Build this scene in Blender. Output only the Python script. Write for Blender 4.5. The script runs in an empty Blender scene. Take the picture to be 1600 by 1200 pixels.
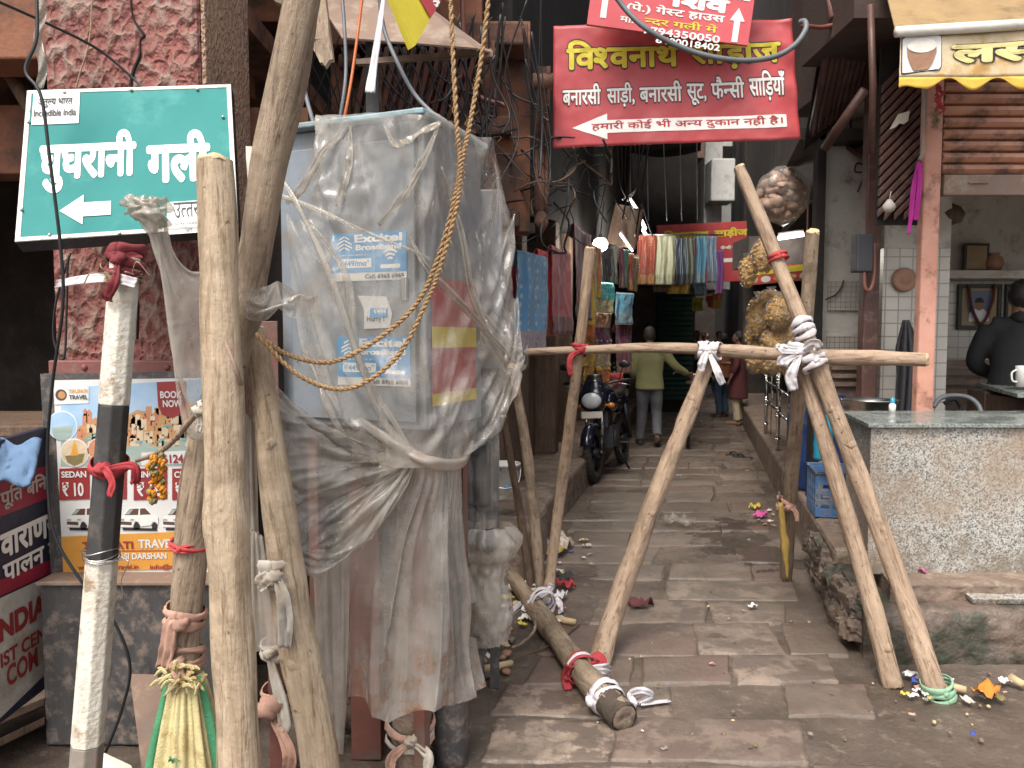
import bpy, bmesh, math, random, re
import numpy as np
from mathutils import Vector, Matrix, Quaternion, noise as mnoise
random.seed(11); rng = np.random.default_rng(5)
R = math.radians
scene = bpy.context.scene
COL = scene.collection
# ---------------------------------------------------------------- camera, sky, sun, exposure
CAM_H, PITCH, FPX = 1.55, R(3.58), 1200.0
cd = bpy.data.cameras.new('camera'); cam = bpy.data.objects.new('camera', cd); COL.objects.link(cam)
cam.location = (0, 0, CAM_H); cam.rotation_euler = (R(90) - PITCH, 0, 0)
cd.sensor_width = 36; cd.lens = 27; cd.clip_start = 0.05; cd.clip_end = 400
cd.dof.use_dof = True; cd.dof.focus_distance = 2.7; cd.dof.aperture_fstop = 7.0
scene.camera = cam
SUN_EL, SUN_AZ = R(58), R(205)          # azimuth measured from +Y towards +X: behind the camera, slightly to its left
wd = bpy.data.worlds.new('World'); scene.world = wd; wd.use_nodes = True
nt = wd.node_tree; bg = nt.nodes['Background']
sky = nt.nodes.new('ShaderNodeTexSky'); sky.sky_type = 'NISHITA'; sky.sun_disc = False
sky.sun_elevation = SUN_EL; sky.sun_rotation = SUN_AZ; sky.air_density = 1.0; sky.dust_density = 4.0; sky.ozone_density = 0.6
hs = nt.nodes.new('ShaderNodeHueSaturation'); hs.inputs['Saturation'].default_value = 0.35
nt.links.new(sky.outputs[0], hs.inputs['Color']); nt.links.new(hs.outputs[0], bg.inputs['Color'])
bg.inputs['Strength'].default_value = 0.14
sl = bpy.data.lights.new('sun', 'SUN'); sun = bpy.data.objects.new('sun', sl); COL.objects.link(sun)
sl.energy = 1.5; sl.angle = R(22); sl.color = (1.0, 0.95, 0.87)
sd = Vector((math.sin(SUN_AZ) * math.cos(SUN_EL), math.cos(SUN_AZ) * math.cos(SUN_EL), math.sin(SUN_EL)))
sun.rotation_euler = sd.to_track_quat('Z', 'Y').to_euler(); sun.location = (0, -6, 12)
scene.view_settings.view_transform = 'Standard'; scene.view_settings.look = 'None'
scene.view_settings.exposure = 1.15; scene.view_settings.gamma = 1.0
scene.view_settings.use_curve_mapping = False
scene.cycles.max_bounces = 8; scene.cycles.transparent_max_bounces = 24; scene.cycles.diffuse_bounces = 4

# ---------------------------------------------------------------- coordinates
CP, SP = math.cos(PITCH), math.sin(PITCH)
def at(px, py, Y):
    """point at depth Y that the photograph shows at pixel (px, py) (1600 x 1200)"""
    u, v = (px - 800) / FPX, (600 - py) / FPX
    d = Vector((u, CP + v * SP, -SP + v * CP))
    return Vector((0, 0, CAM_H)) + d * (Y / d.y)
def gnd(px, py, z=0.0):
    u, v = (px - 800) / FPX, (600 - py) / FPX
    d = Vector((u, CP + v * SP, -SP + v * CP))
    return Vector((0, 0, CAM_H)) + d * ((z - CAM_H) / d.z)
AL = 0.2418
def al(s, Y, z=0.0): return Vector((s + AL * Y, Y, z))   # alley coordinates: s across, Y along

# ---------------------------------------------------------------- materials
MATS = {}
def lk(t, a, b): t.links.new(a, b)
def mat(name, c1, c2=None, rough=.8, scale=6, bump=.25, bscale=40, metal=0, stretch=(1, 1, 1), dirt=None, damt=.5, dscale=3, contrast=(.35, .65), spec=.4, rvar=.15, bdist=.01):
    if name in MATS: return MATS[name]
    m = bpy.data.materials.new(name); m.use_nodes = True; MATS[name] = m
    t = m.node_tree; N = t.nodes; b = N['Principled BSDF']
    if c2 is None: c2 = tuple(x * .72 for x in c1)
    tc = N.new('ShaderNodeTexCoord'); mp = N.new('ShaderNodeMapping'); mp.inputs['Scale'].default_value = stretch
    lk(t, tc.outputs['Object'], mp.inputs[0])
    n1 = N.new('ShaderNodeTexNoise'); n1.inputs['Scale'].default_value = scale; n1.inputs['Detail'].default_value = 8; n1.inputs['Roughness'].default_value = .62
    lk(t, mp.outputs[0], n1.inputs['Vector'])
    mr = N.new('ShaderNodeMapRange'); mr.inputs['From Min'].default_value = contrast[0]; mr.inputs['From Max'].default_value = contrast[1]
    lk(t, n1.outputs[0], mr.inputs[0])
    mx = N.new('ShaderNodeMix'); mx.data_type = 'RGBA'
    mx.inputs['A'].default_value = (*c1, 1); mx.inputs['B'].default_value = (*c2, 1); lk(t, mr.outputs[0], mx.inputs['Factor'])
    col = mx.outputs['Result']
    if dirt:
        n2 = N.new('ShaderNodeTexNoise'); n2.inputs['Scale'].default_value = dscale; n2.inputs['Detail'].default_value = 10; n2.inputs['Roughness'].default_value = .7
        lk(t, tc.outputs['Object'], n2.inputs['Vector'])
        m2 = N.new('ShaderNodeMapRange'); m2.inputs['From Min'].default_value = .62 - .3 * damt; m2.inputs['From Max'].default_value = .72 - .2 * damt
        lk(t, n2.outputs[0], m2.inputs[0])
        x2 = N.new('ShaderNodeMix'); x2.data_type = 'RGBA'; x2.inputs['B'].default_value = (*dirt, 1)
        lk(t, m2.outputs[0], x2.inputs['Factor']); lk(t, col, x2.inputs['A']); col = x2.outputs['Result']
    lk(t, col, b.inputs['Base Color'])
    b.inputs['Metallic'].default_value = metal; b.inputs['Specular IOR Level'].default_value = spec
    rr = N.new('ShaderNodeMapRange'); rr.inputs['To Min'].default_value = max(.03, rough - rvar); rr.inputs['To Max'].default_value = min(1, rough + rvar)
    lk(t, n1.outputs[0], rr.inputs[0]); lk(t, rr.outputs[0], b.inputs['Roughness'])
    if bump:
        n3 = N.new('ShaderNodeTexNoise'); n3.inputs['Scale'].default_value = bscale; n3.inputs['Detail'].default_value = 6
        lk(t, mp.outputs[0], n3.inputs['Vector'])
        bp = N.new('ShaderNodeBump'); bp.inputs['Strength'].default_value = bump; bp.inputs['Distance'].default_value = bdist
        lk(t, n3.outputs[0], bp.inputs['Height']); lk(t, bp.outputs[0], b.inputs['Normal'])
    return m
def emit(name, c, s):
    if name in MATS: return MATS[name]
    m = bpy.data.materials.new(name); m.use_nodes = True; MATS[name] = m
    b = m.node_tree.nodes['Principled BSDF']; b.inputs['Base Color'].default_value = (*c, 1)
    b.inputs['Emission Color'].default_value = (*c, 1); b.inputs['Emission Strength'].default_value = s
    return m

# ---------------------------------------------------------------- mesh builder
ORG = {}
def tag(o, label=None, cat=None, group=None, kind=None):
    if label: o['label'] = label
    if cat: o['category'] = cat
    if group: o['group'] = group
    if kind: o['kind'] = kind
    return o
def thing(name, label, cat, loc=(0, 0, 0), group=None, rotz=0):
    o = bpy.data.objects.new(name, None); COL.objects.link(o); o.location = loc; o.empty_display_size = .1
    ORG[o.name] = Vector(loc); o.rotation_euler = (0, 0, rotz)
    return tag(o, label, cat, group)
def crom(pts, n):
    P = [Vector(p) for p in pts]
    if len(P) == 2: return [P[0].lerp(P[1], i / n) for i in range(n + 1)]
    E = [P[0] * 2 - P[1]] + P + [P[-1] * 2 - P[-2]]; out = []; m = len(P) - 1
    for i in range(n + 1):
        t = i / n * m; k = min(int(t), m - 1); u = t - k
        a, b, c, d = E[k], E[k + 1], E[k + 2], E[k + 3]
        out.append(.5 * (2 * b + (c - a) * u + (2 * a - 5 * b + 4 * c - d) * u * u + (3 * b - a - 3 * c + d) * u ** 3))
    return out
def lerpl(L, t):
    if not isinstance(L, (list, tuple)): return L
    x = t * (len(L) - 1); k = min(int(x), len(L) - 2) if len(L) > 1 else 0
    return L[k] if len(L) == 1 else L[k] * (1 - (x - k)) + L[k + 1] * (x - k)
class MB:
    def __init__(s): s.v = []; s.f = []; s.sm = []
    def add(s, vs, fs, smooth=True):
        o = len(s.v); s.v += [Vector(x) for x in vs]
        s.f += [tuple(i + o for i in f) for f in fs]; s.sm += [smooth] * len(fs); return s
    def boxb(s, x0, x1, y0, y1, z0, z1, M=None):
        vs = [Vector((x, y, z)) for z in (z0, z1) for y in (y0, y1) for x in (x0, x1)]
        if M is not None: vs = [M @ v for v in vs]
        return s.add(vs, [(0, 2, 3, 1), (4, 5, 7, 6), (0, 1, 5, 4), (2, 6, 7, 3), (0, 4, 6, 2), (1, 3, 7, 5)], False)
    def box(s, c, sz, rz=0, M=None):
        m = Matrix.Translation(Vector(c)) @ Matrix.Rotation(rz, 4, 'Z')
        if M is not None: m = Matrix.Translation(Vector(c)) @ M.to_4x4()
        a, b, c_ = [x / 2 for x in sz]; return s.boxb(-a, a, -b, b, -c_, c_, m)
    def hexa(s, b4, t4):
        return s.add(list(b4) + list(t4), [(3, 2, 1, 0), (4, 5, 6, 7), (0, 1, 5, 4), (1, 2, 6, 5), (2, 3, 7, 6), (3, 0, 4, 7)], False)
    def tube(s, pts, rad, n=10, seg=None, caps=True, wob=0, flat=1.0, smooth=True, seed=0, up=None):
        P = crom(pts, seg) if seg else [Vector(p) for p in pts]
        m = len(P); vs = []; fs = []; prev = None
        for i, p in enumerate(P):
            d = (P[min(i + 1, m - 1)] - P[max(i - 1, 0)]).normalized()
            if prev is None:
                a = Vector(up) if up else (Vector((0, 0, 1)) if abs(d.z) < .9 else Vector((1, 0, 0)))
                u = a - d * a.dot(d)
            else: u = prev - d * prev.dot(d)
            u.normalize(); w = d.cross(u); prev = u; r = lerpl(rad, i / (m - 1))
            for k in range(n):
                t = 2 * math.pi * k / n; rr = r
                if wob: rr *= 1 + wob * mnoise.noise(Vector((math.cos(t) * 1.3 + seed * 7.1, math.sin(t) * 1.3, i / m * 9 + seed)))
                vs.append(p + u * (math.cos(t) * rr) + w * (math.sin(t) * rr * flat))
        for i in range(m - 1):
            for k in range(n):
                a, b = i * n + k, i * n + (k + 1) % n; fs.append((a, b, b + n, a + n))
        if caps: fs.append(tuple(range(n - 1, -1, -1))); fs.append(tuple(range((m - 1) * n, m * n)))
        return s.add(vs, fs, smooth)
    def lathe(s, prof, c=(0, 0, 0), n=20, M=None, smooth=True):
        vs = []; fs = []; m = len(prof); c = Vector(c)
        for r, z in prof:
            for k in range(n):
                t = 2 * math.pi * k / n; q = Vector((r * math.cos(t), r * math.sin(t), z))
                vs.append(c + (M @ q if M is not None else q))
        for i in range(m - 1):
            for k in range(n):
                a, b = i * n + k, i * n + (k + 1) % n; fs.append((a, b, b + n, a + n))
        return s.add(vs, fs, smooth)
    def sphere(s, c, r, n=14, m=9, M=None, wob=0, seed=0):
        if not isinstance(r, (tuple, list)): r = (r, r, r)
        vs = []; fs = []; c = Vector(c)
        for i in range(m + 1):
            a = math.pi * i / m
            for k in range(n):
                t = 2 * math.pi * k / n; q = Vector((math.sin(a) * math.cos(t), math.sin(a) * math.sin(t), math.cos(a)))
                if wob: q *= 1 + wob * mnoise.noise(q * 2.2 + Vector((seed * 3.7, seed, 0)))
                q = Vector((q.x * r[0], q.y * r[1], q.z * r[2])); vs.append(c + (M @ q if M is not None else q))
        for i in range(m):
            for k in range(n):
                a, b = i * n + k, i * n + (k + 1) % n; fs.append((a, a + n, b + n, b))
        return s.add(vs, fs)
    def grid(s, G, smooth=True, wrap=False):
        m, n = G.shape[:2]; fs = []
        for i in range(m - 1):
            for k in range(n if wrap else n - 1):
                a, b = i * n + k, i * n + (k + 1) % n; fs.append((a, b, b + n, a + n))
        return s.add(G.reshape(-1, 3), fs, smooth)
    def prism(s, poly, o, ux, uy, th, smooth=False):
        """outline poly (2-D) in the frame o, ux, uy, extruded by th behind it"""
        o, ux, uy = Vector(o), Vector(ux), Vector(uy); nrm = ux.cross(uy).normalized(); k = len(poly)
        F = [o + ux * a + uy * b for a, b in poly]; B = [p - nrm * th for p in F]
        return s.add(F + B, [tuple(range(k)), tuple(range(2 * k - 1, k - 1, -1))] + [(i, i + k, (i + 1) % k + k, (i + 1) % k) for i in range(k)], smooth)
    def build(s, name, m, parent=None, bevel=0, solid=0, sub=0, remesh=0, smooth=None, keep=False, org=None):
        me = bpy.data.meshes.new(name)
        if parent is not None: o0 = ORG.get(parent.name, Vector((0, 0, 0)))
        elif org is not None: o0 = Vector(org)
        elif keep: o0 = Vector((0, 0, 0))
        else:
            A = np.array(s.v); o0 = Vector((float(A[:, 0].mean()), float(A[:, 1].mean()), float(A[:, 2].min())))
        me.from_pydata([v - o0 for v in s.v], [], s.f)
        me.polygons.foreach_set('use_smooth', s.sm if smooth is None else [smooth] * len(s.f))
        me.update(); o = bpy.data.objects.new(name, me); COL.objects.link(o)
        if parent is not None: o.parent = parent
        else: o.location = o0
        ORG[o.name] = o0
        if m is not None: me.materials.append(m)
        if remesh:
            r = o.modifiers.new('remesh', 'REMESH'); r.mode = 'VOXEL'; r.voxel_size = remesh; r.use_smooth_shade = True
            q = o.modifiers.new('smooth', 'SMOOTH'); q.iterations = 6; q.factor = .5
        if solid:
            q = o.modifiers.new('thick', 'SOLIDIFY'); q.thickness = solid; q.offset = 0
        if bevel:
            q = o.modifiers.new('bevel', 'BEVEL'); q.width = bevel; q.segments = 2; q.limit_method = 'ANGLE'; q.angle_limit = R(40)
        if sub:
            q = o.modifiers.new('sub', 'SUBSURF'); q.levels = sub; q.render_levels = sub
        return o
def copy_tree(o, parent=None):
    c = o.copy(); COL.objects.link(c)
    if parent is not None: c.parent = parent
    for ch in list(o.children): copy_tree(ch, c)
    return c
def fbm(x, y, z=0, o=4):
    return mnoise.fractal(Vector((x, y, z)), .6, 2.0, o)

# ---------------------------------------------------------------- lettering
def glyphs(s, bold):
    cu = bpy.data.curves.new('lettering', 'FONT'); cu.body = s; cu.size = 1; cu.offset = bold; cu.resolution_u = 5
    o = bpy.data.objects.new('lettering', cu); COL.objects.link(o)
    bpy.context.view_layer.update(); dg = bpy.context.evaluated_depsgraph_get()
    me = bpy.data.meshes.new_from_object(o.evaluated_get(dg))
    bpy.data.objects.remove(o); bpy.data.curves.remove(cu); return me
def word_mesh(s, bold=0.0):
    """flat mesh of a line of writing; X_ writes the half form of consonant X (its upright cut away)"""
    vs, fs, x = [], [], 0.0
    for tok in re.findall(r'.[\u093c\u0902]?_|(?:(?!.[\u093c\u0902]?_).)+', s):
        half = tok.endswith('_')
        if tok.strip() == '': x += .28 * len(tok); continue
        lead = len(tok) - len(tok.lstrip()); x += .26 * lead
        me = glyphs(tok.strip().rstrip('_'), bold)
        if not me.vertices: continue
        bm = bmesh.new(); bm.from_mesh(me); bpy.data.meshes.remove(me)
        x0 = min(v.co.x for v in bm.verts); x1 = max(v.co.x for v in bm.verts)
        if half:
            x1 -= .19
            bmesh.ops.bisect_plane(bm, geom=bm.verts[:] + bm.edges[:] + bm.faces[:], plane_co=(x1, 0, 0), plane_no=(1, 0, 0), clear_outer=True)
        bm.verts.index_update(); o = len(vs)
        vs += [(v.co.x - x0 + x, v.co.y) for v in bm.verts]; fs += [[v.index + o for v in f.verts] for f in bm.faces]
        bm.free(); x += x1 - x0 - (.0 if half else .012)
        trail = len(tok) - len(tok.rstrip()); x += .26 * trail if not half else 0
    return np.array(vs), fs
def fatten(V, F, r):
    """bolder letters: the outline laid down again a little to every side"""
    if r <= 0: return V, F, np.zeros(len(V))
    vs, fs, ls, o = [], [], [], 0
    for k in range(9):
        d = np.array((0., 0.)) if k == 0 else r * np.array((math.cos(k * math.pi / 4), math.sin(k * math.pi / 4)))
        vs.append(V + d); fs += [[i + o for i in f] for f in F]; ls.append(np.full(len(V), -k)); o += len(V)
    return np.concatenate(vs), fs, np.concatenate(ls)
def letters(s, bold):
    if any('\u0900' <= c <= '\u097f' for c in s):
        V, F = word_mesh(s, 0); return fatten(V, F, bold)
    V, F = word_mesh(s, bold); return V, F, np.zeros(len(V))
def text(s, o, ux, uy, m, parent, w=None, h=None, bold=.0, lift=.002, name='lettering', skew=0, align='l', base=False):
    """write s on the plane (o = lower left corner of its box, ux, uy unit vectors), fitted to width w and / or height h"""
    V, F, L = letters(s, bold)
    lo, hi = V.min(0), V.max(0)
    sx = (w / (hi[0] - lo[0])) if w else None; sy = (h / (hi[1] - lo[1])) if h else None
    sx = sx or sy; sy = sy or sx
    ux, uy, o = Vector(ux), Vector(uy), Vector(o); n = ux.cross(uy).normalized()
    b = MB(); dx = 0 if align == 'l' else -(hi[0] - lo[0]) * sx / 2
    b.add([o + ux * ((x - lo[0]) * sx + dx + skew * (y - lo[1]) * sy) + uy * ((y - lo[1]) * sy) + n * (lift + l * 6e-5) for (x, y), l in zip(V, L)], F, False)
    return b.build(name, m, parent)
# ---------------------------------------------------------------- special materials
def new_mat(name):
    m = bpy.data.materials.new(name); m.use_nodes = True; MATS[name] = m
    return m, m.node_tree, m.node_tree.nodes, m.node_tree.nodes['Principled BSDF']
def nz(t, vec, scale, detail=6, rough=.6, dist=0):
    n = t.nodes.new('ShaderNodeTexNoise'); n.inputs['Scale'].default_value = scale; n.inputs['Detail'].default_value = detail
    n.inputs['Roughness'].default_value = rough; n.inputs['Distortion'].default_value = dist
    if vec is not None: lk(t, vec, n.inputs['Vector'])
    return n.outputs[0]
def mrange(t, v, a, b, c=0, d=1):
    n = t.nodes.new('ShaderNodeMapRange'); lk(t, v, n.inputs[0])
    for k, x in zip(('From Min', 'From Max', 'To Min', 'To Max'), (a, b, c, d)): n.inputs[k].default_value = x
    return n.outputs[0]
def mixc(t, f, a, b):
    n = t.nodes.new('ShaderNodeMix'); n.data_type = 'RGBA'
    if isinstance(f, (int, float)): n.inputs['Factor'].default_value = f
    else: lk(t, f, n.inputs['Factor'])
    for k, x in (('A', a), ('B', b)):
        if isinstance(x, tuple): n.inputs[k].default_value = (*x[:3], 1)
        else: lk(t, x, n.inputs[k])
    return n.outputs['Result']
def math_(t, op, a, b=None):
    n = t.nodes.new('ShaderNodeMath'); n.operation = op
    for i, x in enumerate((a, b)):
        if x is None: continue
        if isinstance(x, (int, float)): n.inputs[i].default_value = x
        else: lk(t, x, n.inputs[i])
    return n.outputs[0]
def bump(t, h, strength, dist, b):
    n = t.nodes.new('ShaderNodeBump'); n.inputs['Strength'].default_value = strength; n.inputs['Distance'].default_value = dist
    lk(t, h, n.inputs['Height']); lk(t, n.outputs[0], b.inputs['Normal'])
def coords(t, scale=(1, 1, 1), kind='Object'):
    tc = t.nodes.new('ShaderNodeTexCoord'); mp = t.nodes.new('ShaderNodeMapping'); mp.inputs['Scale'].default_value = scale
    lk(t, tc.outputs[kind], mp.inputs[0]); return mp.outputs[0]

def stucco(name, valley, ridge, scale, depth):
    m, t, N, b = new_mat(name); c = coords(t, (1, 1, .8))
    n0 = N.new('ShaderNodeTexNoise'); n0.inputs['Scale'].default_value = scale * .6; n0.inputs['Detail'].default_value = 3; lk(t, c, n0.inputs['Vector'])
    vm = N.new('ShaderNodeVectorMath'); vm.operation = 'MULTIPLY_ADD'; lk(t, n0.outputs['Color'], vm.inputs[0])
    vm.inputs[1].default_value = (.09, .09, .09); lk(t, c, vm.inputs[2])
    v = N.new('ShaderNodeTexVoronoi'); v.feature = 'SMOOTH_F1'; v.inputs['Scale'].default_value = scale; v.inputs['Smoothness'].default_value = .25
    lk(t, vm.outputs[0], v.inputs['Vector'])
    fine = nz(t, c, scale * 4, 5)
    h = math_(t, 'MULTIPLY_ADD', fine, .22); lk(t, v.outputs['Distance'], N[-1].inputs[2]) if False else None
    add = N.new('ShaderNodeMath'); add.operation = 'ADD'; lk(t, v.outputs['Distance'], add.inputs[0])
    mul = N.new('ShaderNodeMath'); mul.operation = 'MULTIPLY'; mul.inputs[1].default_value = .2; lk(t, fine, mul.inputs[0]); lk(t, mul.outputs[0], add.inputs[1])
    N.remove(h.node)
    big = nz(t, c, 3, 6)
    f = mrange(t, add.outputs[0], .56, .9)
    base = mixc(t, mrange(t, big, .35, .65), valley, tuple(x * .7 for x in valley))
    col = mixc(t, math_(t, 'MULTIPLY', f, mrange(t, nz(t, c, 7, 5), .3, .6, .3, .95)), base, ridge)
    lk(t, col, b.inputs['Base Color']); b.inputs['Roughness'].default_value = .78; b.inputs['Specular IOR Level'].default_value = .35
    bump(t, add.outputs[0], 1.0, depth, b); return m
stucco('stucco_red', (.235, .083, .068), (.285, .20, .16), 25, .026)
stucco('stucco_brown', (.38, .23, .155), (.42, .31, .235), 42, .016)

def wet_coat(t, c, col, rough, b):
    """standing water and damp in the sunken right side of the lane"""
    N = t.nodes; p = gnd(1160, 845); v = N.new('ShaderNodeVectorMath'); v.operation = 'SUBTRACT'; lk(t, c, v.inputs[0]); v.inputs[1].default_value = (p.x, p.y, 0)
    s = N.new('ShaderNodeVectorMath'); s.operation = 'MULTIPLY'; lk(t, v.outputs[0], s.inputs[0]); s.inputs[1].default_value = (2.6, 1.1, 0)
    l = N.new('ShaderNodeVectorMath'); l.operation = 'LENGTH'; lk(t, s.outputs[0], l.inputs[0])
    d = math_(t, 'ADD', l.outputs['Value'], mrange(t, nz(t, c, 2.6, 6, .6), .3, .7, -.55, .55)); wet = mrange(t, d, .62, .8, 1, 0)
    damp = math_(t, 'MAXIMUM', wet, math_(t, 'MULTIPLY', mrange(t, nz(t, c, .9, 5, .6), .49, .63), .42))
    hs = N.new('ShaderNodeHueSaturation'); hs.inputs['Value'].default_value = .55; lk(t, col, hs.inputs['Color'])
    lk(t, mixc(t, damp, col, hs.outputs[0]), b.inputs['Base Color'])
    r = N.new('ShaderNodeMix'); lk(t, damp, r.inputs['Factor']); lk(t, rough, r.inputs['A']); r.inputs['B'].default_value = .1; lk(t, r.outputs['Result'], b.inputs['Roughness'])
def paving():
    m, t, N, b = new_mat('paving'); c = coords(t)
    g = N.new('ShaderNodeNewGeometry'); rnd = g.outputs['Random Per Island']
    cr = N.new('ShaderNodeValToRGB'); lk(t, rnd, cr.inputs[0]); e = cr.color_ramp.elements
    e[0].color = (.132, .09, .072, 1); e[1].color = (.16, .126, .10, 1); e[0].position = .1; e[1].position = .9
    x = cr.color_ramp.elements.new(.5); x.color = (.125, .094, .075, 1)
    worn = nz(t, c, 5.5, 9, .72)
    w = math_(t, 'MULTIPLY', mrange(t, worn, .47, .53), mrange(t, rnd, .15, .75, .1, 1))
    yy = N.new('ShaderNodeSeparateXYZ'); lk(t, c, yy.inputs[0])
    near = mrange(t, yy.outputs['Y'], 3.2, 5.2, 1, .12)
    w = math_(t, 'MULTIPLY', w, near)
    col = mixc(t, w, cr.outputs[0], (.345, .265, .205))
    mud = mrange(t, nz(t, c, 1.7, 9, .7), .46, .60)
    col = mixc(t, mud, col, (.125, .098, .076))
    col = mixc(t, mrange(t, nz(t, c, 45, 4), .6, .75, 0, .5), col, (.07, .05, .04))
    wet_coat(t, c, col, mrange(t, nz(t, c, 2.2, 6), .38, .62, .3, .8), b); b.inputs['Specular IOR Level'].default_value = .45
    bump(t, nz(t, c, 28, 8, .65), .55, .012, b)
paving()
def ground_mat():
    m, t, N, b = new_mat('mud'); c = coords(t)
    col = mixc(t, mrange(t, nz(t, c, 2.4, 9, .68), .38, .62), (.135, .102, .078), (.075, .056, .043))
    col = mixc(t, mrange(t, nz(t, c, 16, 8, .7), .56, .66, 0, .8), col, (.22, .17, .13))
    col = mixc(t, mrange(t, nz(t, c, 60, 4), .62, .7, 0, .8), col, (.05, .04, .032))
    wet_coat(t, c, col, mrange(t, nz(t, c, 1.3, 5), .4, .6, .28, .8), b)
    bump(t, nz(t, c, 22, 9, .7), .7, .02, b)
ground_mat()
def granite(name, a, bb, dark, rough, dirt=0):
    m, t, N, b = new_mat(name); c = coords(t)
    v = N.new('ShaderNodeTexVoronoi'); v.inputs['Scale'].default_value = 135; lk(t, c, v.inputs['Vector'])
    s = N.new('ShaderNodeSeparateColor'); lk(t, v.outputs['Color'], s.inputs[0])
    col = mixc(t, mrange(t, s.outputs[0], .3, .7), a, bb)
    col = mixc(t, mrange(t, s.outputs[1], .66, .74, 0, .9), col, dark)
    col = mixc(t, mrange(t, nz(t, c, 40, 5), .55, .68, 0, .6), col, dark)
    if dirt:
        col = mixc(t, math_(t, 'MULTIPLY', mrange(t, nz(t, c, 2.3, 7, .65), .46, .66), dirt), col, (.27, .19, .125))
        z = N.new('ShaderNodeSeparateXYZ'); lk(t, c, z.inputs[0])
        low = math_(t, 'ADD', z.outputs['Z'], mrange(t, nz(t, c, 7, 6, .7), .3, .7, -.16, .16))
        col = mixc(t, mrange(t, low, .02, .2, .8, 0), col, (.16, .125, .09))
    lk(t, col, b.inputs['Base Color']); lk(t, mrange(t, nz(t, c, 6, 5), .4, .6, max(.05, rough - .1), rough + .15), b.inputs['Roughness'])
    bump(t, nz(t, c, 80, 3), .08, .004, b)
granite('granite', (.46, .44, .395), (.30, .285, .255), (.10, .095, .088), .42, .75)
granite('granite_top', (.27, .29, .27), (.19, .21, .19), (.09, .1, .09), .16)
def wood(name, a, bb, dark, bark=.5):
    m, t, N, b = new_mat(name); c = coords(t, (1, 1, .09)); c2 = coords(t)
    oi = N.new('ShaderNodeObjectInfo')
    f = nz(t, c, 26, 9, .68, .4)
    col = mixc(t, mrange(t, f, .36, .64), a, bb)
    col = mixc(t, mrange(t, nz(t, c, 60, 7, .72, .3), .53, .63, 0, .9), col, dark)
    col = mixc(t, mrange(t, nz(t, coords(t, (1, 1, .3)), 9, 8, .7, .8), .52, .6, 0, bark), col, tuple(x * .7 for x in bb))
    col = mixc(t, mrange(t, nz(t, c2, 3.2, 8, .7), .5, .62, 0, bark), col, tuple(x * .62 for x in bb))
    col = mixc(t, mrange(t, nz(t, c2, 38, 4, .6), .66, .72, 0, .75), col, tuple(x * .3 for x in dark))
    hs = N.new('ShaderNodeHueSaturation'); lk(t, col, hs.inputs['Color']); lk(t, mrange(t, oi.outputs['Random'], 0, 1, .82, 1.12), hs.inputs['Value'])
    lk(t, hs.outputs[0], b.inputs['Base Color']); b.inputs['Roughness'].default_value = .72; b.inputs['Specular IOR Level'].default_value = .3
    bump(t, math_(t, 'ADD', f, math_(t, 'MULTIPLY', nz(t, c2, 14, 5), .6)), .9, .016, b)
wood('wood_pale', (.47, .37, .262), (.33, .24, .155), (.17, .105, .06), .75)
wood('wood_bark', (.37, .285, .205), (.25, .18, .12), (.12, .08, .055), .85)
wood('wood_warm', (.40, .295, .21), (.285, .195, .13), (.15, .09, .055), .75)
wood('wood_dark', (.16, .10, .065), (.10, .065, .045), (.05, .035, .025), .5)
def crumple(t, c, scale):
    """creases of crumpled film: bent Voronoi facets"""
    n0 = t.nodes.new('ShaderNodeTexNoise'); n0.inputs['Scale'].default_value = scale * .5; n0.inputs['Detail'].default_value = 3; lk(t, c, n0.inputs['Vector'])
    vm = t.nodes.new('ShaderNodeVectorMath'); vm.operation = 'MULTIPLY_ADD'; lk(t, n0.outputs['Color'], vm.inputs[0]); vm.inputs[1].default_value = (1.6 / scale,) * 3; lk(t, c, vm.inputs[2])
    v = t.nodes.new('ShaderNodeTexVoronoi'); v.inputs['Scale'].default_value = scale; lk(t, vm.outputs[0], v.inputs['Vector']); return v.outputs['Distance']
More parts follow.
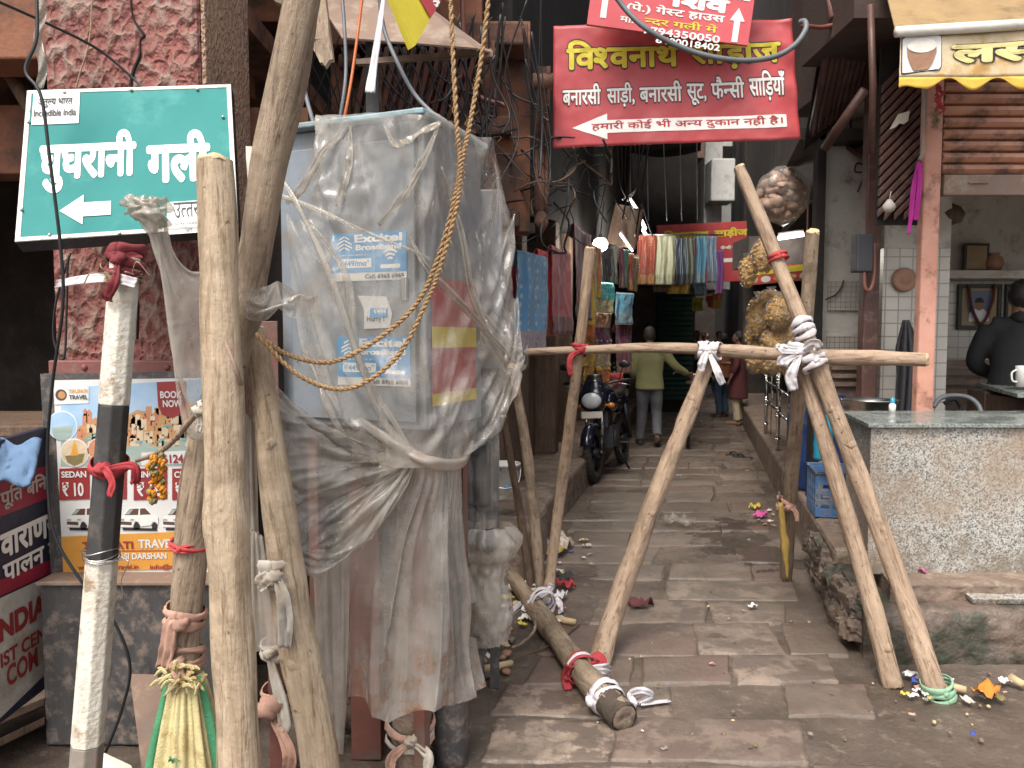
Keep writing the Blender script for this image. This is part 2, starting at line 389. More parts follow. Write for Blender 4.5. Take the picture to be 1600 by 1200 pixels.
def plastic(name, fac, col, dust, rough=.22, calm=1.0):
    m, t, N, b = new_mat(name); c = coords(t); out = N['Material Output']
    base = mixc(t, mrange(t, nz(t, c, 5, 7, .65), .42, .66), col, dust)
    z = N.new('ShaderNodeSeparateXYZ'); lk(t, c, z.inputs[0])
    lk(t, base, b.inputs['Base Color']); b.inputs['Roughness'].default_value = rough; b.inputs['Specular IOR Level'].default_value = .75
    h = math_(t, 'ADD', math_(t, 'MULTIPLY', crumple(t, c, 8), .6), math_(t, 'MULTIPLY', crumple(t, c, 21), .3)); h = math_(t, 'ADD', h, math_(t, 'MULTIPLY', nz(t, c, 30, 5, .55, .8), .35))
    bump(t, h, .5, .010, b)
    b.inputs['Coat Weight'].default_value = .6; b.inputs['Coat Roughness'].default_value = .08; lk(t, b.inputs['Normal'].links[0].from_socket, b.inputs['Coat Normal'])
    tl = N.new('ShaderNodeBsdfTranslucent'); lk(t, base, tl.inputs['Color'])
    tr = N.new('ShaderNodeBsdfTransparent'); tr.inputs['Color'].default_value = (.93, .91, .88, 1)
    m1 = N.new('ShaderNodeMixShader'); m1.inputs[0].default_value = .3; lk(t, b.outputs[0], m1.inputs[1]); lk(t, tl.outputs[0], m1.inputs[2])
    m2 = N.new('ShaderNodeMixShader')
    haze = math_(t, 'ADD', math_(t, 'MULTIPLY', nz(t, c, 5 * calm, 5, .55, .6), .6), math_(t, 'MULTIPLY', nz(t, coords(t, (1, 1, .2)), 13 * calm, 4, .6, 1.2), .4))
    haze = math_(t, 'ADD', haze, math_(t, 'MULTIPLY', mrange(t, crumple(t, c, 8), .45, .8), .06))
    lk(t, mrange(t, haze, .40, .76, max(.05, fac - .17), min(1, fac + .42)), m2.inputs[0])
    lk(t, tr.outputs[0], m2.inputs[1]); lk(t, m1.outputs[0], m2.inputs[2]); lk(t, m2.outputs[0], out.inputs['Surface'])
    return m, t, base, b, z
plastic('plastic_clear', .33, (.60, .575, .54), (.50, .45, .39), .18)
plastic('plastic_milky', .46, (.55, .515, .46), (.44, .385, .32))
plastic('plastic_dusty', .66, (.50, .455, .40), (.40, .33, .27), .3)
plastic('plastic_bag', .2, (.62, .60, .57), (.5, .44, .38), .15)
def mudhem():
    m, t, base, b, z = plastic('plastic_skirt', .38, (.54, .50, .455), (.44, .39, .335), .14, .45)
    c = coords(t)
    low = math_(t, 'ADD', z.outputs['Z'], mrange(t, nz(t, coords(t, (1, 1, .3)), 9, 7, .7), .3, .7, -.28, .28))
    f = math_(t, 'MULTIPLY', mrange(t, low, .33, .62, 1, 0), mrange(t, nz(t, c, 17, 6, .65), .46, .66))
    lk(t, mixc(t, f, base, (.42, .17, .055)), b.inputs['Base Color'])
mudhem()
def sari_mat(name, a, bb, motif, border, zb=.16, vs=22, band=None, stripe=0):
    """woven cloth: ground colour, a lattice of motifs, a border along the lower hem"""
    m, t, N, b = new_mat(name); c = coords(t)
    z = N.new('ShaderNodeSeparateXYZ'); lk(t, c, z.inputs[0])
    v = N.new('ShaderNodeTexVoronoi'); v.inputs['Scale'].default_value = vs; v.inputs['Randomness'].default_value = .25; lk(t, c, v.inputs['Vector'])
    col = mixc(t, mrange(t, nz(t, coords(t, (1, 1, .15)), 14, 5), .4, .6), a, bb)
    if stripe:
        w = N.new('ShaderNodeTexWave'); w.inputs['Scale'].default_value = stripe; w.inputs['Distortion'].default_value = .4; lk(t, c, w.inputs['Vector'])
        col = mixc(t, mrange(t, w.outputs[0], .6, .75), col, motif)
    else: col = mixc(t, mrange(t, v.outputs['Distance'], .22, .32, 1, 0), col, motif)
    bo = mixc(t, mrange(t, nz(t, c, 60, 3), .45, .55), border, tuple(x * .5 for x in border))
    col = mixc(t, mrange(t, z.outputs['Z'], zb - .008, zb + .008, 1, 0), col, bo)
    lk(t, col, b.inputs['Base Color']); b.inputs['Roughness'].default_value = .5
    b.inputs['Sheen Weight'].default_value = .25
def tiles(name, a, grout, sc=11, rough=.3):
    m, t, N, b = new_mat(name); c = coords(t)
    sp = N.new('ShaderNodeSeparateXYZ'); lk(t, c, sp.inputs[0]); cb = N.new('ShaderNodeCombineXYZ')
    lk(t, math_(t, 'ADD', sp.outputs['X'], sp.outputs['Y']), cb.inputs['X']); lk(t, sp.outputs['Z'], cb.inputs['Y'])
    br = N.new('ShaderNodeTexBrick'); lk(t, cb.outputs[0], br.inputs['Vector']); br.offset = 0
    br.inputs['Scale'].default_value = sc; br.inputs['Brick Width'].default_value = 1; br.inputs['Row Height'].default_value = 1
    br.inputs['Mortar Size'].default_value = .05; br.inputs['Color1'].default_value = (*a, 1); br.inputs['Color2'].default_value = (*[x * .9 for x in a], 1)
    br.inputs['Mortar'].default_value = (*grout, 1)
    col = mixc(t, mrange(t, nz(t, c, 3, 7), .45, .7, 0, .5), br.outputs[0], tuple(x * .6 for x in a))
    lk(t, col, b.inputs['Base Color']); b.inputs['Roughness'].default_value = rough
tiles('tile_white', (.50, .46, .40), (.24, .21, .18))
tiles('lattice', (.42, .38, .33), (.12, .1, .09), 26)
def bricks():
    m, t, N, b = new_mat('brick'); c = coords(t)
    sp = N.new('ShaderNodeSeparateXYZ'); lk(t, c, sp.inputs[0]); cb = N.new('ShaderNodeCombineXYZ')
    lk(t, math_(t, 'ADD', sp.outputs['X'], sp.outputs['Y']), cb.inputs['X']); lk(t, sp.outputs['Z'], cb.inputs['Y'])
    br = N.new('ShaderNodeTexBrick'); lk(t, cb.outputs[0], br.inputs['Vector'])
    br.inputs['Scale'].default_value = 6; br.inputs['Color1'].default_value = (.2, .1, .07, 1); br.inputs['Color2'].default_value = (.13, .07, .055, 1); br.inputs['Mortar'].default_value = (.16, .14, .12, 1)
    lk(t, br.outputs[0], b.inputs['Base Color']); b.inputs['Roughness'].default_value = .9
bricks()
def clay_rust(name, a, bb, rust, amt=.5, rough=.6):
    return mat(name, a, bb, rough=rough, scale=7, dirt=rust, damt=amt, dscale=9, bump=.25, bscale=60)
# ordinary materials
mat('paint_red_trim', (.22, .075, .065), (.16, .06, .05), .6, dirt=(.2, .15, .12), damt=.3, dscale=8)
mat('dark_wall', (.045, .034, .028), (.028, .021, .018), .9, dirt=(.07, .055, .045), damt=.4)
mat('near_black', (.018, .014, .012), (.010, .008, .007), .9)  # near black tone for openings, gaps and deep walls
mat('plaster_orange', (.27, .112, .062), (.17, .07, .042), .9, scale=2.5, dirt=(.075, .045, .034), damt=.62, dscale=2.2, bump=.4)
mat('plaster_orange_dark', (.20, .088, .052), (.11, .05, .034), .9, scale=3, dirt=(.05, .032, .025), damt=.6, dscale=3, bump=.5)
mat('plaster_white', (.52, .49, .44), (.42, .38, .33), .9, scale=3, dirt=(.25, .21, .17), damt=.35, dscale=5, bump=.2)
mat('plaster_bright', (.72, .71, .68), (.62, .60, .57), .9, dirt=(.4, .38, .35), damt=.2)
mat('stone_brown', (.19, .135, .10), (.115, .082, .062), .8, scale=5, dirt=(.26, .20, .15), damt=.4, dscale=8, bump=.8, bscale=26, bdist=.02)
mat('stone_wet', (.15, .11, .085), (.075, .056, .045), .5, scale=5, dirt=(.04, .045, .03), damt=.55, dscale=5, bump=.9, bscale=18, bdist=.025)
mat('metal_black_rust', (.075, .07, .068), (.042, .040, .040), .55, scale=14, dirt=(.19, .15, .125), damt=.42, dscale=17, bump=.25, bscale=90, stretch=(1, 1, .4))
mat('rust_plate', (.20, .15, .12), (.22, .12, .075), .75, dirt=(.29, .245, .20), damt=.4, dscale=6)
mat('steel_red', (.17, .065, .05), (.11, .045, .035), .6, dirt=(.13, .1, .08), damt=.4)
mat('cabinet_grey', (.20, .225, .25), (.15, .168, .19), .5, scale=5, dirt=(.17, .155, .14), damt=.4, dscale=8, bump=.1)
mat('cabinet_blue', (.26, .38, .42), (.20, .30, .33), .5, dirt=(.2, .18, .15), damt=.3)
mat('white_paint', (.70, .66, .57), (.56, .50, .41), .6, scale=12, dirt=(.28, .19, .12), damt=.36, dscale=11, bump=.5, bscale=70)
mat('black_paint', (.05, .049, .048), (.036, .035, .035), .5, dirt=(.1, .085, .07), damt=.3, dscale=9, bump=.2)
mat('grey_primer', (.23, .2, .17), (.3, .24, .18), .7, dirt=(.3, .14, .08), damt=.4)
mat('cable_black', (.02, .02, .021), None, .45, bump=0)
mat('cable_grey', (.13, .14, .15), None, .5, bump=0)
mat('cable_orange', (.5, .13, .035), None, .5, bump=0)
mat('cable_brown', (.2, .07, .05), None, .5, bump=0)
mat('coir', (.42, .27, .135), (.28, .165, .08), .95, scale=120, bump=.8, bscale=240)
mat('twine', (.36, .27, .18), (.22, .16, .1), .95, scale=60)
mat('cotton_white', (.60, .56, .575), (.47, .44, .45), .9, scale=9, bump=.3, dirt=(.4, .33, .28), damt=.22)
mat('cotton_grey', (.50, .46, .40), (.38, .34, .29), .9, scale=9, dirt=(.3, .24, .18), damt=.4)
mat('cotton_pink', (.48, .29, .21), (.36, .20, .15), .9, scale=9, dirt=(.25, .15, .11), damt=.3)
mat('cotton_red', (.40, .045, .05), (.27, .028, .035), .85, scale=9)
mat('string_red', (.48, .06, .05), (.36, .04, .04), .7)
mat('sign_red', (.44, .062, .068), (.38, .05, .056), .45, scale=3, bump=.08, bscale=6, dirt=(.42, .085, .085), damt=.3, dscale=2.5)
mat('sign_red_pale', (.56, .10, .11), (.48, .07, .08), .5, scale=3, bump=0)
mat('sign_maroon', (.3, .025, .05), None, .5, bump=0)
mat('letter_white', (.78, .76, .72), (.70, .67, .62), .6, bump=0)
mat('letter_yellow', (.66, .55, .045), (.56, .45, .04), .6, bump=0)
mat('letter_pale_yellow', (.68, .60, .28), (.6, .52, .22), .6, bump=0)
mat('letter_black', (.03, .028, .026), None, .6, bump=0)
mat('letter_red', (.46, .045, .045), None, .6, bump=0)
mat('letter_orange', (.6, .25, .03), None, .6, bump=0)
mat('sign_teal', (.032, .20, .185), (.027, .175, .162), .6, scale=2.5, bump=.03, dirt=(.07, .255, .235), damt=.4, dscale=3, spec=.12)
mat('sign_frame', (.68, .66, .60), (.56, .53, .48), .5, dirt=(.3, .22, .16), damt=.22, dscale=20)
mat('poster_white', (.64, .63, .61), (.58, .565, .54), .45, bump=.04)
mat('poster_maroon', (.30, .035, .035), None, .5, bump=0)
mat('poster_orange', (.62, .30, .05), (.55, .25, .045), .5, bump=0)
mat('poster_blue', (.06, .30, .56), (.05, .25, .5), .5, bump=0)
mat('paper', (.66, .61, .52), (.55, .5, .42), .8)
mat('dark_blue_board', (.022, .022, .045), (.03, .03, .05), .5, dirt=(.06, .05, .05), damt=.3)
mat('shutter_brown', (.47, .235, .15), (.37, .17, .105), .55, scale=6, dirt=(.15, .08, .055), damt=.45, dscale=7, bump=.15)
mat('slat_brown', (.105, .05, .038), (.072, .035, .028), .5, dirt=(.15, .09, .07), damt=.25, dscale=9)
mat('salmon', (.56, .29, .215), (.48, .225, .16), .6, scale=6, dirt=(.2, .10, .06), damt=.3, dscale=7)
mat('awning_cream', (.62, .53, .37), (.55, .42, .25), .6, scale=3, dirt=(.42, .25, .08), damt=.38, dscale=4, bump=.05)
mat('awning_yellow', (.66, .42, .06), (.58, .34, .05), .6, bump=0)
mat('awning_canvas', (.30, .20, .09), (.23, .15, .07), .8, dirt=(.14, .09, .05), damt=.4)
mat('pvc', (.66, .63, .57), (.55, .51, .45), .45, dirt=(.35, .25, .15), damt=.25)
mat('clay', (.34, .19, .12), (.24, .125, .08), .8)
mat('lassi', (.74, .70, .62), None, .6)
mat('chrome', (.72, .72, .72), None, .18, metal=1, bump=0, rvar=.05)
mat('steel', (.55, .54, .52), (.45, .44, .42), .3, metal=1, bump=0)
mat('rubber', (.022, .021, .02), (.05, .043, .036), .8, scale=9)
mat('bike_blue', (.007, .009, .024), (.006, .007, .017), .2, bump=0, spec=.6)
mat('bike_black', (.014, .014, .015), None, .4, bump=0)
mat('glass_lamp', (.62, .64, .66), (.45, .47, .5), .12, bump=.3, bscale=80, spec=.9)
mat('indicator', (.55, .17, .02), None, .25, bump=0)
mat('skin', (.22, .115, .07), (.18, .09, .055), .6, bump=0)
mat('hair_black', (.012, .01, .009), (.02, .016, .013), .6, bump=.5, bscale=120)
mat('hair_grey', (.07, .055, .045), (.03, .024, .02), .7, bump=.5, bscale=120)
mat('shirt_yellow', (.31, .295, .14), (.25, .24, .11), .9, bump=.4, bscale=12, scale=4)
mat('trouser_grey', (.125, .125, .135), (.095, .095, .105), .9, bump=.4, bscale=12)
mat('cloth_maroon', (.11, .028, .03), (.075, .02, .022), .9, bump=.3)
mat('cloth_orange', (.42, .16, .07), (.34, .12, .06), .9, bump=.3)
mat('cloth_denim', (.045, .075, .12), (.035, .055, .09), .9, bump=.3)
mat('cloth_black', (.013, .013, .014), (.02, .02, .021), .9, bump=.3)
mat('cloth_cream', (.48, .40, .27), (.4, .33, .22), .9, bump=.3)
mat('cloth_white', (.6, .58, .55), (.5, .48, .45), .9, bump=.3)
mat('cloth_blue', (.12, .2, .32), (.1, .16, .26), .9, bump=.3)
mat('cloth_pink', (.5, .16, .17), None, .9, bump=.3)
mat('sole', (.05, .035, .028), None, .8)
mat('drum_blue', (.02, .055, .19), (.015, .04, .14), .42, dirt=(.06, .07, .1), damt=.3, dscale=7)
mat('crate_blue', (.07, .15, .30), (.05, .11, .23), .55, dirt=(.2, .18, .15), damt=.45, dscale=8)
mat('crate_dark', (.055, .06, .058), (.04, .043, .04), .6, dirt=(.13, .12, .1), damt=.35)
mat('bottle_blue', (.03, .28, .42), None, .25, bump=0)
mat('bucket_white', (.6, .58, .53), (.48, .45, .4), .5, dirt=(.3, .25, .2), damt=.35)
mat('magenta', (.42, .02, .24), None, .7)
mat('marigold', (.62, .27, .02), (.42, .15, .01), .8, scale=60, bump=.8, bscale=150)
mat('leaf_dry', (.13, .12, .04), (.2, .15, .06), .8)
mat('sack', (.56, .49, .25), (.46, .38, .19), .8, scale=9, dirt=(.34, .22, .09), damt=.42, dscale=12, bump=.5, bscale=220)
mat('sack_green', (.06, .25, .12), (.05, .19, .09), .8, scale=20, bump=.4, bscale=200)
mat('puff', (.66, .42, .15), (.5, .28, .08), .8, scale=40, contrast=(.45, .55), bump=1.0, bscale=55, bdist=.03)
mat('puff_pink', (.56, .40, .31), (.46, .30, .23), .8, scale=20)
mat('green_shutter', (.012, .045, .032), (.010, .034, .025), .8)
mat('ribbon_yellow', (.55, .36, .05), (.45, .28, .04), .8)
mat('umbrella_yellow', (.38, .25, .06), (.28, .18, .05), .7)
mat('portrait_mat', (.30, .22, .12), None, .7)
mat('portrait_bg', (.10, .13, .20), (.16, .16, .18), .7)
mat('frame_black', (.015, .014, .013), None, .4)
mat('charcoal', (.05, .05, .055), (.04, .04, .045), .6)
mat('puddle', (.06, .047, .037), None, .04, bump=.02, rvar=.02, spec=.8)
mat('wrap_orange', (.62, .23, .04), None, .45, bump=0)
mat('wrap_blue', (.06, .09, .35), None, .4, bump=0)
mat('wrap_pink', (.6, .1, .3), None, .4, bump=0)
mat('wrap_yellow', (.65, .5, .08), None, .4, bump=0)
mat('chip_wood', (.5, .38, .22), (.4, .28, .15), .9)
mat('news', (.55, .5, .42), (.35, .26, .2), .8, scale=30, contrast=(.48, .52), dirt=(.5, .36, .06), damt=.4)
mat('cotton_maroon', (.20, .028, .034), (.13, .02, .025), .85, scale=9)
emit('lamp_white', (1, .97, .9), 7); emit('tube_white', (1, .98, .92), 3.5)
# ================================================================ GROUND
def axis(a, b, d0, lim): # graded axis: fine inside lim, coarse outside
    out = list(np.arange(lim[0], lim[1] + 1e-6, d0)); x = lim[0]; d = d0
    while x > a: d *= 1.6; x -= d; out.insert(0, max(x, a))
    x = lim[1]; d = d0
    while x < b: d *= 1.6; x += d; out.append(min(x, b))
    return np.array(out)
gx = axis(-60, 60, .05, (-1.6, 3.4)); gy = axis(-30, 80, .05, (2.2, 8))
G = np.zeros((len(gy), len(gx), 3))
for i, y in enumerate(gy):
    for j, x in enumerate(gx):
        G[i, j] = (x, y, .014 * fbm(x * 1.6, y * 1.6, 3) + .006 * fbm(x * 7, y * 7, 1) - .006)
b = MB(); b.grid(G); tag(b.build('ground', MATS['mud'], keep=True), kind='structure')
# stone slabs: every slab a separate island of one paved surface, each a little tilted
UU = [0, .025, .2, .4, .6, .8, .975, 1]
b = MB(); y = 2.0; rr = random.Random(4)
while y < 34:
    dp = rr.uniform(.30, .46) if y < 9 else rr.uniform(.45, .7)
    s = -1.05 if y > 5.2 else (-1.0 if y > 3.7 else -.75); s += rr.uniform(-.1, .1)
    send = .70 if y > 6 else (.62 if y > 4.3 else .75)
    while s < send - .12:
        w = min(rr.uniform(.4, .85), send - s)
        skip = (y < 4.6 and s > .45 and rr.random() < .75) or rr.random() < .07
        if not skip and w > .12:
            g = .012 if y < 9 else .01; zt = rr.uniform(.003, .012); q = []
            for (ds, dy) in ((g, g), (w - g, g), (w - g, dp - g), (g, dp - g)):
                p = al(s + ds, y + dy); q.append((p.x + rr.uniform(-.03, .022), p.y + rr.uniform(-.022, .02)))
            m_ = 7; top = []
            for iy in range(m_ + 1):
                for ix in range(m_ + 1):
                    u, v = UU[ix], UU[iy]
                    x_ = (q[0][0] * (1 - u) + q[1][0] * u) * (1 - v) + (q[3][0] * (1 - u) + q[2][0] * u) * v
                    y_ = (q[0][1] * (1 - u) + q[1][1] * u) * (1 - v) + (q[3][1] * (1 - u) + q[2][1] * u) * v
                    e = min(u, 1 - u, v, 1 - v)
                    j = .014 * fbm(x_ * 9, y_ * 9, 5) if e == 0 else 0
                    top.append(Vector((x_ + j, y_ + j * .6, zt + .006 * fbm(x_ * 5, y_ * 5, 2) - (.003 if e == 0 else 0))))
            k = m_ + 1; fs = [(iy * k + ix, iy * k + ix + 1, iy * k + k + ix + 1, iy * k + k + ix) for iy in range(m_) for ix in range(m_)]
            ring = [ix for ix in range(k)] + [iy * k + m_ for iy in range(1, k)] + [m_ * k + ix for ix in range(m_ - 1, -1, -1)] + [iy * k for iy in range(m_ - 1, 0, -1)]
            bot = [top[i] - Vector((0, 0, .06)) for i in ring]; n0 = len(top); L = len(ring)
            fs += [(ring[i], n0 + i, n0 + (i + 1) % L, ring[(i + 1) % L]) for i in range(L)]
            b.add(top + bot, fs)
        s += w
    y += dp
tag(b.build('paving', MATS['paving'], keep=True), kind='structure')
# ================================================================ LEFT CORNER BUILDING (stucco pillar, orange shop front)
lb = thing('corner_building', 'weathered orange corner building with red rough stucco pillar and carved brackets', 'building', (-2.5, 3, 0))
PX0, PX1, PY0, PY1 = -1.815, -1.195, 3.0, 3.52
def slab(nx, nz, f):
    G = np.zeros((nz, nx, 3))
    for i in range(nz):
        for j in range(nx): G[i, j] = f(j / (nx - 1), i / (nz - 1))
    return G
b = MB(); b.boxb(PX0 + .03, PX1, PY0, PY1, .2, 6.5); b.build('pillar', MATS['stucco_red'], lb, bevel=.02)
b = MB(); b.boxb(PX1 + .001, PX1 + .02, PY0 + .02, PY1, .2, 6.5); b.build('pillar_side', MATS['stucco_brown'], lb, bevel=.008)
b = MB(); p0, p1 = at(75, 574, 2.95), at(302, 574, 2.95)
b.boxb(p0.x, p1.x + .1, 2.95, 2.999, p0.z - .03, p0.z + .027)
for x in (p0.x + .14, p1.x - .1): b.sphere((x, 2.948, p0.z), (.012, .008, .012))
b.build('trim_band', MATS['paint_red_trim'], lb, bevel=.006)
b = MB()   # crack in the stucco, running down the face
crk = [at(x, y, 2.9985) for x, y in ((204, -20), (206, 14), (211, 35), (226, 55), (219, 62), (218, 85), (209, 108), (205, 135), (212, 180), (216, 420), (212, 450), (216, 480), (214, 530))]
b.tube(crk, [.003, .005, .006, .003], 6, 90, wob=1.2); b.build('crack', MATS['near_black'], lb)
# open dark shop left of the pillar
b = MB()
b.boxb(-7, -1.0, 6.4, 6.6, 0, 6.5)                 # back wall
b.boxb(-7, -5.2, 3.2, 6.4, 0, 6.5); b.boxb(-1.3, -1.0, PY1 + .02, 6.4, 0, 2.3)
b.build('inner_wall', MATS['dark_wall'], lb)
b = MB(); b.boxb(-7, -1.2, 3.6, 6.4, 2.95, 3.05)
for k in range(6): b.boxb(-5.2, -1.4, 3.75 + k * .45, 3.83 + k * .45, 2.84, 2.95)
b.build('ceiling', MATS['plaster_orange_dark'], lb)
b = MB(); b.boxb(-5.2, -1.84, 3.9, 4.1, 2.36, 2.70); b.boxb(-5.2, -1.84, 3.5, 3.75, 2.78, 3.3)
b.build('lintel', MATS['plaster_orange'], lb, bevel=.01)
b = MB(); b.tube([at(-10, 70, 3.9), at(60, 190, 3.7)], .035, 8); b.tube([at(20, 0, 3.9), at(48, 120, 3.8)], .025, 8)
b.build('brace', MATS['wood_dark'], lb)
# upper floors and an overhang added above the frame to darken the facade
b = MB(); b.boxb(-7, -.35, 3.4, 5.25, 4.2, 4.4); b.boxb(-7, -.2, 5.2, 5.5, 3.62, 9); b.build('upper_floor', MATS['plaster_orange'], lb)
# facade behind the cabinet
FY = 5.2
b = MB(); b.boxb(-1.2, .12, FY, FY + .25, 2.25, 3.62); b.build('facade_wall', MATS['plaster_orange'], lb)
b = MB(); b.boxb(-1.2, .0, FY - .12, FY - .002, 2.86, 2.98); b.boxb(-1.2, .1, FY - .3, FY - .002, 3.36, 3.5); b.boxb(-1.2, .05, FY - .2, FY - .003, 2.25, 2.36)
b.build('cornice', MATS['plaster_orange_dark'], lb, bevel=.015)
b = MB()
for k in range(13): b.box((-.95 + k * .055, FY - .22, 3.12), (.03, .04, .5), M=Matrix.Rotation(.35, 3, 'Y') @ Matrix.Rotation(.5, 3, 'X'))
b.build('louvre', MATS['steel_red'], lb)
def bracket(px, Y, z0, z1, d, w=.09):
    """carved stone bracket: S-curve outline, extruded, with a bead and a drop"""
    x = at(px, 300, Y).x; b = MB(); pr = []
    for i in range(17):
        u = i / 16; pr.append((-(d * (.12 + .88 * u ** 1.6) + .035 * math.sin(u * 9.5)), z0 + (z1 - z0) * u))
    pr += [(0, z1), (0, z0)]
    b.prism(pr, (x + w / 2, Y, 0), (0, 1, 0), (0, 0, 1), w)
    for q in (-.36, .36):
        b.tube([(x + w * q, Y + p_[0] - .006, p_[1]) for p_ in pr[:17]], .012, 8)
    b.tube([(x, Y - d * .1, z0), (x, Y - d * .18, z0 - .06), (x, Y - d * .1, z0 - .12)], [.045, .05, .012], 10, 12)
    b.tube([(x - w * .7, Y - d * .9, z1 - .08), (x + w * .7, Y - d * .9, z1 - .08)], .05, 14)
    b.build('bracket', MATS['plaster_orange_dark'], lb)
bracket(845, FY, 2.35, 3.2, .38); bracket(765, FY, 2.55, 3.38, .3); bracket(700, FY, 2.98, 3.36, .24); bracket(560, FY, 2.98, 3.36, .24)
# ---- alley side of the corner building: dark shop fronts with posts and planks
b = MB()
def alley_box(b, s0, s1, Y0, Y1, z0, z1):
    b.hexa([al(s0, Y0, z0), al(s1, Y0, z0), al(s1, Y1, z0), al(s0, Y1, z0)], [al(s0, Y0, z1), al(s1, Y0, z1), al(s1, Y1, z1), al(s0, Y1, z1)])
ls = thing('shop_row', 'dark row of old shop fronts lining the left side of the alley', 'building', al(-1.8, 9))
b = MB(); alley_box(b, -3.4, -2.3, 5.5, 15.4, 0, 9); alley_box(b, -2.3, -1.55, 5.5, 5.7, 0, 2.2); b.build('wall', MATS['near_black'], ls)
b = MB(); alley_box(b, -2.28, -1.35, 5.6, 15.4, 2.75, 9); b.build('upper_wall', MATS['near_black'], ls)
b = MB()
for Y in (5.9, 6.55, 8.1, 9.0, 11.2, 13.2):
    b = MB(); alley_box(b, -1.72, -1.5, Y, Y + .2, .3, 2.75); b.build('door_post', MATS['wood_dark'], ls, bevel=.01)
b = MB()
for k in range(9): alley_box(b, -1.75, -1.7, 6.78 + k * .14, 6.9 + k * .14, .3, 2.3)
b.build('plank_door', MATS['wood_dark'], ls, bevel=.008)
b = MB(); alley_box(b, -2.3, -1.12, 5.4, 15.4, -.05, .30)
b.build('plinth', MATS['stone_brown'], ls, bevel=.03)
# block of stone at the mouth of the plinth
b = MB(); M_ = Matrix.Rotation(-.235, 3, 'Z')
b.box(al(-1.32, 5.1, .16), (.56, .62, .42), M=M_); tag(b.build('stone_block', MATS['stone_brown'], bevel=.04), 'worn brown stone block under the white bucket by the alley mouth', 'stone block')

# ================================================================ END OF THE ALLEY
eb = thing('end_building', 'dark building with a closed green shutter where the alley narrows', 'building', al(-.9, 16))
b = MB(); b.boxb(al(0, 15.5).x - 2.6, at(1086, 500, 15.5).x, 15.5, 22, 0, 5.2); b.build('wall', MATS['near_black'], eb)
x0, x1 = at(1028, 500, 15.4).x, at(1083, 500, 15.4).x; b = MB()
for k in range(22): b.boxb(x0, x1, 15.42, 15.49, .25 + k * .1, .335 + k * .1)
b.build('shutter', MATS['green_shutter'], eb, bevel=.02)
b = MB(); b.boxb(at(985, 500, 15.4).x, x0 - .04, 15.44, 15.49, .2, 2.5); b.build('panel', MATS['dark_wall'], eb)
bw = thing('brick_building', 'old brick house rising in shadow above the alley', 'building', al(-1, 17))
b = MB(); b.boxb(at(1010, 300, 16).x, at(1100, 300, 16).x, 16.02, 22, 5.2, 11); b.build('wall', MATS['brick'], bw)
b = MB(); b.boxb(at(1078, 300, 16).x, at(1093, 300, 16).x, 15.99, 16.01, 5.6, 6.15); b.build('window', MATS['near_black'], bw)
wb = thing('white_building', 'bright white house catching daylight high above the far alley', 'building', al(.6, 19))
p0, p1 = at(1100, 335, 17.5), at(1128, 335, 17.5)
b = MB(); b.boxb(p0.x, p1.x, 17.5, 24, p0.z - 1, 9); b.boxb(p0.x + .02, p1.x + 1.2, 21, 24, 2.8, 9); b.build('wall', MATS['plaster_bright'], wb, bevel=.02)
b = MB(); q = at(1118, 285, 17.4); b.boxb(q.x - .22, q.x + .3, 16.9, 17.499, q.z - .5, q.z + .42); b.build('balcony', MATS['plaster_bright'], wb, bevel=.03)
b = MB(); q = at(1137, 246, 20.9); b.boxb(q.x - .16, q.x + .16, 20.9, 20.999, q.z - .25, q.z + .3); b.build('window', MATS['near_black'], wb)
fb = thing('far_building', 'dim far house closing the view down the alley', 'building', al(0, 44))
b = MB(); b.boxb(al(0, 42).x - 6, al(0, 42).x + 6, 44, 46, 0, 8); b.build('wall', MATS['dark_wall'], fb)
fl = thing('far_row', 'shaded row of houses along the far left of the alley', 'building', al(-1.5, 30))
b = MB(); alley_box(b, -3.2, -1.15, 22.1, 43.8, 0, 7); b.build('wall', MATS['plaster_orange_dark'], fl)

# ================================================================ RIGHT SIDE OF THE ALLEY
rs = thing('snack_row', 'dark row of shops along the right side of the alley', 'building', al(1.5, 10))
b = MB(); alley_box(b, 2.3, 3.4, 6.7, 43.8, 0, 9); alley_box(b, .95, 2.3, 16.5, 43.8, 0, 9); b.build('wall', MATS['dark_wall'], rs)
b = MB(); alley_box(b, .72, 1.2, 5.7, 8.2, 2.98, 3.06); alley_box(b, 1.21, 2.29, 6.1, 16.4, 3.0, 3.12); alley_box(b, .98, 2.29, 6.2, 16.4, 3.13, 9); b.build('upper_wall', MATS['dark_wall'], rs)  # first slab: overhang added to shade the snack stall
b = MB(); alley_box(b, .80, 2.3, 4.32, 16.4, -.05, .33); b.build('ledge', MATS['stone_brown'], rs, bevel=.03)
for a_ in ((1.7, 1.78, 6.5, 6.7), (1.2, 1.3, 8.6, 8.72)):
    b = MB(); alley_box(b, *a_, .33, 3.0); b.build('post', MATS['steel_red'], rs)
b = MB()
for k in range(9): b.box(al(1.15 + k * .11, 5.85, 2.95 - k * .0), (.085, .9, .03), M=Matrix.Rotation(.5, 3, 'X'))
b.build('canopy', MATS['slat_brown'], rs)

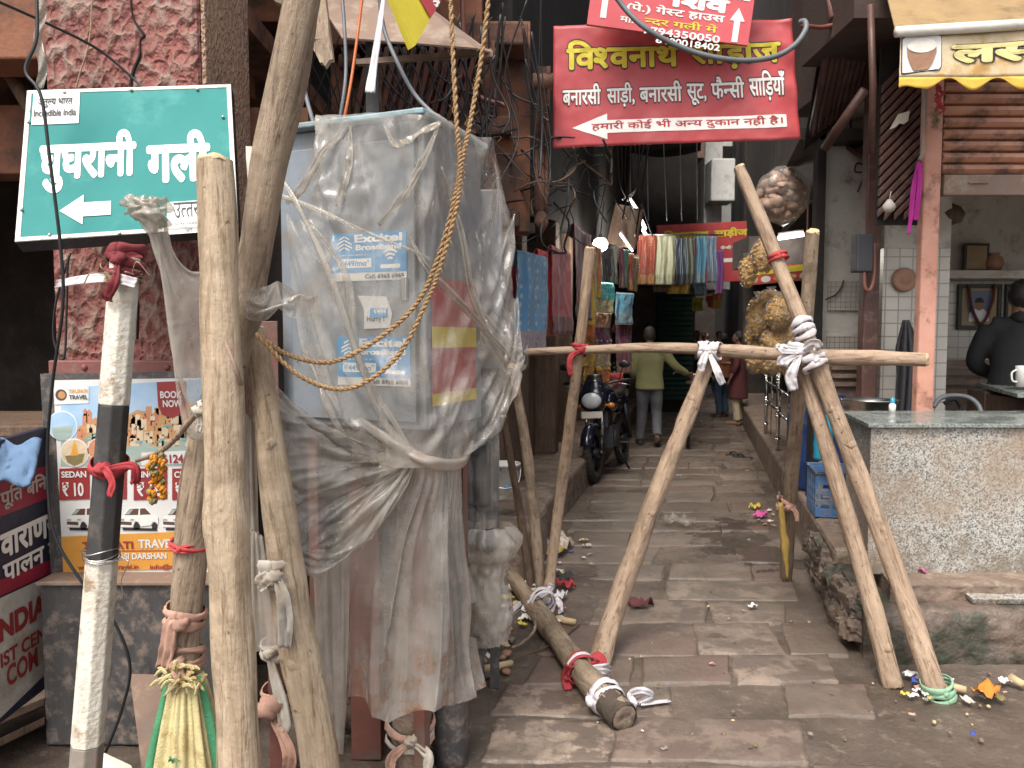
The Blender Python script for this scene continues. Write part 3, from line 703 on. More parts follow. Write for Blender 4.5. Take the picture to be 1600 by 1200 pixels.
# ---------------------------------------------------------------- lassi shop
rp = thing('lassi_shop', 'lassi shop with salmon pillar, brown roller shutter and tiled walls', 'building', (3, 5.5, 0))
SY = 4.6
b = MB(); q0, q1 = at(1440, 400, SY), at(1467, 400, SY)
b.boxb(q0.x, q1.x, SY, SY + .07, .3, 3.3); b.build('pillar', MATS['salmon'], rp, bevel=.012)
sx = at(1474, 270, SY + .05).x; zb = at(1500, 272, SY + .05).z; b = MB()
for k in range(17):
    z = zb + k * .069; pr = [(SY + .10, z), (SY + .072, z + .006), (SY + .05, z + .03), (SY + .058, z + .054), (SY + .10, z + .060)]
    b.prism([(y_, z_) for y_, z_ in pr], (sx, 0, 0), (0, 1, 0), (0, 0, 1), -3.6)
b.boxb(sx, sx + 3.6, SY + .101, SY + .11, zb, zb + 1.2); b.build('shutter', MATS['shutter_brown'], rp)
b = MB(); b.boxb(sx, sx + 3.6, SY + .04, SY + .10, zb - .125, zb - .004); b.boxb(sx + .14, sx + .26, SY + .025, SY + .039, zb - .06, zb - .045)
b.build('shutter_rail', MATS['rust_plate'], rp, bevel=.006)
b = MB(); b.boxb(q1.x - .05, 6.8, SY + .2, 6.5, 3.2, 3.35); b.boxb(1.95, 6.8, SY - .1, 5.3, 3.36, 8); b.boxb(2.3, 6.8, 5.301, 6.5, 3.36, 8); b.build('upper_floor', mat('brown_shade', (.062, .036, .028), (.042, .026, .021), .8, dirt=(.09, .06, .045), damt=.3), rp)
# interior: back wall tiles, cream wall above, ledge shelf
b = MB(); zz = at(1500, 432, 6.3).z; b.boxb(2.7, 6.8, 6.3, 6.5, .3, zz); b.build('tiled_wall', MATS['tile_white'], rp)
b = MB(); b.boxb(2.7, 6.8, 6.3, 6.5, zz + .002, 3.2); b.build('upper_plaster', MATS['plaster_white'], rp)
b = MB(); b.boxb(2.8, 6.8, 6.1, 6.299, zz - .03, zz + .035); b.build('shelf', MATS['plaster_white'], rp, bevel=.005)
b = MB(); b.boxb(2.6, 6.8, 4.5, 6.29, .25, .31); b.build('inner_floor', MATS['rust_plate'], rp)
b = MB(); b.boxb(4.9, 5.1, 4.9, 6.29, .32, 3.19); b.build('inner_side_wall', MATS['plaster_white'], rp)
b = MB(); b.boxb(2.45, 6.8, SY + .21, 6.5, 3.17, 3.199); b.build('ceiling', MATS['plaster_white'], rp)
# tiled column left of the salmon pillar and its cream head
c0, c1 = at(1378, 500, 5.3), at(1436, 500, 5.3); zt = at(1400, 388, 5.3).z
b = MB(); b.boxb(c0.x, c1.x + .2, 5.3, 5.5, .33, zt); b.build('tiled_column', MATS['tile_white'], rp)
b = MB(); b.boxb(c0.x + .001, c1.x + .2, 5.301, 5.5, zt + .002, 3.2); b.build('column_head', MATS['plaster_white'], rp)
# white side wall panel with pierced lattice blocks
w0, w1 = at(1288, 400, 5.9), at(1372, 400, 5.9)
b = MB(); b.boxb(w0.x, w1.x + .15, 5.9, 6.05, .33, 3.2); b.build('side_wall', MATS['plaster_white'], rp)
for ya, yb in ((440, 485), (525, 550)):
    z0, z1 = at(1300, yb, 5.88).z, at(1300, ya, 5.88).z
    b = MB(); b.boxb(w0.x + .03, w0.x + .29, 5.88, 5.899, z0, z1); b.build('lattice_block', MATS['lattice'], rp)
b = MB()
for k in range(4):
    z = at(1320, 562 + k * 13, 5.8).z; b.boxb(w0.x + .05, w0.x + .30, 5.82, 5.86, z - .016, z + .016)
b.boxb(w0.x + .05, w0.x + .30, 5.861, 5.88, at(1320, 640, 5.8).z, at(1320, 555, 5.8).z); b.build('louvre', MATS['rust_plate'], rp, bevel=.003)
# brown door jambs between wall, column and lane
b = MB(); j = at(1366, 400, 5.2); b.boxb(j.x - .06, j.x + .045, 5.2, 5.29, .33, 3.3); b.build('door_jamb', MATS['slat_brown'], rp, bevel=.01)
b = MB(); j = at(1279, 400, 5.7); b.boxb(j.x - .02, j.x + .045, 5.7, 5.8, .33, 3.2); b.build('door_jamb', MATS['near_black'], rp, bevel=.01)
# boarded panel with diagonal slats between jamb and pillar
d0, d1 = at(1376, 240, 4.75), at(1442, 240, 4.75); zlo, zhi = at(1400, 345, 4.75).z, 3.3
b = MB(); W = d1.x - d0.x; n_ = 26
for k in range(n_):
    z = zlo - .35 + k * .062
    pts = []
    a = Vector((d0.x, 4.75, z)); c_ = Vector((d1.x, 4.75, z + W * 1.05))
    for w_ in (0, .048): pts.append((a + Vector((0, 0, w_)), c_ + Vector((0, 0, w_))))
    lo = zlo + .0
    if pts[0][0].z < lo - .0:
        u = (lo - pts[0][0].z) / (c_.z - a.z)
        if u >= 1: continue
        e = a.lerp(c_, u); pts = [(e, c_), (e + Vector((0, 0, .048)), c_ + Vector((0, 0, .048)))]
    if c_.z > zhi: continue
    f_ = [pts[0][0], pts[0][1], pts[1][1], pts[1][0]]
    b.add([p for p in f_] + [p + Vector((0, .03, 0)) for p in f_] + [p + Vector((0, -.014, .0)) * 1 for p in ()], [(0, 1, 2, 3), (7, 6, 5, 4), (0, 4, 5, 1), (1, 5, 6, 2), (2, 6, 7, 3), (3, 7, 4, 0)], False)
b.build('diagonal_boarding', MATS['slat_brown'], rp, bevel=.008)
b = MB(); b.boxb(d0.x, d1.x, 4.785, 4.8, zlo - .02, 3.3); b.build('boarding_back', MATS['near_black'], rp)
b = MB(); b.tube([at(1446, 130, 4.55), at(1442, 240, 4.55), at(1437, 250, 4.54)], .013, 8); b.build('conduit', MATS['grey_primer'], rp)
b = MB(); b.prism([(0, 0), (.05, .09), (.12, .11), (.11, .05), (.085, .03), (.06, .035), (.03, .01)], at(1390, 202, 4.72), (1, 0, 0), (0, 0, 1), .004); b.build('torn_paper', MATS['paper'], rp)
# canopy and brown ribbed side left of the shop
cp = MB()
for k in range(9):
    x_ = 1268 + k * 9; cp.tube([at(x_, 210 - k * 6, 5.6), at(x_ + 34, 40, 5.0)], .028, 8)
cp.build('ribbed_awning', MATS['slat_brown'], rp)
b = MB(); b.add([at(1255, 235, 5.66), at(1360, 150, 5.66), at(1400, 20, 5.1), at(1290, 20, 5.1)], [(0, 1, 2, 3)], False); b.build('awning_sheet', MATS['near_black'], rp, solid=.01)
b = MB(); b.tube([at(1288, 232, 5.0), at(1352, 140, 4.7)], .03, 8); b.tube([at(1360, 8, 4.5), at(1364, 130, 4.5), at(1362, 240, 4.6)], .02, 8); b.build('awning_beam', MATS['slat_brown'], rp)
b = MB()
for k in range(16): b.tube([at(1290 + k * 14, -40, 5.0 - k * .0), at(1300 + k * 14, 28, 4.8)], .02, 6)
b.build('upper_slats', MATS['steel_red'], rp)

# stone platform, steps, rubble under the counter
def facade_box(b, x0, x1, y0, y1, z0, z1): b.boxb(x0, x1, y0, y1, z0, z1)
st = thing('stone_steps', 'dirty brown stone steps below the granite counter', 'steps', (3, 3.8, 0))
b = MB(); xl = gnd(1335, 1040).x
G = []
def rough_block(x0, x1, y0, y1, z0, z1, m, name, amp=.014, n=(48, 12), seed=0, tilt=0):
    bb = MB(); nx, k = n
    prof = [(y0, z0), (y0 - .012, z0 + (z1 - z0) * .35), (y0 - .008, z0 + (z1 - z0) * .75), (y0 + .025, z1), (y0 + (y1 - y0) * .5, z1 + .004), (y1, z1)]
    pr = crom([(0, a, c) for a, c in prof], 22); A = np.zeros((nx + 1, len(pr), 3))
    for i in range(nx + 1):
        x = x0 + (x1 - x0) * i / nx
        for j, p in enumerate(pr):
            w = amp * fbm(x * 5, p.y * 6 + seed, p.z * 6, 5)
            e = 1 if 0 < i < nx else 0
            A[i, j] = (x + (tilt * (p.y - y0)), p.y - w * 1.4, p.z + w * (.5 if j > 12 else .2))
    bb.grid(A); e0 = [Vector(q) for q in A[0]] + [Vector((x0 + tilt * (y1 - y0), y1, z0))]
    bb.add(e0, [tuple(range(len(e0) - 1, -1, -1))], False); e1 = [Vector(q) for q in A[-1]] + [Vector((x1, y1, z0))]; bb.add(e1, [tuple(range(len(e1)))], False)
    return bb.build(name, m, st)
rough_block(1.75, 2.93, 3.56, 3.86, -.03, .245, MATS['stone_wet'], 'riser_stone', seed=1, tilt=.24); rough_block(2.94, 4.6, 3.55, 3.86, -.03, .25, MATS['stone_wet'], 'riser_stone', seed=5)
rough_block(1.86, 2.72, 3.72, 4.35, .2, .335, MATS['stone_brown'], 'tread_stone', .008, seed=2, tilt=.24); rough_block(2.74, 4.6, 3.70, 4.35, .2, .345, MATS['stone_brown'], 'tread_stone', .006, seed=8)
b = MB(); g0 = gnd(1486, 915, .27); b.hexa([gnd(1520, 944, .255), gnd(1700, 944, .255), gnd(1700, 912, .255), gnd(1484, 912, .255)], [gnd(1520, 936, .285), gnd(1700, 936, .285), gnd(1700, 908, .285), gnd(1484, 908, .285)]); b.build('granite_slab', MATS['granite'], st, bevel=.004)
# broken rubble flank of the platform facing the alley
rb_ = random.Random(8)
def rough_stone(c, sz, seed, rot):
    """broken block: a subdivided box, roughened"""
    b = MB(); k = 6; Mr = Matrix.Rotation(rot, 3, 'Z') @ Matrix.Rotation(rb_.uniform(-.3, .3), 3, 'X') @ Matrix.Rotation(rb_.uniform(-.3, .3), 3, 'Y')
    for ax in range(3):
        for sg in (-1, 1):
            G = np.zeros((k + 1, k + 1, 3))
            for i in range(k + 1):
                for j in range(k + 1):
                    q = [0, 0, 0]; q[ax] = sg; q[(ax + 1) % 3] = (i / k * 2 - 1) * sg; q[(ax + 2) % 3] = j / k * 2 - 1; q = Vector(q); L = q.length; q = q * (1 - .22 * (L - 1))
                    q *= 1 + .17 * fbm(q.x * 1.3 + seed, q.y * 1.3, q.z * 1.3 + seed, 5); G[i, j] = Vector(c) + Mr @ Vector((q.x * sz[0], q.y * sz[1], q.z * sz[2]))
            b.grid(G, smooth=False)
    return b.build('rubble', MATS['stone_wet'] if seed % 3 else MATS['stone_brown'], st)
for k in range(30):
    Y = 3.72 + 1.35 * (k + rb_.random()) / 30; z = (.07, .19)[k % 2] + rb_.uniform(-.03, .03)
    rough_stone(al(.83 + rb_.uniform(-.02, .02), Y, z), (rb_.uniform(.05, .09), rb_.uniform(.07, .13), rb_.uniform(.05, .075)), k, rb_.uniform(-.5, .1))
b = MB(); alley_box(b, .82, 1.5, 3.62, 4.34, -.03, .25); b.build('core', MATS['stone_wet'], st)

# granite counter
ct = thing('counter', 'grey speckled granite shop counter with polished top', 'counter', (2.9, 4, .3))
k0, k1 = 1.82, 4.7; zt = 1.085
b = MB(); b.hexa([(k0, 3.87, .33), (k1, 3.87, .33), (k1, 3.9, .33), (k0 + .005, 3.9, .33)], [(k0, 3.87, zt), (k1, 3.87, zt), (k1, 3.9, zt), (k0 + .005, 3.9, zt)]); b.build('front_panel', MATS['granite'], ct, bevel=.003)
b = MB(); b.hexa([(k0 + .006, 3.902, .33), (k0 + .03, 3.902, .33), (k0 + .17, 4.48, .33), (k0 + .146, 4.48, .33)], [(k0 + .006, 3.902, zt), (k0 + .03, 3.902, zt), (k0 + .17, 4.48, zt), (k0 + .146, 4.48, zt)]); b.build('side_panel', MATS['granite'], ct)
b = MB(); b.hexa([(k0 - .025, 3.845, zt + .002), (k1, 3.845, zt + .002), (k1, 4.52, zt + .002), (k0 + .125, 4.52, zt + .002)], [(k0 - .025, 3.845, zt + .024), (k1, 3.845, zt + .024), (k1, 4.52, zt + .024), (k0 + .125, 4.52, zt + .024)]); b.build('countertop', MATS['granite_top'], ct, bevel=.004)

tc_ = thing('tarpaulin', 'dark tarpaulin strung high across the lane between the shop rows', 'tarpaulin', al(-.6, 10, 4.2)); G = np.array([[al(-1.5 + 1.5 * u, 8.6 + 6.4 * v, 4.3 + .85 * v - .12 * math.sin(u * 3.14) + .05 * math.sin(v * 30)) for u in np.linspace(0, 1, 10)] for v in np.linspace(0, 1, 50)])  # cover added above the lane to cut the skylight reaching it
b = MB(); b.grid(G); b.build('sheet', MATS['dark_wall'], tc_, solid=.006)
# ================================================================ SIGNS AND POSTERS
def plane3(tl, tr, bl):
    """frame of a board from three corners: origin bottom-left, unit x, unit y, width, height"""
    ux = (tr - tl); w = ux.length; ux.normalize(); uy = tl - bl; uy -= ux * uy.dot(ux); h = uy.length; uy.normalize()
    return bl, ux, uy, w, h
def rect(b, o, ux, uy, x0, y0, x1, y1, lift, th=.0015):
    b.prism([(x0, y0), (x1, y0), (x1, y1), (x0, y1)], o + ux.cross(uy) * lift, ux, uy, th); return b
def shape(name, m, parent, o, ux, uy, polys, lift, th=.001):
    b = MB()
    for p in polys: b.prism(p, o + ux.cross(uy) * lift, ux, uy, th)
    return b.build(name, m, parent)
def disc(cx, cy, r, n=28, ry=None): return [(cx + r * math.cos(t), cy + (ry or r) * math.sin(t)) for t in np.linspace(0, 2 * math.pi, n, endpoint=False)]
def arrow(x0, x1, yc, head, hh, sh): return [(x0, yc), (x0 + head, yc - hh), (x0 + head, yc - sh), (x1, yc - sh), (x1, yc + sh), (x0 + head, yc + sh), (x0 + head, yc + hh)]

# ---- green lane sign
def square_up(tl, tr, px, py, Y0, Y1):
    """depth of the lower left corner at which the board is a true rectangle"""
    return min((at(px, py, Y0 + (Y1 - Y0) * k / 200) for k in range(201)), key=lambda p: abs((tl - p).dot(tr - tl)))
tl, tr = at(44, 143, 2.78), at(362, 133, 2.92); o, ux, uy, w, h = plane3(tl, tr, square_up(tl, tr, 24, 379, 2.5, 2.85)); print('lane sign', o, w, h)
n = ux.cross(uy)
gs = thing('lane_sign', 'teal green lane sign with white lettering and left arrow on the red stucco pillar', 'sign', o)
def gp(px, py): # pixel of the sign -> board coordinates
    p = at(px, py, 2.0); c = Vector((0, 0, CAM_H)); d = (p - c); k = (o - c).dot(n) / d.dot(n); q = c + d * k - o; return q.dot(ux), q.dot(uy)
b = MB(); b.prism([(0, 0), (w, 0), (w, h), (0, h)], o, ux, uy, .055); b.build('box', MATS['frame_black'], gs)
b = MB(); fr = .016
for r_ in ((0, 0, w, fr), (0, h - fr, w, h), (0, fr, fr, h - fr), (w - fr, fr, w, h - fr)): rect(b, o, ux, uy, *r_, .006, .006)
b.build('frame', MATS['sign_frame'], gs, bevel=.002)
b = MB(); rect(b, o, ux, uy, fr, fr, w - fr, h - fr, .003); b.build('face', MATS['sign_teal'], gs)
def gtext(s, px, py0, px1, py1, m, bold=.0, lift=.0055, parent=gs, name='lettering'):
    x0, y0 = gp(px, py1); x1, _ = gp(px1, py1); _, y1 = gp(px, py0)
    return text(s, o + ux * x0 + uy * y0, ux, uy, m, parent, w=x1 - x0, h=y1 - y0, bold=bold, lift=lift, name=name)
gtext('घुघरानी', 58, 209, 213, 305, MATS['letter_white'], .045)
gtext('गली', 229, 207, 331, 290, MATS['letter_white'], .045)
x0, y0 = gp(94, 331); x1, _ = gp(174, 331)
shape('arrow', MATS['letter_white'], gs, o, ux, uy, [arrow(x0, x1, y0, .072, .060, .028)], .006)
x0, y0 = gp(50, 197); x1, y1 = gp(126, 146); b = MB(); rect(b, o, ux, uy, x0, y0, x1, y1, .006); pl = b.build('plate', MATS['poster_white'], gs)
gtext('अतुल_य भारत', 60, 157, 114, 171, MATS['letter_black'], .015, .0085); gtext('Incredible India', 54, 174, 120, 185, MATS['letter_black'], .02, .0085)
x0, y0 = gp(262, 368); x1, y1 = gp(340, 313); b = MB(); rect(b, o, ux, uy, x0, y0, x1, y1, .006); b.build('plate', MATS['poster_white'], gs)
gtext('उत_तर', 272, 319, 312, 343, MATS['letter_black'], .0, .0085); gtext('उत_तर प_रदेश पर_यटन', 272, 349, 336, 355, MATS['letter_black'], .0, .0085); gtext('की ओर से', 290, 359, 334, 365, MATS['letter_black'], .0, .0085)
for px, py in ((102, 147), (206, 143), (309, 142), (349, 185), (46, 193), (35, 330), (79, 369), (188, 367), (345, 262)):
    x, y = gp(px, py); p = o + ux * x + uy * y + n * .008; b = MB(); b.sphere(p, .006, 8, 6); b.build('screw', MATS['steel'], gs)

# ---- travel poster board on the pillar
o, ux, uy, w, h = plane3(at(72, 584, 2.93), at(332, 580, 2.93), at(80, 905, 2.93)); n = ux.cross(uy)
pb = thing('poster_board', 'framed travel poster with ghat picture and car prices below the red pillar', 'poster', o)
b = MB(); b.prism([(-.0, 0), (w, 0), (w, h), (-.0, h)], o, ux, uy, .03); b.build('backing', MATS['metal_black_rust'], pb)
fx = .05; b = MB(); rect(b, o, ux, uy, fx, .012, w, h - .025, .003); b.build('sheet', MATS['poster_white'], pb)
def ptext(s, px, py0, px1, py1, m, bold=.02, lift=.0085): return gtext(s, px, py0, px1, py1, m, bold, lift, pb)
def pshape(name, m, pts, lift): return shape(name, m, pb, o, ux, uy, [[gp(*p) for p in pts]] if not isinstance(pts[0][0], (tuple, list)) else [[gp(*p) for p in q] for q in pts], lift)
# picture of the ghats: sky, river, and a crowd of small houses
mat('print_sky', (.25, .42, .62), (.42, .52, .62), .45, bump=0); mat('print_river', (.24, .33, .30), (.34, .40, .34), .45, scale=20, bump=0, stretch=(.3, 1, 2))
mat('print_sand', (.50, .29, .13), (.42, .22, .09), .45, scale=30, bump=0); mat('print_brick', (.42, .15, .08), (.5, .24, .13), .45, scale=30, bump=0)
mat('print_cream', (.60, .50, .36), (.5, .38, .24), .45, scale=30, bump=0); mat('print_teal', (.10, .32, .36), (.2, .3, .25), .45, scale=24, bump=0); mat('print_dark', (.12, .06, .045), None, .45, bump=0)
pshape('picture_sky', MATS['print_sky'], [(96, 690), (96, 606), (322, 592), (322, 690)][::1], .0042)
rg = random.Random(3)
pshape('picture_houses', MATS['print_sand'], [(120, 694), (122, 668), (150, 652), (180, 660), (215, 640), (250, 648), (290, 626), (322, 634), (324, 684)], .00455)
pshape('picture_river', MATS['print_river'], [(96, 728), (96, 690), (328, 680), (328, 728)], .0045)
for mname, cnt in (('print_sand', 40), ('print_brick', 30), ('print_cream', 44), ('print_dark', 90), ('print_teal', 14)):
    P = []
    for k in range(cnt):
        x = rg.uniform(120, 318); y = rg.uniform(634, 692); ww, hh = rg.uniform(5, 15), rg.uniform(7, 22)
        if mname == 'print_dark': ww, hh = rg.uniform(1, 2.4), rg.uniform(2, 4); y = rg.uniform(645, 692)
        if mname == 'print_teal': hh *= .3; y = rg.uniform(640, 690)
        y1 = min(y + hh, 697); q = [(x, y1), (x + ww, y1), (x + ww, y1 - hh), (x, y1 - hh)]
        if mname == 'print_brick': q.insert(3, (x + ww / 2, y1 - hh - ww * .6))
        P.append(q)
    pshape('picture_houses', MATS[mname], P, .0046 + {'print_sand': .0, 'print_brick': .0002, 'print_cream': .0004, 'print_dark': .0006, 'print_teal': .0008}[mname])
pshape('logo_plate', MATS['poster_white'], [(86, 632), (86, 606), (140, 604), (140, 630)], .006)
def pdisc(name, m, px, py, r, lift): 
    x, y = gp(px, py); shape(name, m, pb, o, ux, uy, [disc(x, y, r)], lift)
pdisc('logo', MATS['print_dark'], 97, 617, .022, .0064); pdisc('logo', MATS['print_sand'], 98, 617, .014, .0068)
ptext('TIRUPATI', 109, 608, 138, 614, MATS['poster_orange']); ptext('TRAVEL', 110, 617, 139, 624, MATS['letter_black'])
for px, py, r, mm in ((99, 665, .058, 'print_sky'), (118, 707, .055, 'print_cream'), (156, 702, .045, 'print_brick')):
    pdisc('round_picture', MATS['poster_white'], px, py, r, .006); pdisc('round_picture', MATS[mm], px, py, r * .92, .0064)
pshape('round_scene', MATS['print_river'], [(86, 684), (82, 668), (116, 664), (112, 682), (100, 689)], .0068)
pshape('round_scene', MATS['leaf_dry'], [(103, 712), (134, 708), (130, 722), (118, 728), (107, 722)], .0068); pshape('round_scene', MATS['poster_orange'], [(112, 712), (124, 711), (121, 696), (118, 688), (115, 696)], .007)
xs = [gp(*p) for p in ((246, 597), (292, 595), (291, 632), (284, 647), (270, 653), (255, 648), (248, 634))]
shape('book_now_flag', MATS['poster_maroon'], pb, o, ux, uy, [xs[::-1]], .0062)
ptext('BOOK', 252, 611, 286, 622, MATS['poster_white'], .03); ptext('NOW', 256, 625, 286, 636, MATS['poster_white'], .03)
pshape('phone_plate', MATS['poster_white'], [(222, 727), (222, 707), (330, 702), (330, 722)], .006); ptext('9826124680', 232, 710, 312, 724, MATS['poster_maroon'], .03, .0085)
for px, nm, pr, wd in ((94, 'SEDAN', '₹ 10', 47), (147, 'ERTIGA', '₹ 14', 52), (210, 'INNOVA', '₹ 18', 52), (270, 'CRUISER', '₹ 17', 56)):
    pshape('price_panel', MATS['poster_maroon'], [(px, 781), (px, 732), (px + wd, 730), (px + wd, 779)], .0062)
    ptext(nm, px + 4, 736, px + wd - 4, 746, MATS['poster_white'], .03); ptext(pr, px + 6, 753, px + wd - 8, 775, MATS['poster_white'], .03)
for px in (104, 187, 254):                                       # printed cars: body, glass, grille, wheels
    y = 828; q = lambda L: [(px + a, y - c) for a, c in L]
    pshape('printed_car', MATS['letter_black'], [q([(6, 0), (60, -1), (58, 3), (6, 4)]), q([(24, 1), (22, 8), (27, 14), (33, 8), (32, 1)]), q([(52, 2), (51, 8), (55, 13), (60, 9), (59, 2)])], .006)
    pshape('printed_car', MATS['plaster_bright'], q([(1, 5), (0, 17), (7, 24), (16, 35), (42, 36), (54, 25), (61, 21), (61, 9), (58, 13), (53, 13), (50, 8), (34, 6), (31, 13), (25, 14), (22, 5)][::-1])[::-1], .0063)
    pshape('printed_car', MATS['print_dark'], [q([(9, 24), (17, 33.5), (31, 34), (30, 24)]), q([(33, 24), (33, 34), (41, 34.5), (50, 25)]), q([(2, 9), (2, 14), (20, 13), (20, 8)])], .0068)
    pshape('printed_car', MATS['print_river'], [q([(1, 15), (2, 18), (8, 18), (9, 15)]), q([(18, 15), (18, 18), (24, 18), (23, 15)]), q([(10, 25), (17, 32.5), (23, 33), (16, 25)])], .0071)
pshape('orange_band', MATS['poster_orange'], [(100, 894), (98, 838), (330, 828), (330, 886)], .006)
ptext('TIRUPATI', 131, 846, 210, 858, MATS['poster_maroon'], .03); ptext('TRAVELS', 218, 842, 284, 856, MATS['poster_white'], .03)
ptext('VARANASI DARSHAN', 148, 864, 262, 874, MATS['poster_white'], .03); ptext('www.tirupatitravel.in', 124, 882, 218, 892, MATS['poster_maroon'], .02); ptext('info@tirupati.in', 236, 881, 316, 891, MATS['poster_maroon'], .02)
pshape('rule', MATS['poster_maroon'], [(128, 861.5), (128, 860), (284, 859), (284, 860.5)], .0066)

# ---- painted blue board at the far left
o, ux, uy, w, h = plane3(at(-120, 700, 1.95), at(80, 650, 2.75), at(-120, 960, 1.95)); o, ux, uy, w, h = plane3(at(-110, 720, 2.4), at(118, 655, 3.1), at(-110, 1215, 2.4)); n = ux.cross(uy)
bb = thing('painted_board', 'dark blue and white painted notice board leaning in shade at the left', 'sign board', o)
b = MB(); b.prism([(0, 0), (w, 0), (w, h), (0, h)], o, ux, uy, .02); b.build('panel', MATS['dark_blue_board'], bb)
def btext(*a, **k): return gtext(*a, parent=bb, **k)
pshape_b = lambda name, m, pts, lift: shape(name, m, bb, o, ux, uy, [[gp(*p) for p in pts]], lift)
pshape_b('red_strip', MATS['sign_maroon'], [(-60, 958), (-60, 930), (84, 872), (84, 893)], .002)
pshape_b('white_field', MATS['cotton_grey'], [(-60, 1180), (-60, 962), (84, 896), (84, 1040)], .002); pshape_b('red_strip', MATS['sign_maroon'], [(-60, 830), (-60, 760), (84, 725), (84, 775)], .0018)
def btext2(s, px, py, px1, ph, m, bold=.03):
    x0, y0 = gp(px, py); x1, y1 = gp(px1, py); _, yh = gp(px, py - ph)
    text(s, o + ux * x0 + uy * y0, ux, uy, m, bb, w=x1 - x0, h=yh - y0, bold=bold, lift=.0045)
btext2('पूित बिन', 0, 800, 74, 38, MATS['cotton_grey']); btext2('वाराणसी', 0, 876, 104, 56, MATS['letter_white'], .04); btext2('पालन करें', 4, 912, 110, 40, MATS['letter_white'])
btext2('INDIA', -10, 1010, 74, 38, MATS['poster_maroon'], .05); btext2('IST CENTRE', 0, 1045, 104, 24, MATS['poster_maroon'], .03); btext2('COM', 10, 1075, 60, 34, MATS['poster_maroon'], .03)

# ---- big red saree banner over the alley
BY = 5.05
tl, tr, bl, br = at(865, 42, BY), at(1238, 28, BY - .15), at(864, 232, BY), at(1251, 217, BY - .15)
sb = thing('saree_banner', 'large red saree shop banner with yellow title hanging over the alley mouth', 'banner', bl)
def bil(u, v): return (bl * (1 - u) + br * u) * (1 - v) + (tl * (1 - u) + tr * u) * v
bn = (br - bl).cross(tl - bl).normalized()
def bwave(u, v):
    d = .012 * math.sin(u * 4.2 + v * 1.5) + .008 * fbm(u * 5, v * 3, 2)
    d += .05 * max(0, u - .72) ** 1 * math.sin((u * 1.0 + v * .7) * 26) * (.3 + .7 * v); 
    return bil(u, v) + bn * d
N_ = 90; G = np.array([[bwave(j / N_, i / 36) for j in range(N_ + 1)] for i in range(37)])
b = MB(); b.grid(G); b.build('sheet', MATS['sign_red'], sb, solid=.004)
def warped(s, u0, v0, u1, v1, m, parent, wave, nrm, bold=.02, lift=.006, name='lettering', skew=0, order=1):
    V, F, L = letters(s, bold); lo, hi = V.min(0), V.max(0); b = MB()
    bm = bmesh.new(); vv = [bm.verts.new((x, y, l)) for (x, y), l in zip(V, L)]
    for f in F: bm.faces.new([vv[i] for i in f])
    bmesh.ops.triangulate(bm, faces=bm.faces[:])
    for lim in (.5, .25, .14):
        bmesh.ops.subdivide_edges(bm, edges=[e for e in bm.edges if e.calc_length() > lim], cuts=1); bmesh.ops.triangulate(bm, faces=bm.faces[:])
    bm.verts.index_update()
    b.add([wave(u0 + (v.co.x - lo[0]) / (hi[0] - lo[0]) * (u1 - u0), v0 + (v.co.y - lo[1]) / (hi[1] - lo[1]) * (v1 - v0)) + nrm * (lift + v.co.z * 6e-5) for v in bm.verts], [[v.index for v in f.verts] for f in bm.faces], False); bm.free()
    return b.build(name, m, parent)
def outlined(s, u0, v0, u1, v1, mf, ml, parent, wave, nrm, bold, ob, lift=.006):
    warped(s, u0 - .004, v0 - .012, u1 + .004, v1 + .012, ml, parent, wave, nrm, bold + ob, lift - .0015, 'letter_edge'); warped(s, u0, v0, u1, v1, mf, parent, wave, nrm, bold, lift)
outlined('िवश_वनाथ', .055, .635, .53, .875, MATS['letter_yellow'], MATS['letter_black'], sb, bwave, bn, .035, .03)
outlined('साड़ीज', .575, .605, .945, .87, MATS['letter_yellow'], MATS['letter_black'], sb, bwave, bn, .035, .03)
for s, u0, u1, v0, v1 in (('बनारसी', .04, .20, .345, .52), ('साड़ी,', .225, .34, .315, .52), ('बनारसी', .36, .535, .345, .52), ('सूट,', .555, .635, .31, .49), ('फैन_सी', .655, .79, .36, .545), ('सािड़याँ', .81, .955, .33, .58)):
    outlined(s, u0, v0, u1, v1, MATS['letter_white'], MATS['letter_black'], sb, bwave, bn, .02, .03)
rows = [[bwave(u, v0 + (v1 - v0) * k / 4) + bn * .0045 for k in range(5)] for u, v0, v1 in [(.08 + .145 * i / 8, .16 - .105 * i / 8, .16 + .105 * i / 8) for i in range(9)]]
b = MB(); b.grid(np.array(rows)); b.grid(np.array([[bwave(u, .105 + .105 * k / 4) + bn * .0045 for k in range(5)] for u in np.linspace(.225, .95, 60)])); b.build('arrow', MATS['letter_white'], sb)
warped('हमारी कोई भी अन_य दुकान नही है।', .16, .115, .935, .205, MATS['letter_red'], sb, bwave, bn, .02, .0062)

# ---- guest-house board tilted above it
o, ux, uy, w, h = plane3(at(958, -95, 4.72), at(1222, -60, 4.72), at(917, 38, 4.72)); n = ux.cross(uy)
gh = thing('guest_house_sign', 'red guest house board tilted above the saree banner with white arrows', 'sign', o)
w2 = (at(1167, 84, 4.72) - o).dot(ux)
wt = (at(1222, -60, 4.72) - o).dot(ux)
b = MB(); b.prism([(0, 0), (w2, 0), (w2, h * 1.3), (0, h * 1.3)], o, ux, uy, .025); b.build('panel', MATS['sign_red_pale'], gh, bevel=.002)
def htext(s, px, py, px1, ph, m, bold=.03):
    x0, y0 = gp(px, py); x1, _ = gp(px1, py); k = ph / 1200 * 4.72
    text(s, o + ux * x0 + uy * y0, ux, uy, m, gh, w=x1 - x0, h=k, bold=bold, lift=.003)
htext('GUEST HOUSE', 1030, -16, 1174, 15, MATS['letter_white'], .03); htext('िशव', 1045, 10, 1140, 27, MATS['letter_white'], .05)
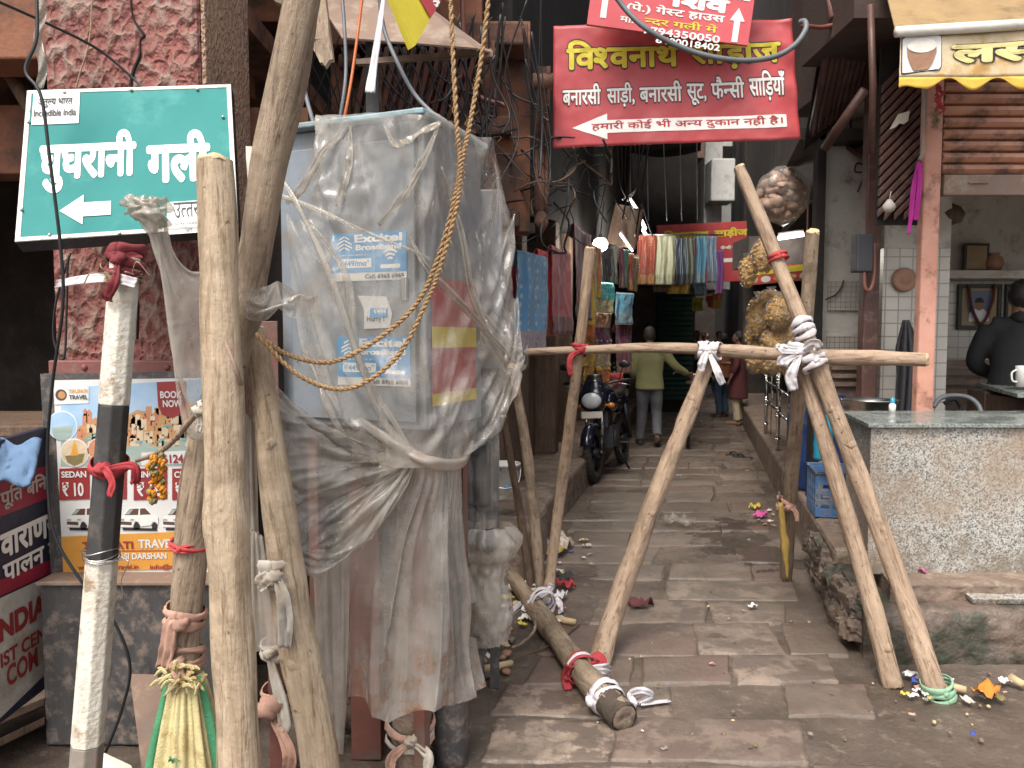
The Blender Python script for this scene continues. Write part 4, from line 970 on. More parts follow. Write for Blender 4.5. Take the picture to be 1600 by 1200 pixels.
htext('(पे.) गेस_ट हाउस', 978, 19, 1134, 17, MATS['letter_white'], .025); htext('न_दर गली में', 1006, 38, 1122, 13, MATS['letter_yellow'], .02)
htext('मो.', 968, 34, 990, 12, MATS['letter_white'], .02); htext('9794350050', 1003, 52, 1126, 11, MATS['letter_white'], .02); htext('8400018402', 1024, 67, 1126, 10, MATS['letter_white'], .02)
for px, py in ((942, 28), (1147, 66)):
    x, y = gp(px, py); L = .20
    shape('arrow', MATS['letter_white'], gh, o, ux, uy, [[(x - .018, y), (x + .018, y), (x + .018, y + L * .62), (x + .045, y + L * .62), (x, y + L), (x - .045, y + L * .62), (x - .018, y + L * .62)]], .003)

# ---- hanging yellow / red sign corner, seen from below
o, ux, uy, w, h = plane3(at(603, -60, 2.95), at(695, -60, 3.25), at(643, 74, 3.0)); n = ux.cross(uy)
ys = thing('hanging_sign', 'yellow sign with red corner lettering hanging above the wrapped cabinet', 'sign', at(643, 74, 3.0))
P = [at(600, -30, 2.95), at(643, 75, 3.0), at(649, 71, 3.05), at(712, -40, 3.3)]
nn = (P[1] - P[0]).cross(P[3] - P[0]).normalized(); b = MB(); b.add(P + [p - nn * .02 for p in P], [(0, 1, 2, 3), (7, 6, 5, 4), (0, 4, 5, 1), (1, 5, 6, 2), (2, 6, 7, 3), (3, 7, 4, 0)], False)
b.build('panel', MATS['letter_yellow'], ys)
for sgn in (1, -1):
    Q = [P[0].lerp(P[3], .30), P[1].lerp(P[2], .55).lerp(P[3], .38), P[2].lerp(P[3], .42), P[3]]
    off = nn * (.002 if sgn > 0 else -.022); b = MB(); b.add([q + off for q in Q], [(0, 1, 2, 3)], False); b.build('red_field', MATS['sign_red'], ys)
d_ = (P[3] - P[2]).normalized(); e_ = nn.cross(d_)
fo = P[2].lerp(P[3], .62) - nn * 0
vis = -1 if (Vector((0, 0, CAM_H)) - P[0]).dot(nn) < 0 else 1
text('SA', P[2].lerp(P[3], .5) + nn * vis * (.004 if vis > 0 else .024) + d_ * .0, d_, e_ * vis * (1), MATS['letter_white'], ys, h=.05, bold=.04, lift=.0)

# ---- lassi awning with painted pot
LY = 3.95
tl, tr, bl, br = at(1407, 60, LY), at(1640, 45, LY), at(1405, 120, LY), at(1640, 118, LY)
aw = thing('lassi_awning', 'cream shop awning valance with painted clay pot and scalloped yellow edge', 'awning', at(1405, 130, LY))
def ab(u, v): 
    return (bl * (1 - u) + br * u) * (1 - v) + (tl * (1 - u) + tr * u) * v
an = (br - bl).cross(tl - bl).normalized()
def awv(u, v): return ab(u, v) + an * (.006 * math.sin(u * 9) + .004 * fbm(u * 6, v * 2, 1))
N_ = 100; b = MB(); b.grid(np.array([[awv(j / N_, -.02 + 1.05 * i / 12) for j in range(N_ + 1)] for i in range(13)])); b.build('valance', MATS['awning_cream'], aw, solid=.003)
rows = []
for i in range(5):
    row = []
    for j in range(N_ + 1):
        u = j / N_; dip = -.16 + .14 * math.cos(u * 19.5 - .2) - (.25 * max(0, 1 - u * 7)); row.append(awv(u, -.02 + dip * i / 4 - .0) )
    rows.append(row)
b = MB(); b.grid(np.array(rows)); b.build('scallop_edge', MATS['awning_yellow'], aw, solid=.003)
b = MB(); b.tube([at(1400, 50, LY - .02), at(1700, 32, LY - .02)], .026, 14); b.build('roller_tube', MATS['pvc'], aw)
b = MB(); b.add([at(1398, 44, LY), at(1700, 28, LY), at(1680, -60, 4.55), at(1372, -60, 4.55)], [(0, 1, 2, 3)], False); b.build('canvas', MATS['awning_canvas'], aw, solid=.006)
def ap(px, py):
    c = Vector((0, 0, CAM_H)); d = at(px, py, 2) - c; k = (bl - c).dot(an) / d.dot(an); q = c + d * k
    u = (q - bl).dot((br - bl).normalized()) / (br - bl).length; v = (q - bl - (br - bl) * u).dot((tl - bl).normalized()) / (tl - bl).length; return u, v
def ashape(name, m, pts, lift):
    b = MB(); P = [awv(*ap(*p)) + an * lift for p in pts]; b.add(P, [tuple(range(len(P)))], False); return b.build(name, m, aw)
ashape('pot_frame', MATS['letter_black'], [(1407, 116), (1407, 62), (1412, 58), (1466, 58), (1470, 62), (1470, 106), (1466, 111), (1412, 117)], .006)
ashape('pot_field', MATS['poster_white'], [(1408.5, 114.5), (1408.5, 63), (1413, 59.5), (1465, 59.5), (1468.5, 63), (1468.5, 105.5), (1465, 109.5), (1413, 115)], .0075)
ashape('painted_pot', MATS['clay'], [(1415, 76), (1416, 90), (1421, 104), (1426, 112), (1447, 110), (1455, 100), (1461, 84), (1460, 72), (1438, 66)][::-1], .009)
q = [ (1438 + 22.5 * math.cos(t), 74 + 11 * math.sin(t)) for t in np.linspace(0, -2 * math.pi, 24, endpoint=False)]; ashape('painted_lassi', MATS['lassi'], q, .0105)
u0, v0 = ap(1484, 101); u1, v1 = ap(1700, 66)
V0 = lambda u, v: awv(u, v)
outlined('लस_सी', u0, v0, u1, v1 + .05, MATS['letter_pale_yellow'], MATS['letter_black'], aw, V0, an, .05, .035, .009)

# ---- second maroon saree sign deep in the alley
o, ux, uy, w, h = plane3(at(1030, 352, 13), at(1170, 345, 13), at(1030, 445, 13)); n = ux.cross(uy)
s2 = thing('maroon_sign', 'maroon saree shop sign with yellow title deep in the alley', 'sign', o)
b = MB(); b.prism([(0, 0), (w, 0), (w, h), (0, h)], o, ux, uy, .04); b.build('panel', MATS['sign_red'], s2)
def stext(s, px, py, px1, ph, m): 
    x0, y0 = gp(px, py); x1, y1 = gp(px1, py - ph); text(s, o + ux * x0 + uy * y0, ux, uy, m, s2, w=x1 - x0, h=y1 - y0, bold=.04, lift=.006)
stext('िवश_वनाथ', 1037, 375, 1108, 18, MATS['letter_yellow']); stext('साड़ीज', 1116, 373, 1168, 19, MATS['letter_yellow']); stext('फैन_सी सािड़याँ', 1126, 391, 1164, 9, MATS['letter_white'])
x0, y0 = gp(1128, 410); x1, y1 = gp(1168, 402); b = MB(); rect(b, o, ux, uy, x0, y0, x1, y1, .003); b.build('stripe', MATS['letter_white'], s2)
# ================================================================ LEFT FOREGROUND
# rusty steel box under the poster
mb = thing('steel_box', 'rust streaked black steel box standing under the travel poster', 'steel box', (-1.5, 2.9, 0))
p0, p1 = at(62, 920, 2.82), at(334, 920, 2.82); zt = at(200, 914, 2.82).z
b = MB(); b.boxb(p0.x, p1.x + .06, 2.82, 2.995, 0, zt); b.boxb(p0.x + .01, PX1, 2.996, 3.5, 0, .6); b.build('body', MATS['metal_black_rust'], mb, bevel=.008)
b = MB(); b.boxb(p0.x - .008, p1.x + .065, 2.805, 2.999, zt + .001, zt + .016); b.build('lid', MATS['rust_plate'], mb, bevel=.004)
def strip(pts, width, m, name=None, parent=None, side=None, n=40, crump=.15, thick=.0025, seed=0, taper=None, build=True):
    """ribbon of cloth along pts: width across, crumpled, thin but solid"""
    P = crom(pts, n); rows = []; k = 6; last = None
    for i, p in enumerate(P):
        d = (P[min(i + 1, n)] - P[max(i - 1, 0)]).normalized()
        s_ = Vector(side) if side else (last or Vector((0, -1, .3)).cross(d))
        s_ = s_ - d * s_.dot(d)
        if s_.length < 1e-3: s_ = Vector((1, 0, 0)) - d * d.x
        s_.normalize(); last = s_; nn = d.cross(s_); w = lerpl(width, i / n)
        row = []
        for j in range(k + 1):
            a = (j / k - .5); c = crump * w * fbm(j * .55 + seed, i * .09 + seed * 3, seed, 3) + .16 * w * math.sin(j * 2.2 + seed) * crump * 3
            row.append(p + s_ * (a * w) + nn * c)
        rows.append(row)
    b = MB(); b.grid(np.array(rows))
    if not build: return b
    return b.build(name, m, parent, solid=thick)
def tie(name, label, m, c, axis, r, wraps=3, band=.05, tails=(), group=None, seed=0, cat='cloth tie', knot=.022, tw=.03, m2=None):
    """strip of cloth wound round a pole: wraps, a knot and hanging tails"""
    c = Vector(c); ax = Vector(axis).normalized(); rd = random.Random(seed + 5)
    o = thing(name, label, cat, c, group)
    u = Vector((0, -1, 0)) - ax * Vector((0, -1, 0)).dot(ax); u.normalize(); w = ax.cross(u)
    for k in range(wraps):
        off = (k / max(1, wraps - 1) - .5) * band if wraps > 1 else 0; tl_ = rd.uniform(-.35, .35); pts = []
        for i in range(25):
            t = 2 * math.pi * i / 24; rr = r * (1.06 + .05 * k % .1 + .04 * math.sin(t * 3 + k))
            pts.append(c + ax * (off + tl_ * r * math.cos(t + k)) + u * (math.cos(t) * rr) + w * (math.sin(t) * rr))
        bw = band / wraps * 1.5; rows = []
        for i, p in enumerate(pts):
            rad = (p - c); rad -= ax * rad.dot(ax); rad.normalize(); row = []
            for j in range(6):
                a = j / 5 - .5; row.append(p + ax * (a * bw * (1 + .3 * math.sin(i * .8 + k))) + rad * (.005 * math.cos(a * 3.1) + .004 * fbm(i * .5, j * .9, seed + k, 2)))
            rows.append(row)
        b = MB(); b.grid(np.array(rows)); b.build('wrap', m if not (m2 and k % 2) else m2, o, solid=.004)
    kp = c + u * (r * 1.15) + w * rd.uniform(-.3, .3) * r
    b = MB(); b.sphere(kp, (knot, knot * .8, knot * .85), 12, 8, wob=.5, seed=seed); b.sphere(kp + w * knot * .5 + ax * knot * .3, knot * .75, 10, 7, wob=.5, seed=seed + 1); b.build('knot', m, o)
    for q, tail in enumerate(tails):
        pts = [kp] + [Vector(t) for t in tail]
        strip(pts, [tw * .4, tw * .8, tw * .9, tw * .7], m2 if (m2 and q % 2) else m, 'tail', o, seed=seed + q, n=24, crump=.3)
    return o
def pole(name, label, pts, rad, m, cat='wooden pole', group=None, knots=2, seed=0, n=18, seg=60, cut='chip_wood', bark=None, wob=.16):
    """rough tree pole: bent, lumpy, with branch stubs; local z runs along it so that the grain does too"""
    P = crom(pts, seg); d = (P[-1] - P[0]).normalized(); q = d.to_track_quat('Z', 'X'); qi = q.inverted(); o0 = P[0]
    rd = random.Random(seed + 40); rl_ = [lerpl(rad, i / seg) for i in range(seg + 1)]
    for k in range(5 + knots):                            # swollen nodes and thin spots along the stem
        i0, am, wd_ = rd.uniform(0, seg), rd.uniform(-.05, .13), rd.uniform(.8, 2.2); rl_ = [r * (1 + am * math.exp(-((i - i0) / wd_) ** 2)) for i, r in enumerate(rl_)]
    b = MB(); b.tube([qi @ (p - o0) for p in P], rl_, n, wob=wob, seed=seed, caps=False)
    for k in range(knots):   # branch scars
        i = rd.randint(6, seg - 6); t = rd.uniform(2.2, 5.4); r = lerpl(rad, i / seg)
        c = qi @ (P[i] - o0); dr = qi @ Vector((math.cos(t) * .6, -1 * abs(math.sin(t)), .25)); dr.normalize()
        b.tube([c + dr * r * .5, c + dr * r * .93, c + dr * r * 1.05], [r * .75, r * .5, r * .2], 10, wob=.5, seed=seed + k)
    root = thing(name, label, cat, o0, group); root.rotation_mode = 'QUATERNION'; root.rotation_quaternion = q
    ORG[root.name] = Vector((0, 0, 0)); b.build('shaft', m, root)
    for end, i, j in (('cut_end', 0, 1), ('cut_end', -1, -2)):
        a, c = qi @ (P[i] - o0), qi @ (P[j] - o0); dd = (a - c).normalized(); r = lerpl(rad, 0 if i == 0 else 1)
        e = MB(); Mq = dd.to_track_quat('Z', 'X').to_matrix(); prof = [(r * 1.01, -.004), (r * .93, .004), (r * .6, .007), (r * .25, .004), (.0005, .006)]
        e.lathe(prof, a, n, M=Mq)
        for v in e.v: v += dd * (.012 * mnoise.noise(v * 60))
        e.build(end, MATS[cut], root)
    return root
# ---- painted octagonal iron post with broken white and black bands
hp = thing('iron_post', 'old octagonal post with chipped white and black bands leaning before the poster', 'post', gnd(128, 1300))
HT, HB = at(196, 402, 2.38), gnd(130, 1282); HB.y = max(HB.y, 2.3)
HB = Vector((at(128, 1300, 2.36).x, 2.36, 0)); 
def hpt(t): return HB.lerp(HT, t)
def tz(py): # parameter along the post for a pixel row
    return min(np.linspace(0, 1, 400), key=lambda t: abs(proj(hpt(t))[1] - py))
def proj(p):
    d = Vector(p) - Vector((0, 0, CAM_H)); y = d.y * CP - d.z * SP; z = d.y * SP + d.z * CP
    return 800 + FPX * d.x / y, 600 - FPX * z / y
tb = [0] + [tz(v) for v in (1160, 870, 632)] + [1]
for k, mm in enumerate(('grey_primer', 'white_paint', 'black_paint', 'white_paint')):
    b = MB(); r0 = .050 - .007 * tb[k] + (0, .001, 0, .001)[k]; r1 = .050 - .007 * tb[k + 1] + (0, .001, 0, .001)[k]
    b.tube([hpt(tb[k]), hpt(tb[k + 1])], [r0, r1], 8, smooth=False, up=(.35, -1, 0)); b.build('painted_band', MATS[mm], hp, bevel=.004)
b = MB()
for q in (0, .012, .03):
    t = tz(872) ; c = hpt(t) + Vector((0, 0, q)); b.tube([c + Vector((math.cos(a) * .053, math.sin(a) * .053, .006 * math.sin(a * 2 + q * 90))) for a in np.linspace(0, 6.4, 26)], .0022, 6)
b.tube([hpt(tz(872)) + Vector((.03, -.045, 0)), at(200, 876, 2.28), at(190, 905, 2.3), at(193, 935, 2.32)], .0015, 5, 20); b.build('wire', MATS['steel'], hp)
# rag, twine and white tape round its top
ax = (HT - HB).normalized()
tie('red_rag', 'dark red rag tied round the top of the painted post', MATS['cotton_maroon'], hpt(tz(408)), ax, .046, 3, .06, [[at(178, 440, 2.3), at(168, 462, 2.32), at(170, 470, 2.33)]], seed=3, tw=.04)
b = MB(); rd = random.Random(2)
for k in range(9):
    c = hpt(tz(424 + k * 2.2)); a0 = rd.uniform(0, 6)
    b.tube([c + Vector((math.cos(a + a0) * (.050 + .004 * rd.random()), math.sin(a + a0) * .052, rd.uniform(-.006, .006))) for a in np.linspace(0, 6.5, 20)], .0026, 5, 40)
for k in range(5):
    c = hpt(tz(430)); b.tube([c + Vector((-.03 + .02 * k, -.05, 0)), c + Vector((-.06 + .035 * k, -.08, .02 * rd.uniform(-1, 2))), c + Vector((-.09 + .05 * k, -.06, .03 * rd.uniform(-1, 1)))], .0018, 5, 14)
tag(b.build('twine_wrap', MATS['twine']), 'tangle of grey twine wound round the top of the painted post', 'twine')
strip([at(88, 444, 2.6), at(130, 437, 2.5), at(175, 434, 2.33), at(212, 442, 2.31)], .03, MATS['cotton_white'], 'white_tape', seed=2).select_set(False)
tag(bpy.data.objects['white_tape'], 'white cloth tape stretched from the painted post to the pillar', 'tape')
tie('red_cloth_tie', 'faded red cloth knotted round the black band of the painted post', MATS['cotton_red'], hpt(tz(728)), ax, .05, 1, .022, [[at(165, 735, 2.28), at(176, 755, 2.27), at(170, 776, 2.27)], [at(206, 728, 2.28), at(212, 750, 2.29), at(208, 756, 2.3)]], seed=9, tw=.03)

# ---- big poles of the left stand
A = [at(385, 1560, 1.86), at(374, 1180, 1.86), at(358, 900, 1.87), at(348, 600, 1.89), at(336, 252, 1.92)]
pole('thick_pole', 'thick pale debarked pole with sawn top standing before the green sign', A, [.057, .053, .050, .047, .042], MATS['wood_pale'], seed=1, knots=0)
Bp = [at(284, 1075, 2.16), at(293, 940, 2.15), at(315, 730, 2.14), at(362, 560, 2.12), at(392, 430, 2.1), at(420, 260, 2.08), at(452, 110, 2.06), at(482, -60, 2.04)]
pole('leaning_pole', 'long leaning pole rising past the wrapped cabinet out of the top of the picture', Bp, [.044, .045, .047, .046, .045, .047, .049, .046], MATS['wood_bark'], seed=4, knots=2)
Cp = [at(520, 1310, 2.16), at(498, 1180, 2.16), at(462, 980, 2.17), at(436, 800, 2.18), at(410, 600, 2.2), at(396, 515, 2.22)]
pole('cracked_pole', 'pale cracked pole with white bandage leaning beside the plastic sheet', Cp, [.058, .056, .052, .046, .036, .030], MATS['wood_pale'], seed=7, knots=3)
tie('bandage_tie', 'dirty white bandage knotted round the cracked pole with a long hanging end', MATS['cotton_grey'], at(437, 893, 2.17), Cp[2] - Cp[3], .049, 3, .06, [[at(441, 930, 2.09), at(446, 970, 2.09), at(444, 1012, 2.1)], [at(415, 905, 2.11), at(404, 918, 2.12)]], seed=12, tw=.05)
tie('pink_rag_tie', 'peach coloured rag knotted round the foot of the leaning pole', MATS['cotton_pink'], at(289, 965, 2.15), (.1, 0, 1), .048, 2, .035, [[at(268, 975, 2.09), at(262, 1010, 2.09), at(254, 1045, 2.1)]], seed=15, tw=.05)
tie('peach_rag_wrap', 'peach coloured rag wound above the mouth of the woven sack', MATS['cotton_pink'], at(286, 1025, 2.16), (.1, 0, 1), .048, 4, .05, [[at(275, 1045, 2.09), at(282, 1062, 2.08)]], seed=18, tw=.04)
tie('red_string', 'red string wound round the leaning pole above the orange poster band', MATS['string_red'], at(297, 851, 2.15), (.08, 0, 1), .0465, 4, .016, [], seed=19, knot=.009, cat='string')
b = MB(); b.tube([at(352, 533, 1.835), at(366, 570, 1.80), at(377, 602, 1.81)], [.006, .0045, .006], 8); tag(b.build('iron_peg', MATS['rust_plate']), 'rusty iron peg driven through the thick pale pole', 'peg')
b = MB(); b.tube([at(214, 720, 2.27), at(258, 700, 2.1), at(316, 636, 1.98)], [.006, .008, .007], 8, 20); tag(b.build('thin_stick', MATS['wood_warm']), 'thin stick tied between the painted post and the thick pole', 'stick')
tie('cream_cord_tie', 'cream cord tassel holding the thin stick to the thick pole', MATS['cotton_grey'], at(314, 640, 1.98), (.7, 0, .7), .012, 2, .02, [[at(311, 660, 1.97), at(310, 675, 1.97)], [at(318, 660, 1.97), at(318, 678, 1.97)]], seed=22, knot=.014, tw=.02, cat='cord')
gl = thing('marigold_garland', 'withered orange marigold garland hanging from the thin stick', 'garland', at(247, 710, 2.12))
rd = random.Random(6)
for k in range(22):
    t = k / 22; c = at(242 + rd.uniform(-10, 13) * (1 if t < .9 else .3), 712 + 76 * t, 2.1 + rd.uniform(-.02, .01)); b = MB()
    for q in range(5): b.sphere(c + Vector((rd.uniform(-.008, .008), rd.uniform(-.006, .006), rd.uniform(-.006, .006))), (.009, .009, .005), 8, 5, M=Matrix.Rotation(rd.uniform(0, 3), 3, 'X') @ Matrix.Rotation(rd.uniform(0, 3), 3, 'Y'), wob=.5, seed=k + q)
    b.build('flower', MATS['marigold'] if k % 4 else MATS['leaf_dry'], gl)
# ---- woven sack hanging from the leaning pole
sk = thing('woven_sack', 'yellow and green woven sack gathered and tied below the leaning pole', 'sack', at(285, 1060, 2.15))
rows = []; n_ = 140
for i in range(34):
    t = i / 33; row = []; yy = 1052 + 330 * t; cx = 291 + 6 * t; hw = 22 + 62 * t ** .8 + 14 * t * t
    for k in range(n_):
        a = 2 * math.pi * k / n_; fold = (1 - .55 * t) * (.13 * math.sin(a * 11 + 1.5 * math.sin(a * 2)) + .10 * math.sin(a * 23 + 2) + .05 * fbm(a * 3, t * 3, 1))
        r = hw * (1 + fold) / 1200 * 2.15; c = at(cx, yy, 2.15); row.append(c + Vector((math.cos(a) * r, math.sin(a) * r * .75, 0)))
    rows.append(row)
b = MB(); b.grid(np.array(rows), wrap=True); b.build('bag', MATS['sack'], sk, solid=.003)
for a0 in (3.55, 5.9):                                  # green selvedge stripes woven along the sack
    R_ = [[Vector(rows[i][int((a0 + w_) / 6.283 * n_) % n_]) + (Vector(rows[i][int((a0 + w_) / 6.283 * n_) % n_]) - at(291, 1052 + 330 * i / 33, 2.15)).normalized() * .004 for w_ in (-.10, -.05, 0, .05, .1)] for i in range(34)]
    b = MB(); b.grid(np.array(R_)); b.build('green_stripe', MATS['sack_green'], sk, solid=.002)
def fr(k): return rows[12][k]
for wd_, yy, ph in (('MT', 1190, 9),):
    o_ = at(262, yy, 2.07); text(wd_, o_, Vector((.9, .0, -.45)).normalized(), Vector((.4, 0, .9)).normalized(), MATS['sack_green'], sk, h=.018, bold=.02, lift=0)
b = MB()
for k in range(44):
    c = at(285 + rd.uniform(-26, 30), 1058 + rd.uniform(-14, 14), 2.1 + rd.uniform(-.03, .02)); d = Vector((rd.uniform(-1, 1), rd.uniform(-.6, .2), rd.uniform(-.6, 1))) * .05
    b.tube([c, c + d * .5, c + d * .9 + Vector((0, 0, -.012))], [.006, .006, .003], 6, 8, flat=.2, wob=.4, seed=k)
b.build('frayed_mouth', MATS['sack'], sk)
# cut sheet metal and torn card on the ground by the steel box
b = MB(); P = [at(203, 1053, 2.76), at(246, 1054, 2.76), at(300, 1260, 2.6), at(230, 1260, 2.6)]; b.add(P, [(0, 1, 2, 3)], False); tag(b.build('metal_offcut', MATS['rust_plate'], solid=.006), 'rusty sheet metal offcut propped against the steel box behind the sack', 'metal sheet')
b = MB(); b.add([at(162, 1176, 2.6), at(205, 1196, 2.6), at(230, 1260, 2.5), at(150, 1270, 2.5)], [(0, 1, 2, 3)], False); tag(b.build('torn_card', MATS['paper'], solid=.006), 'torn piece of pale card at the foot of the steel box', 'card')
# table and planks in the dark shop on the left
tb_ = thing('shop_table', 'dark wooden table with a folded blue cloth in the unlit shop', 'table', at(-20, 690, 3.4))
b = MB(); b.hexa([at(-260, 688, 3.3), at(74, 684, 3.3), at(74, 655, 4.2), at(-200, 655, 4.2)], [at(-260, 668, 3.3), at(74, 664, 3.3), at(74, 642, 4.2), at(-200, 642, 4.2)]); b.build('tabletop', MATS['wood_dark'], tb_, bevel=.01)
for px in (-250, 62):
    b = MB(); q = at(px, 686, 3.4); b.boxb(q.x - .04, q.x + .04, 3.38, 3.46, 0, q.z); b.build('leg', MATS['wood_dark'], tb_)
G = np.array([[at(-40 + 105 * j / 20 - 18 * i / 12, 690 + 66 * i / 12 + 6 * math.sin(j * .6 + i * .3), 2.72 - .1 * i / 12 + .015 * fbm(j * .4, i * .4, 2)) for j in range(21)] for i in range(13)])
b = MB(); b.grid(G); tag(b.build('folded_cloth', MATS['cloth_blue'], solid=.01), 'pale blue checked cloth folded over the top of the painted board', 'cloth')
for k in range(3):
    b = MB(); b.hexa([at(-60, 1120 + 38 * k, 2.75 - .1 * k), at(70, 1072 + 30 * k, 3.0 - .1 * k), at(74, 1072 + 30 * k, 3.2 - .1 * k), at(-60, 1120 + 38 * k, 2.95 - .1 * k)], [at(-60, 1106 + 38 * k, 2.75 - .1 * k), at(70, 1060 + 30 * k, 3.0 - .1 * k), at(74, 1060 + 30 * k, 3.2 - .1 * k), at(-60, 1106 + 38 * k, 2.95 - .1 * k)])
    tag(b.build('plank', MATS['wood_dark' if k != 1 else 'rust_plate'], bevel=.004), ('top dark plank stacked under the painted board', 'middle rust coloured plank stacked under the painted board', 'lowest dark plank lying under the painted board')[k], 'plank')
# ---- cables at the left
def cable(name, label, pts, r, m, group=None, n=50, cat='cable'):
    b = MB(); b.tube(pts, r, 8, n); return tag(b.build(name, MATS[m]), label, cat, group)
cable('cable', 'black cable hanging in front of the green sign and down the poster', [at(57, -20, 2.5), at(57, 60, 2.48), at(40, 110, 2.47), at(64, 150, 2.46), at(78, 250, 2.46), at(95, 390, 2.48), at(98, 480, 2.5), at(82, 600, 2.55), at(74, 720, 2.6), at(84, 830, 2.6), at(125, 905, 2.6), at(176, 968, 2.6), at(203, 1040, 2.6), at(190, 1110, 2.62), at(165, 1175, 2.65)], .0055, 'cable_black', n=160)
cable('cable', 'black cable crossing the top of the red pillar down to the green sign', [at(-20, -5, 2.5), at(70, 35, 2.7), at(150, 75, 2.85), at(200, 115, 2.9), at(226, 140, 2.9)], .005, 'cable_black')
cable('cable', 'thin tan cord running down the red pillar face above the sign', [at(144, -20, 2.97), at(140, 60, 2.97), at(122, 125, 2.97), at(110, 180, 2.97)], .003, 'twine')
cable('cable', 'black cable loop hanging beside the pillar behind the painted post', [at(110, 395, 2.96), at(88, 470, 2.96), at(84, 530, 2.97), at(100, 560, 2.96), at(104, 480, 2.96), at(106, 400, 2.96)], .0045, 'cable_black')
G = np.array([[at(56 + 14 * j / 5 + 4 * math.sin(i * .5), -10 + 148 * i / 20, 2.6 + .01 * math.sin(i + j)) for j in range(6)] for i in range(21)])
b = MB(); b.grid(G); tag(b.build('torn_strip', MATS['plastic_milky'], solid=.001), 'torn pale plastic strip dangling above the green sign corner', 'plastic strip')
b = MB(); b.hexa([at(384, 245, 2.8), at(406, 245, 2.8), at(402, 300, 2.8), at(388, 296, 2.8)], [at(384, 228, 2.79), at(404, 230, 2.79), at(400, 290, 2.79), at(388, 290, 2.79)])
tag(b.build('paper_scrap', MATS['paper']), 'scrap of printed paper stuck beside the leaning pole', 'paper')
# ================================================================ CABINET ON ITS STAND
FR, yaw = Vector((-.282, 2.45, 0)), R(22)
cf = Vector((-math.cos(yaw), math.sin(yaw), 0)); cs = Vector((math.sin(yaw), math.cos(yaw), 0))   # along the front to the left; along the side to the back
CW, CD, CZ0, CZ1 = .56, .45, 1.245, 2.235
def cab(u, v, z): return FR + cf * u + cs * v + Vector((0, 0, z))
def cbox(b, u0, u1, v0, v1, z0, z1): return b.hexa([cab(u0, v0, z0), cab(u0, v1, z0), cab(u1, v1, z0), cab(u1, v0, z0)][::-1], [cab(u0, v0, z1), cab(u0, v1, z1), cab(u1, v1, z1), cab(u1, v0, z1)][::-1])
cb = thing('cabinet', 'grey broadband cabinet on a stand wrapped in clear plastic sheeting', 'cabinet', cab(CW / 2, CD / 2, 0))
b = MB(); cbox(b, 0, CW, .012, CD, CZ0, CZ1); b.build('housing', MATS['cabinet_grey'], cb, bevel=.006)
b = MB(); cbox(b, .03, CW - .05, 0, .011, CZ0 + .025, CZ1 - .06); dr = b.build('door', MATS['cabinet_grey'], cb, bevel=.004)
b = MB(); cbox(b, .016, .024, -.003, .0, CZ0 + .02, CZ1 - .05); b.build('door_seam', MATS['near_black'], dr)
b = MB(); cbox(b, .05, .07, -.02, -.001, 1.66, 1.74); b.build('handle', MATS['steel'], dr, bevel=.004)
b = MB(); cbox(b, -.02, CW + .02, -.03, CD + .02, CZ1 + .001, CZ1 + .02); b.build('roof', MATS['cabinet_blue'], cb, bevel=.005)
for u, v in ((.06, .08), (CW - .08, .08), (.06, CD - .06), (CW - .06, CD - .06)):
    b = MB(); cbox(b, u - .02, u + .02, v - .02, v + .02, 0, CZ0 - .001); b.build('leg', MATS['steel_red'], cb)
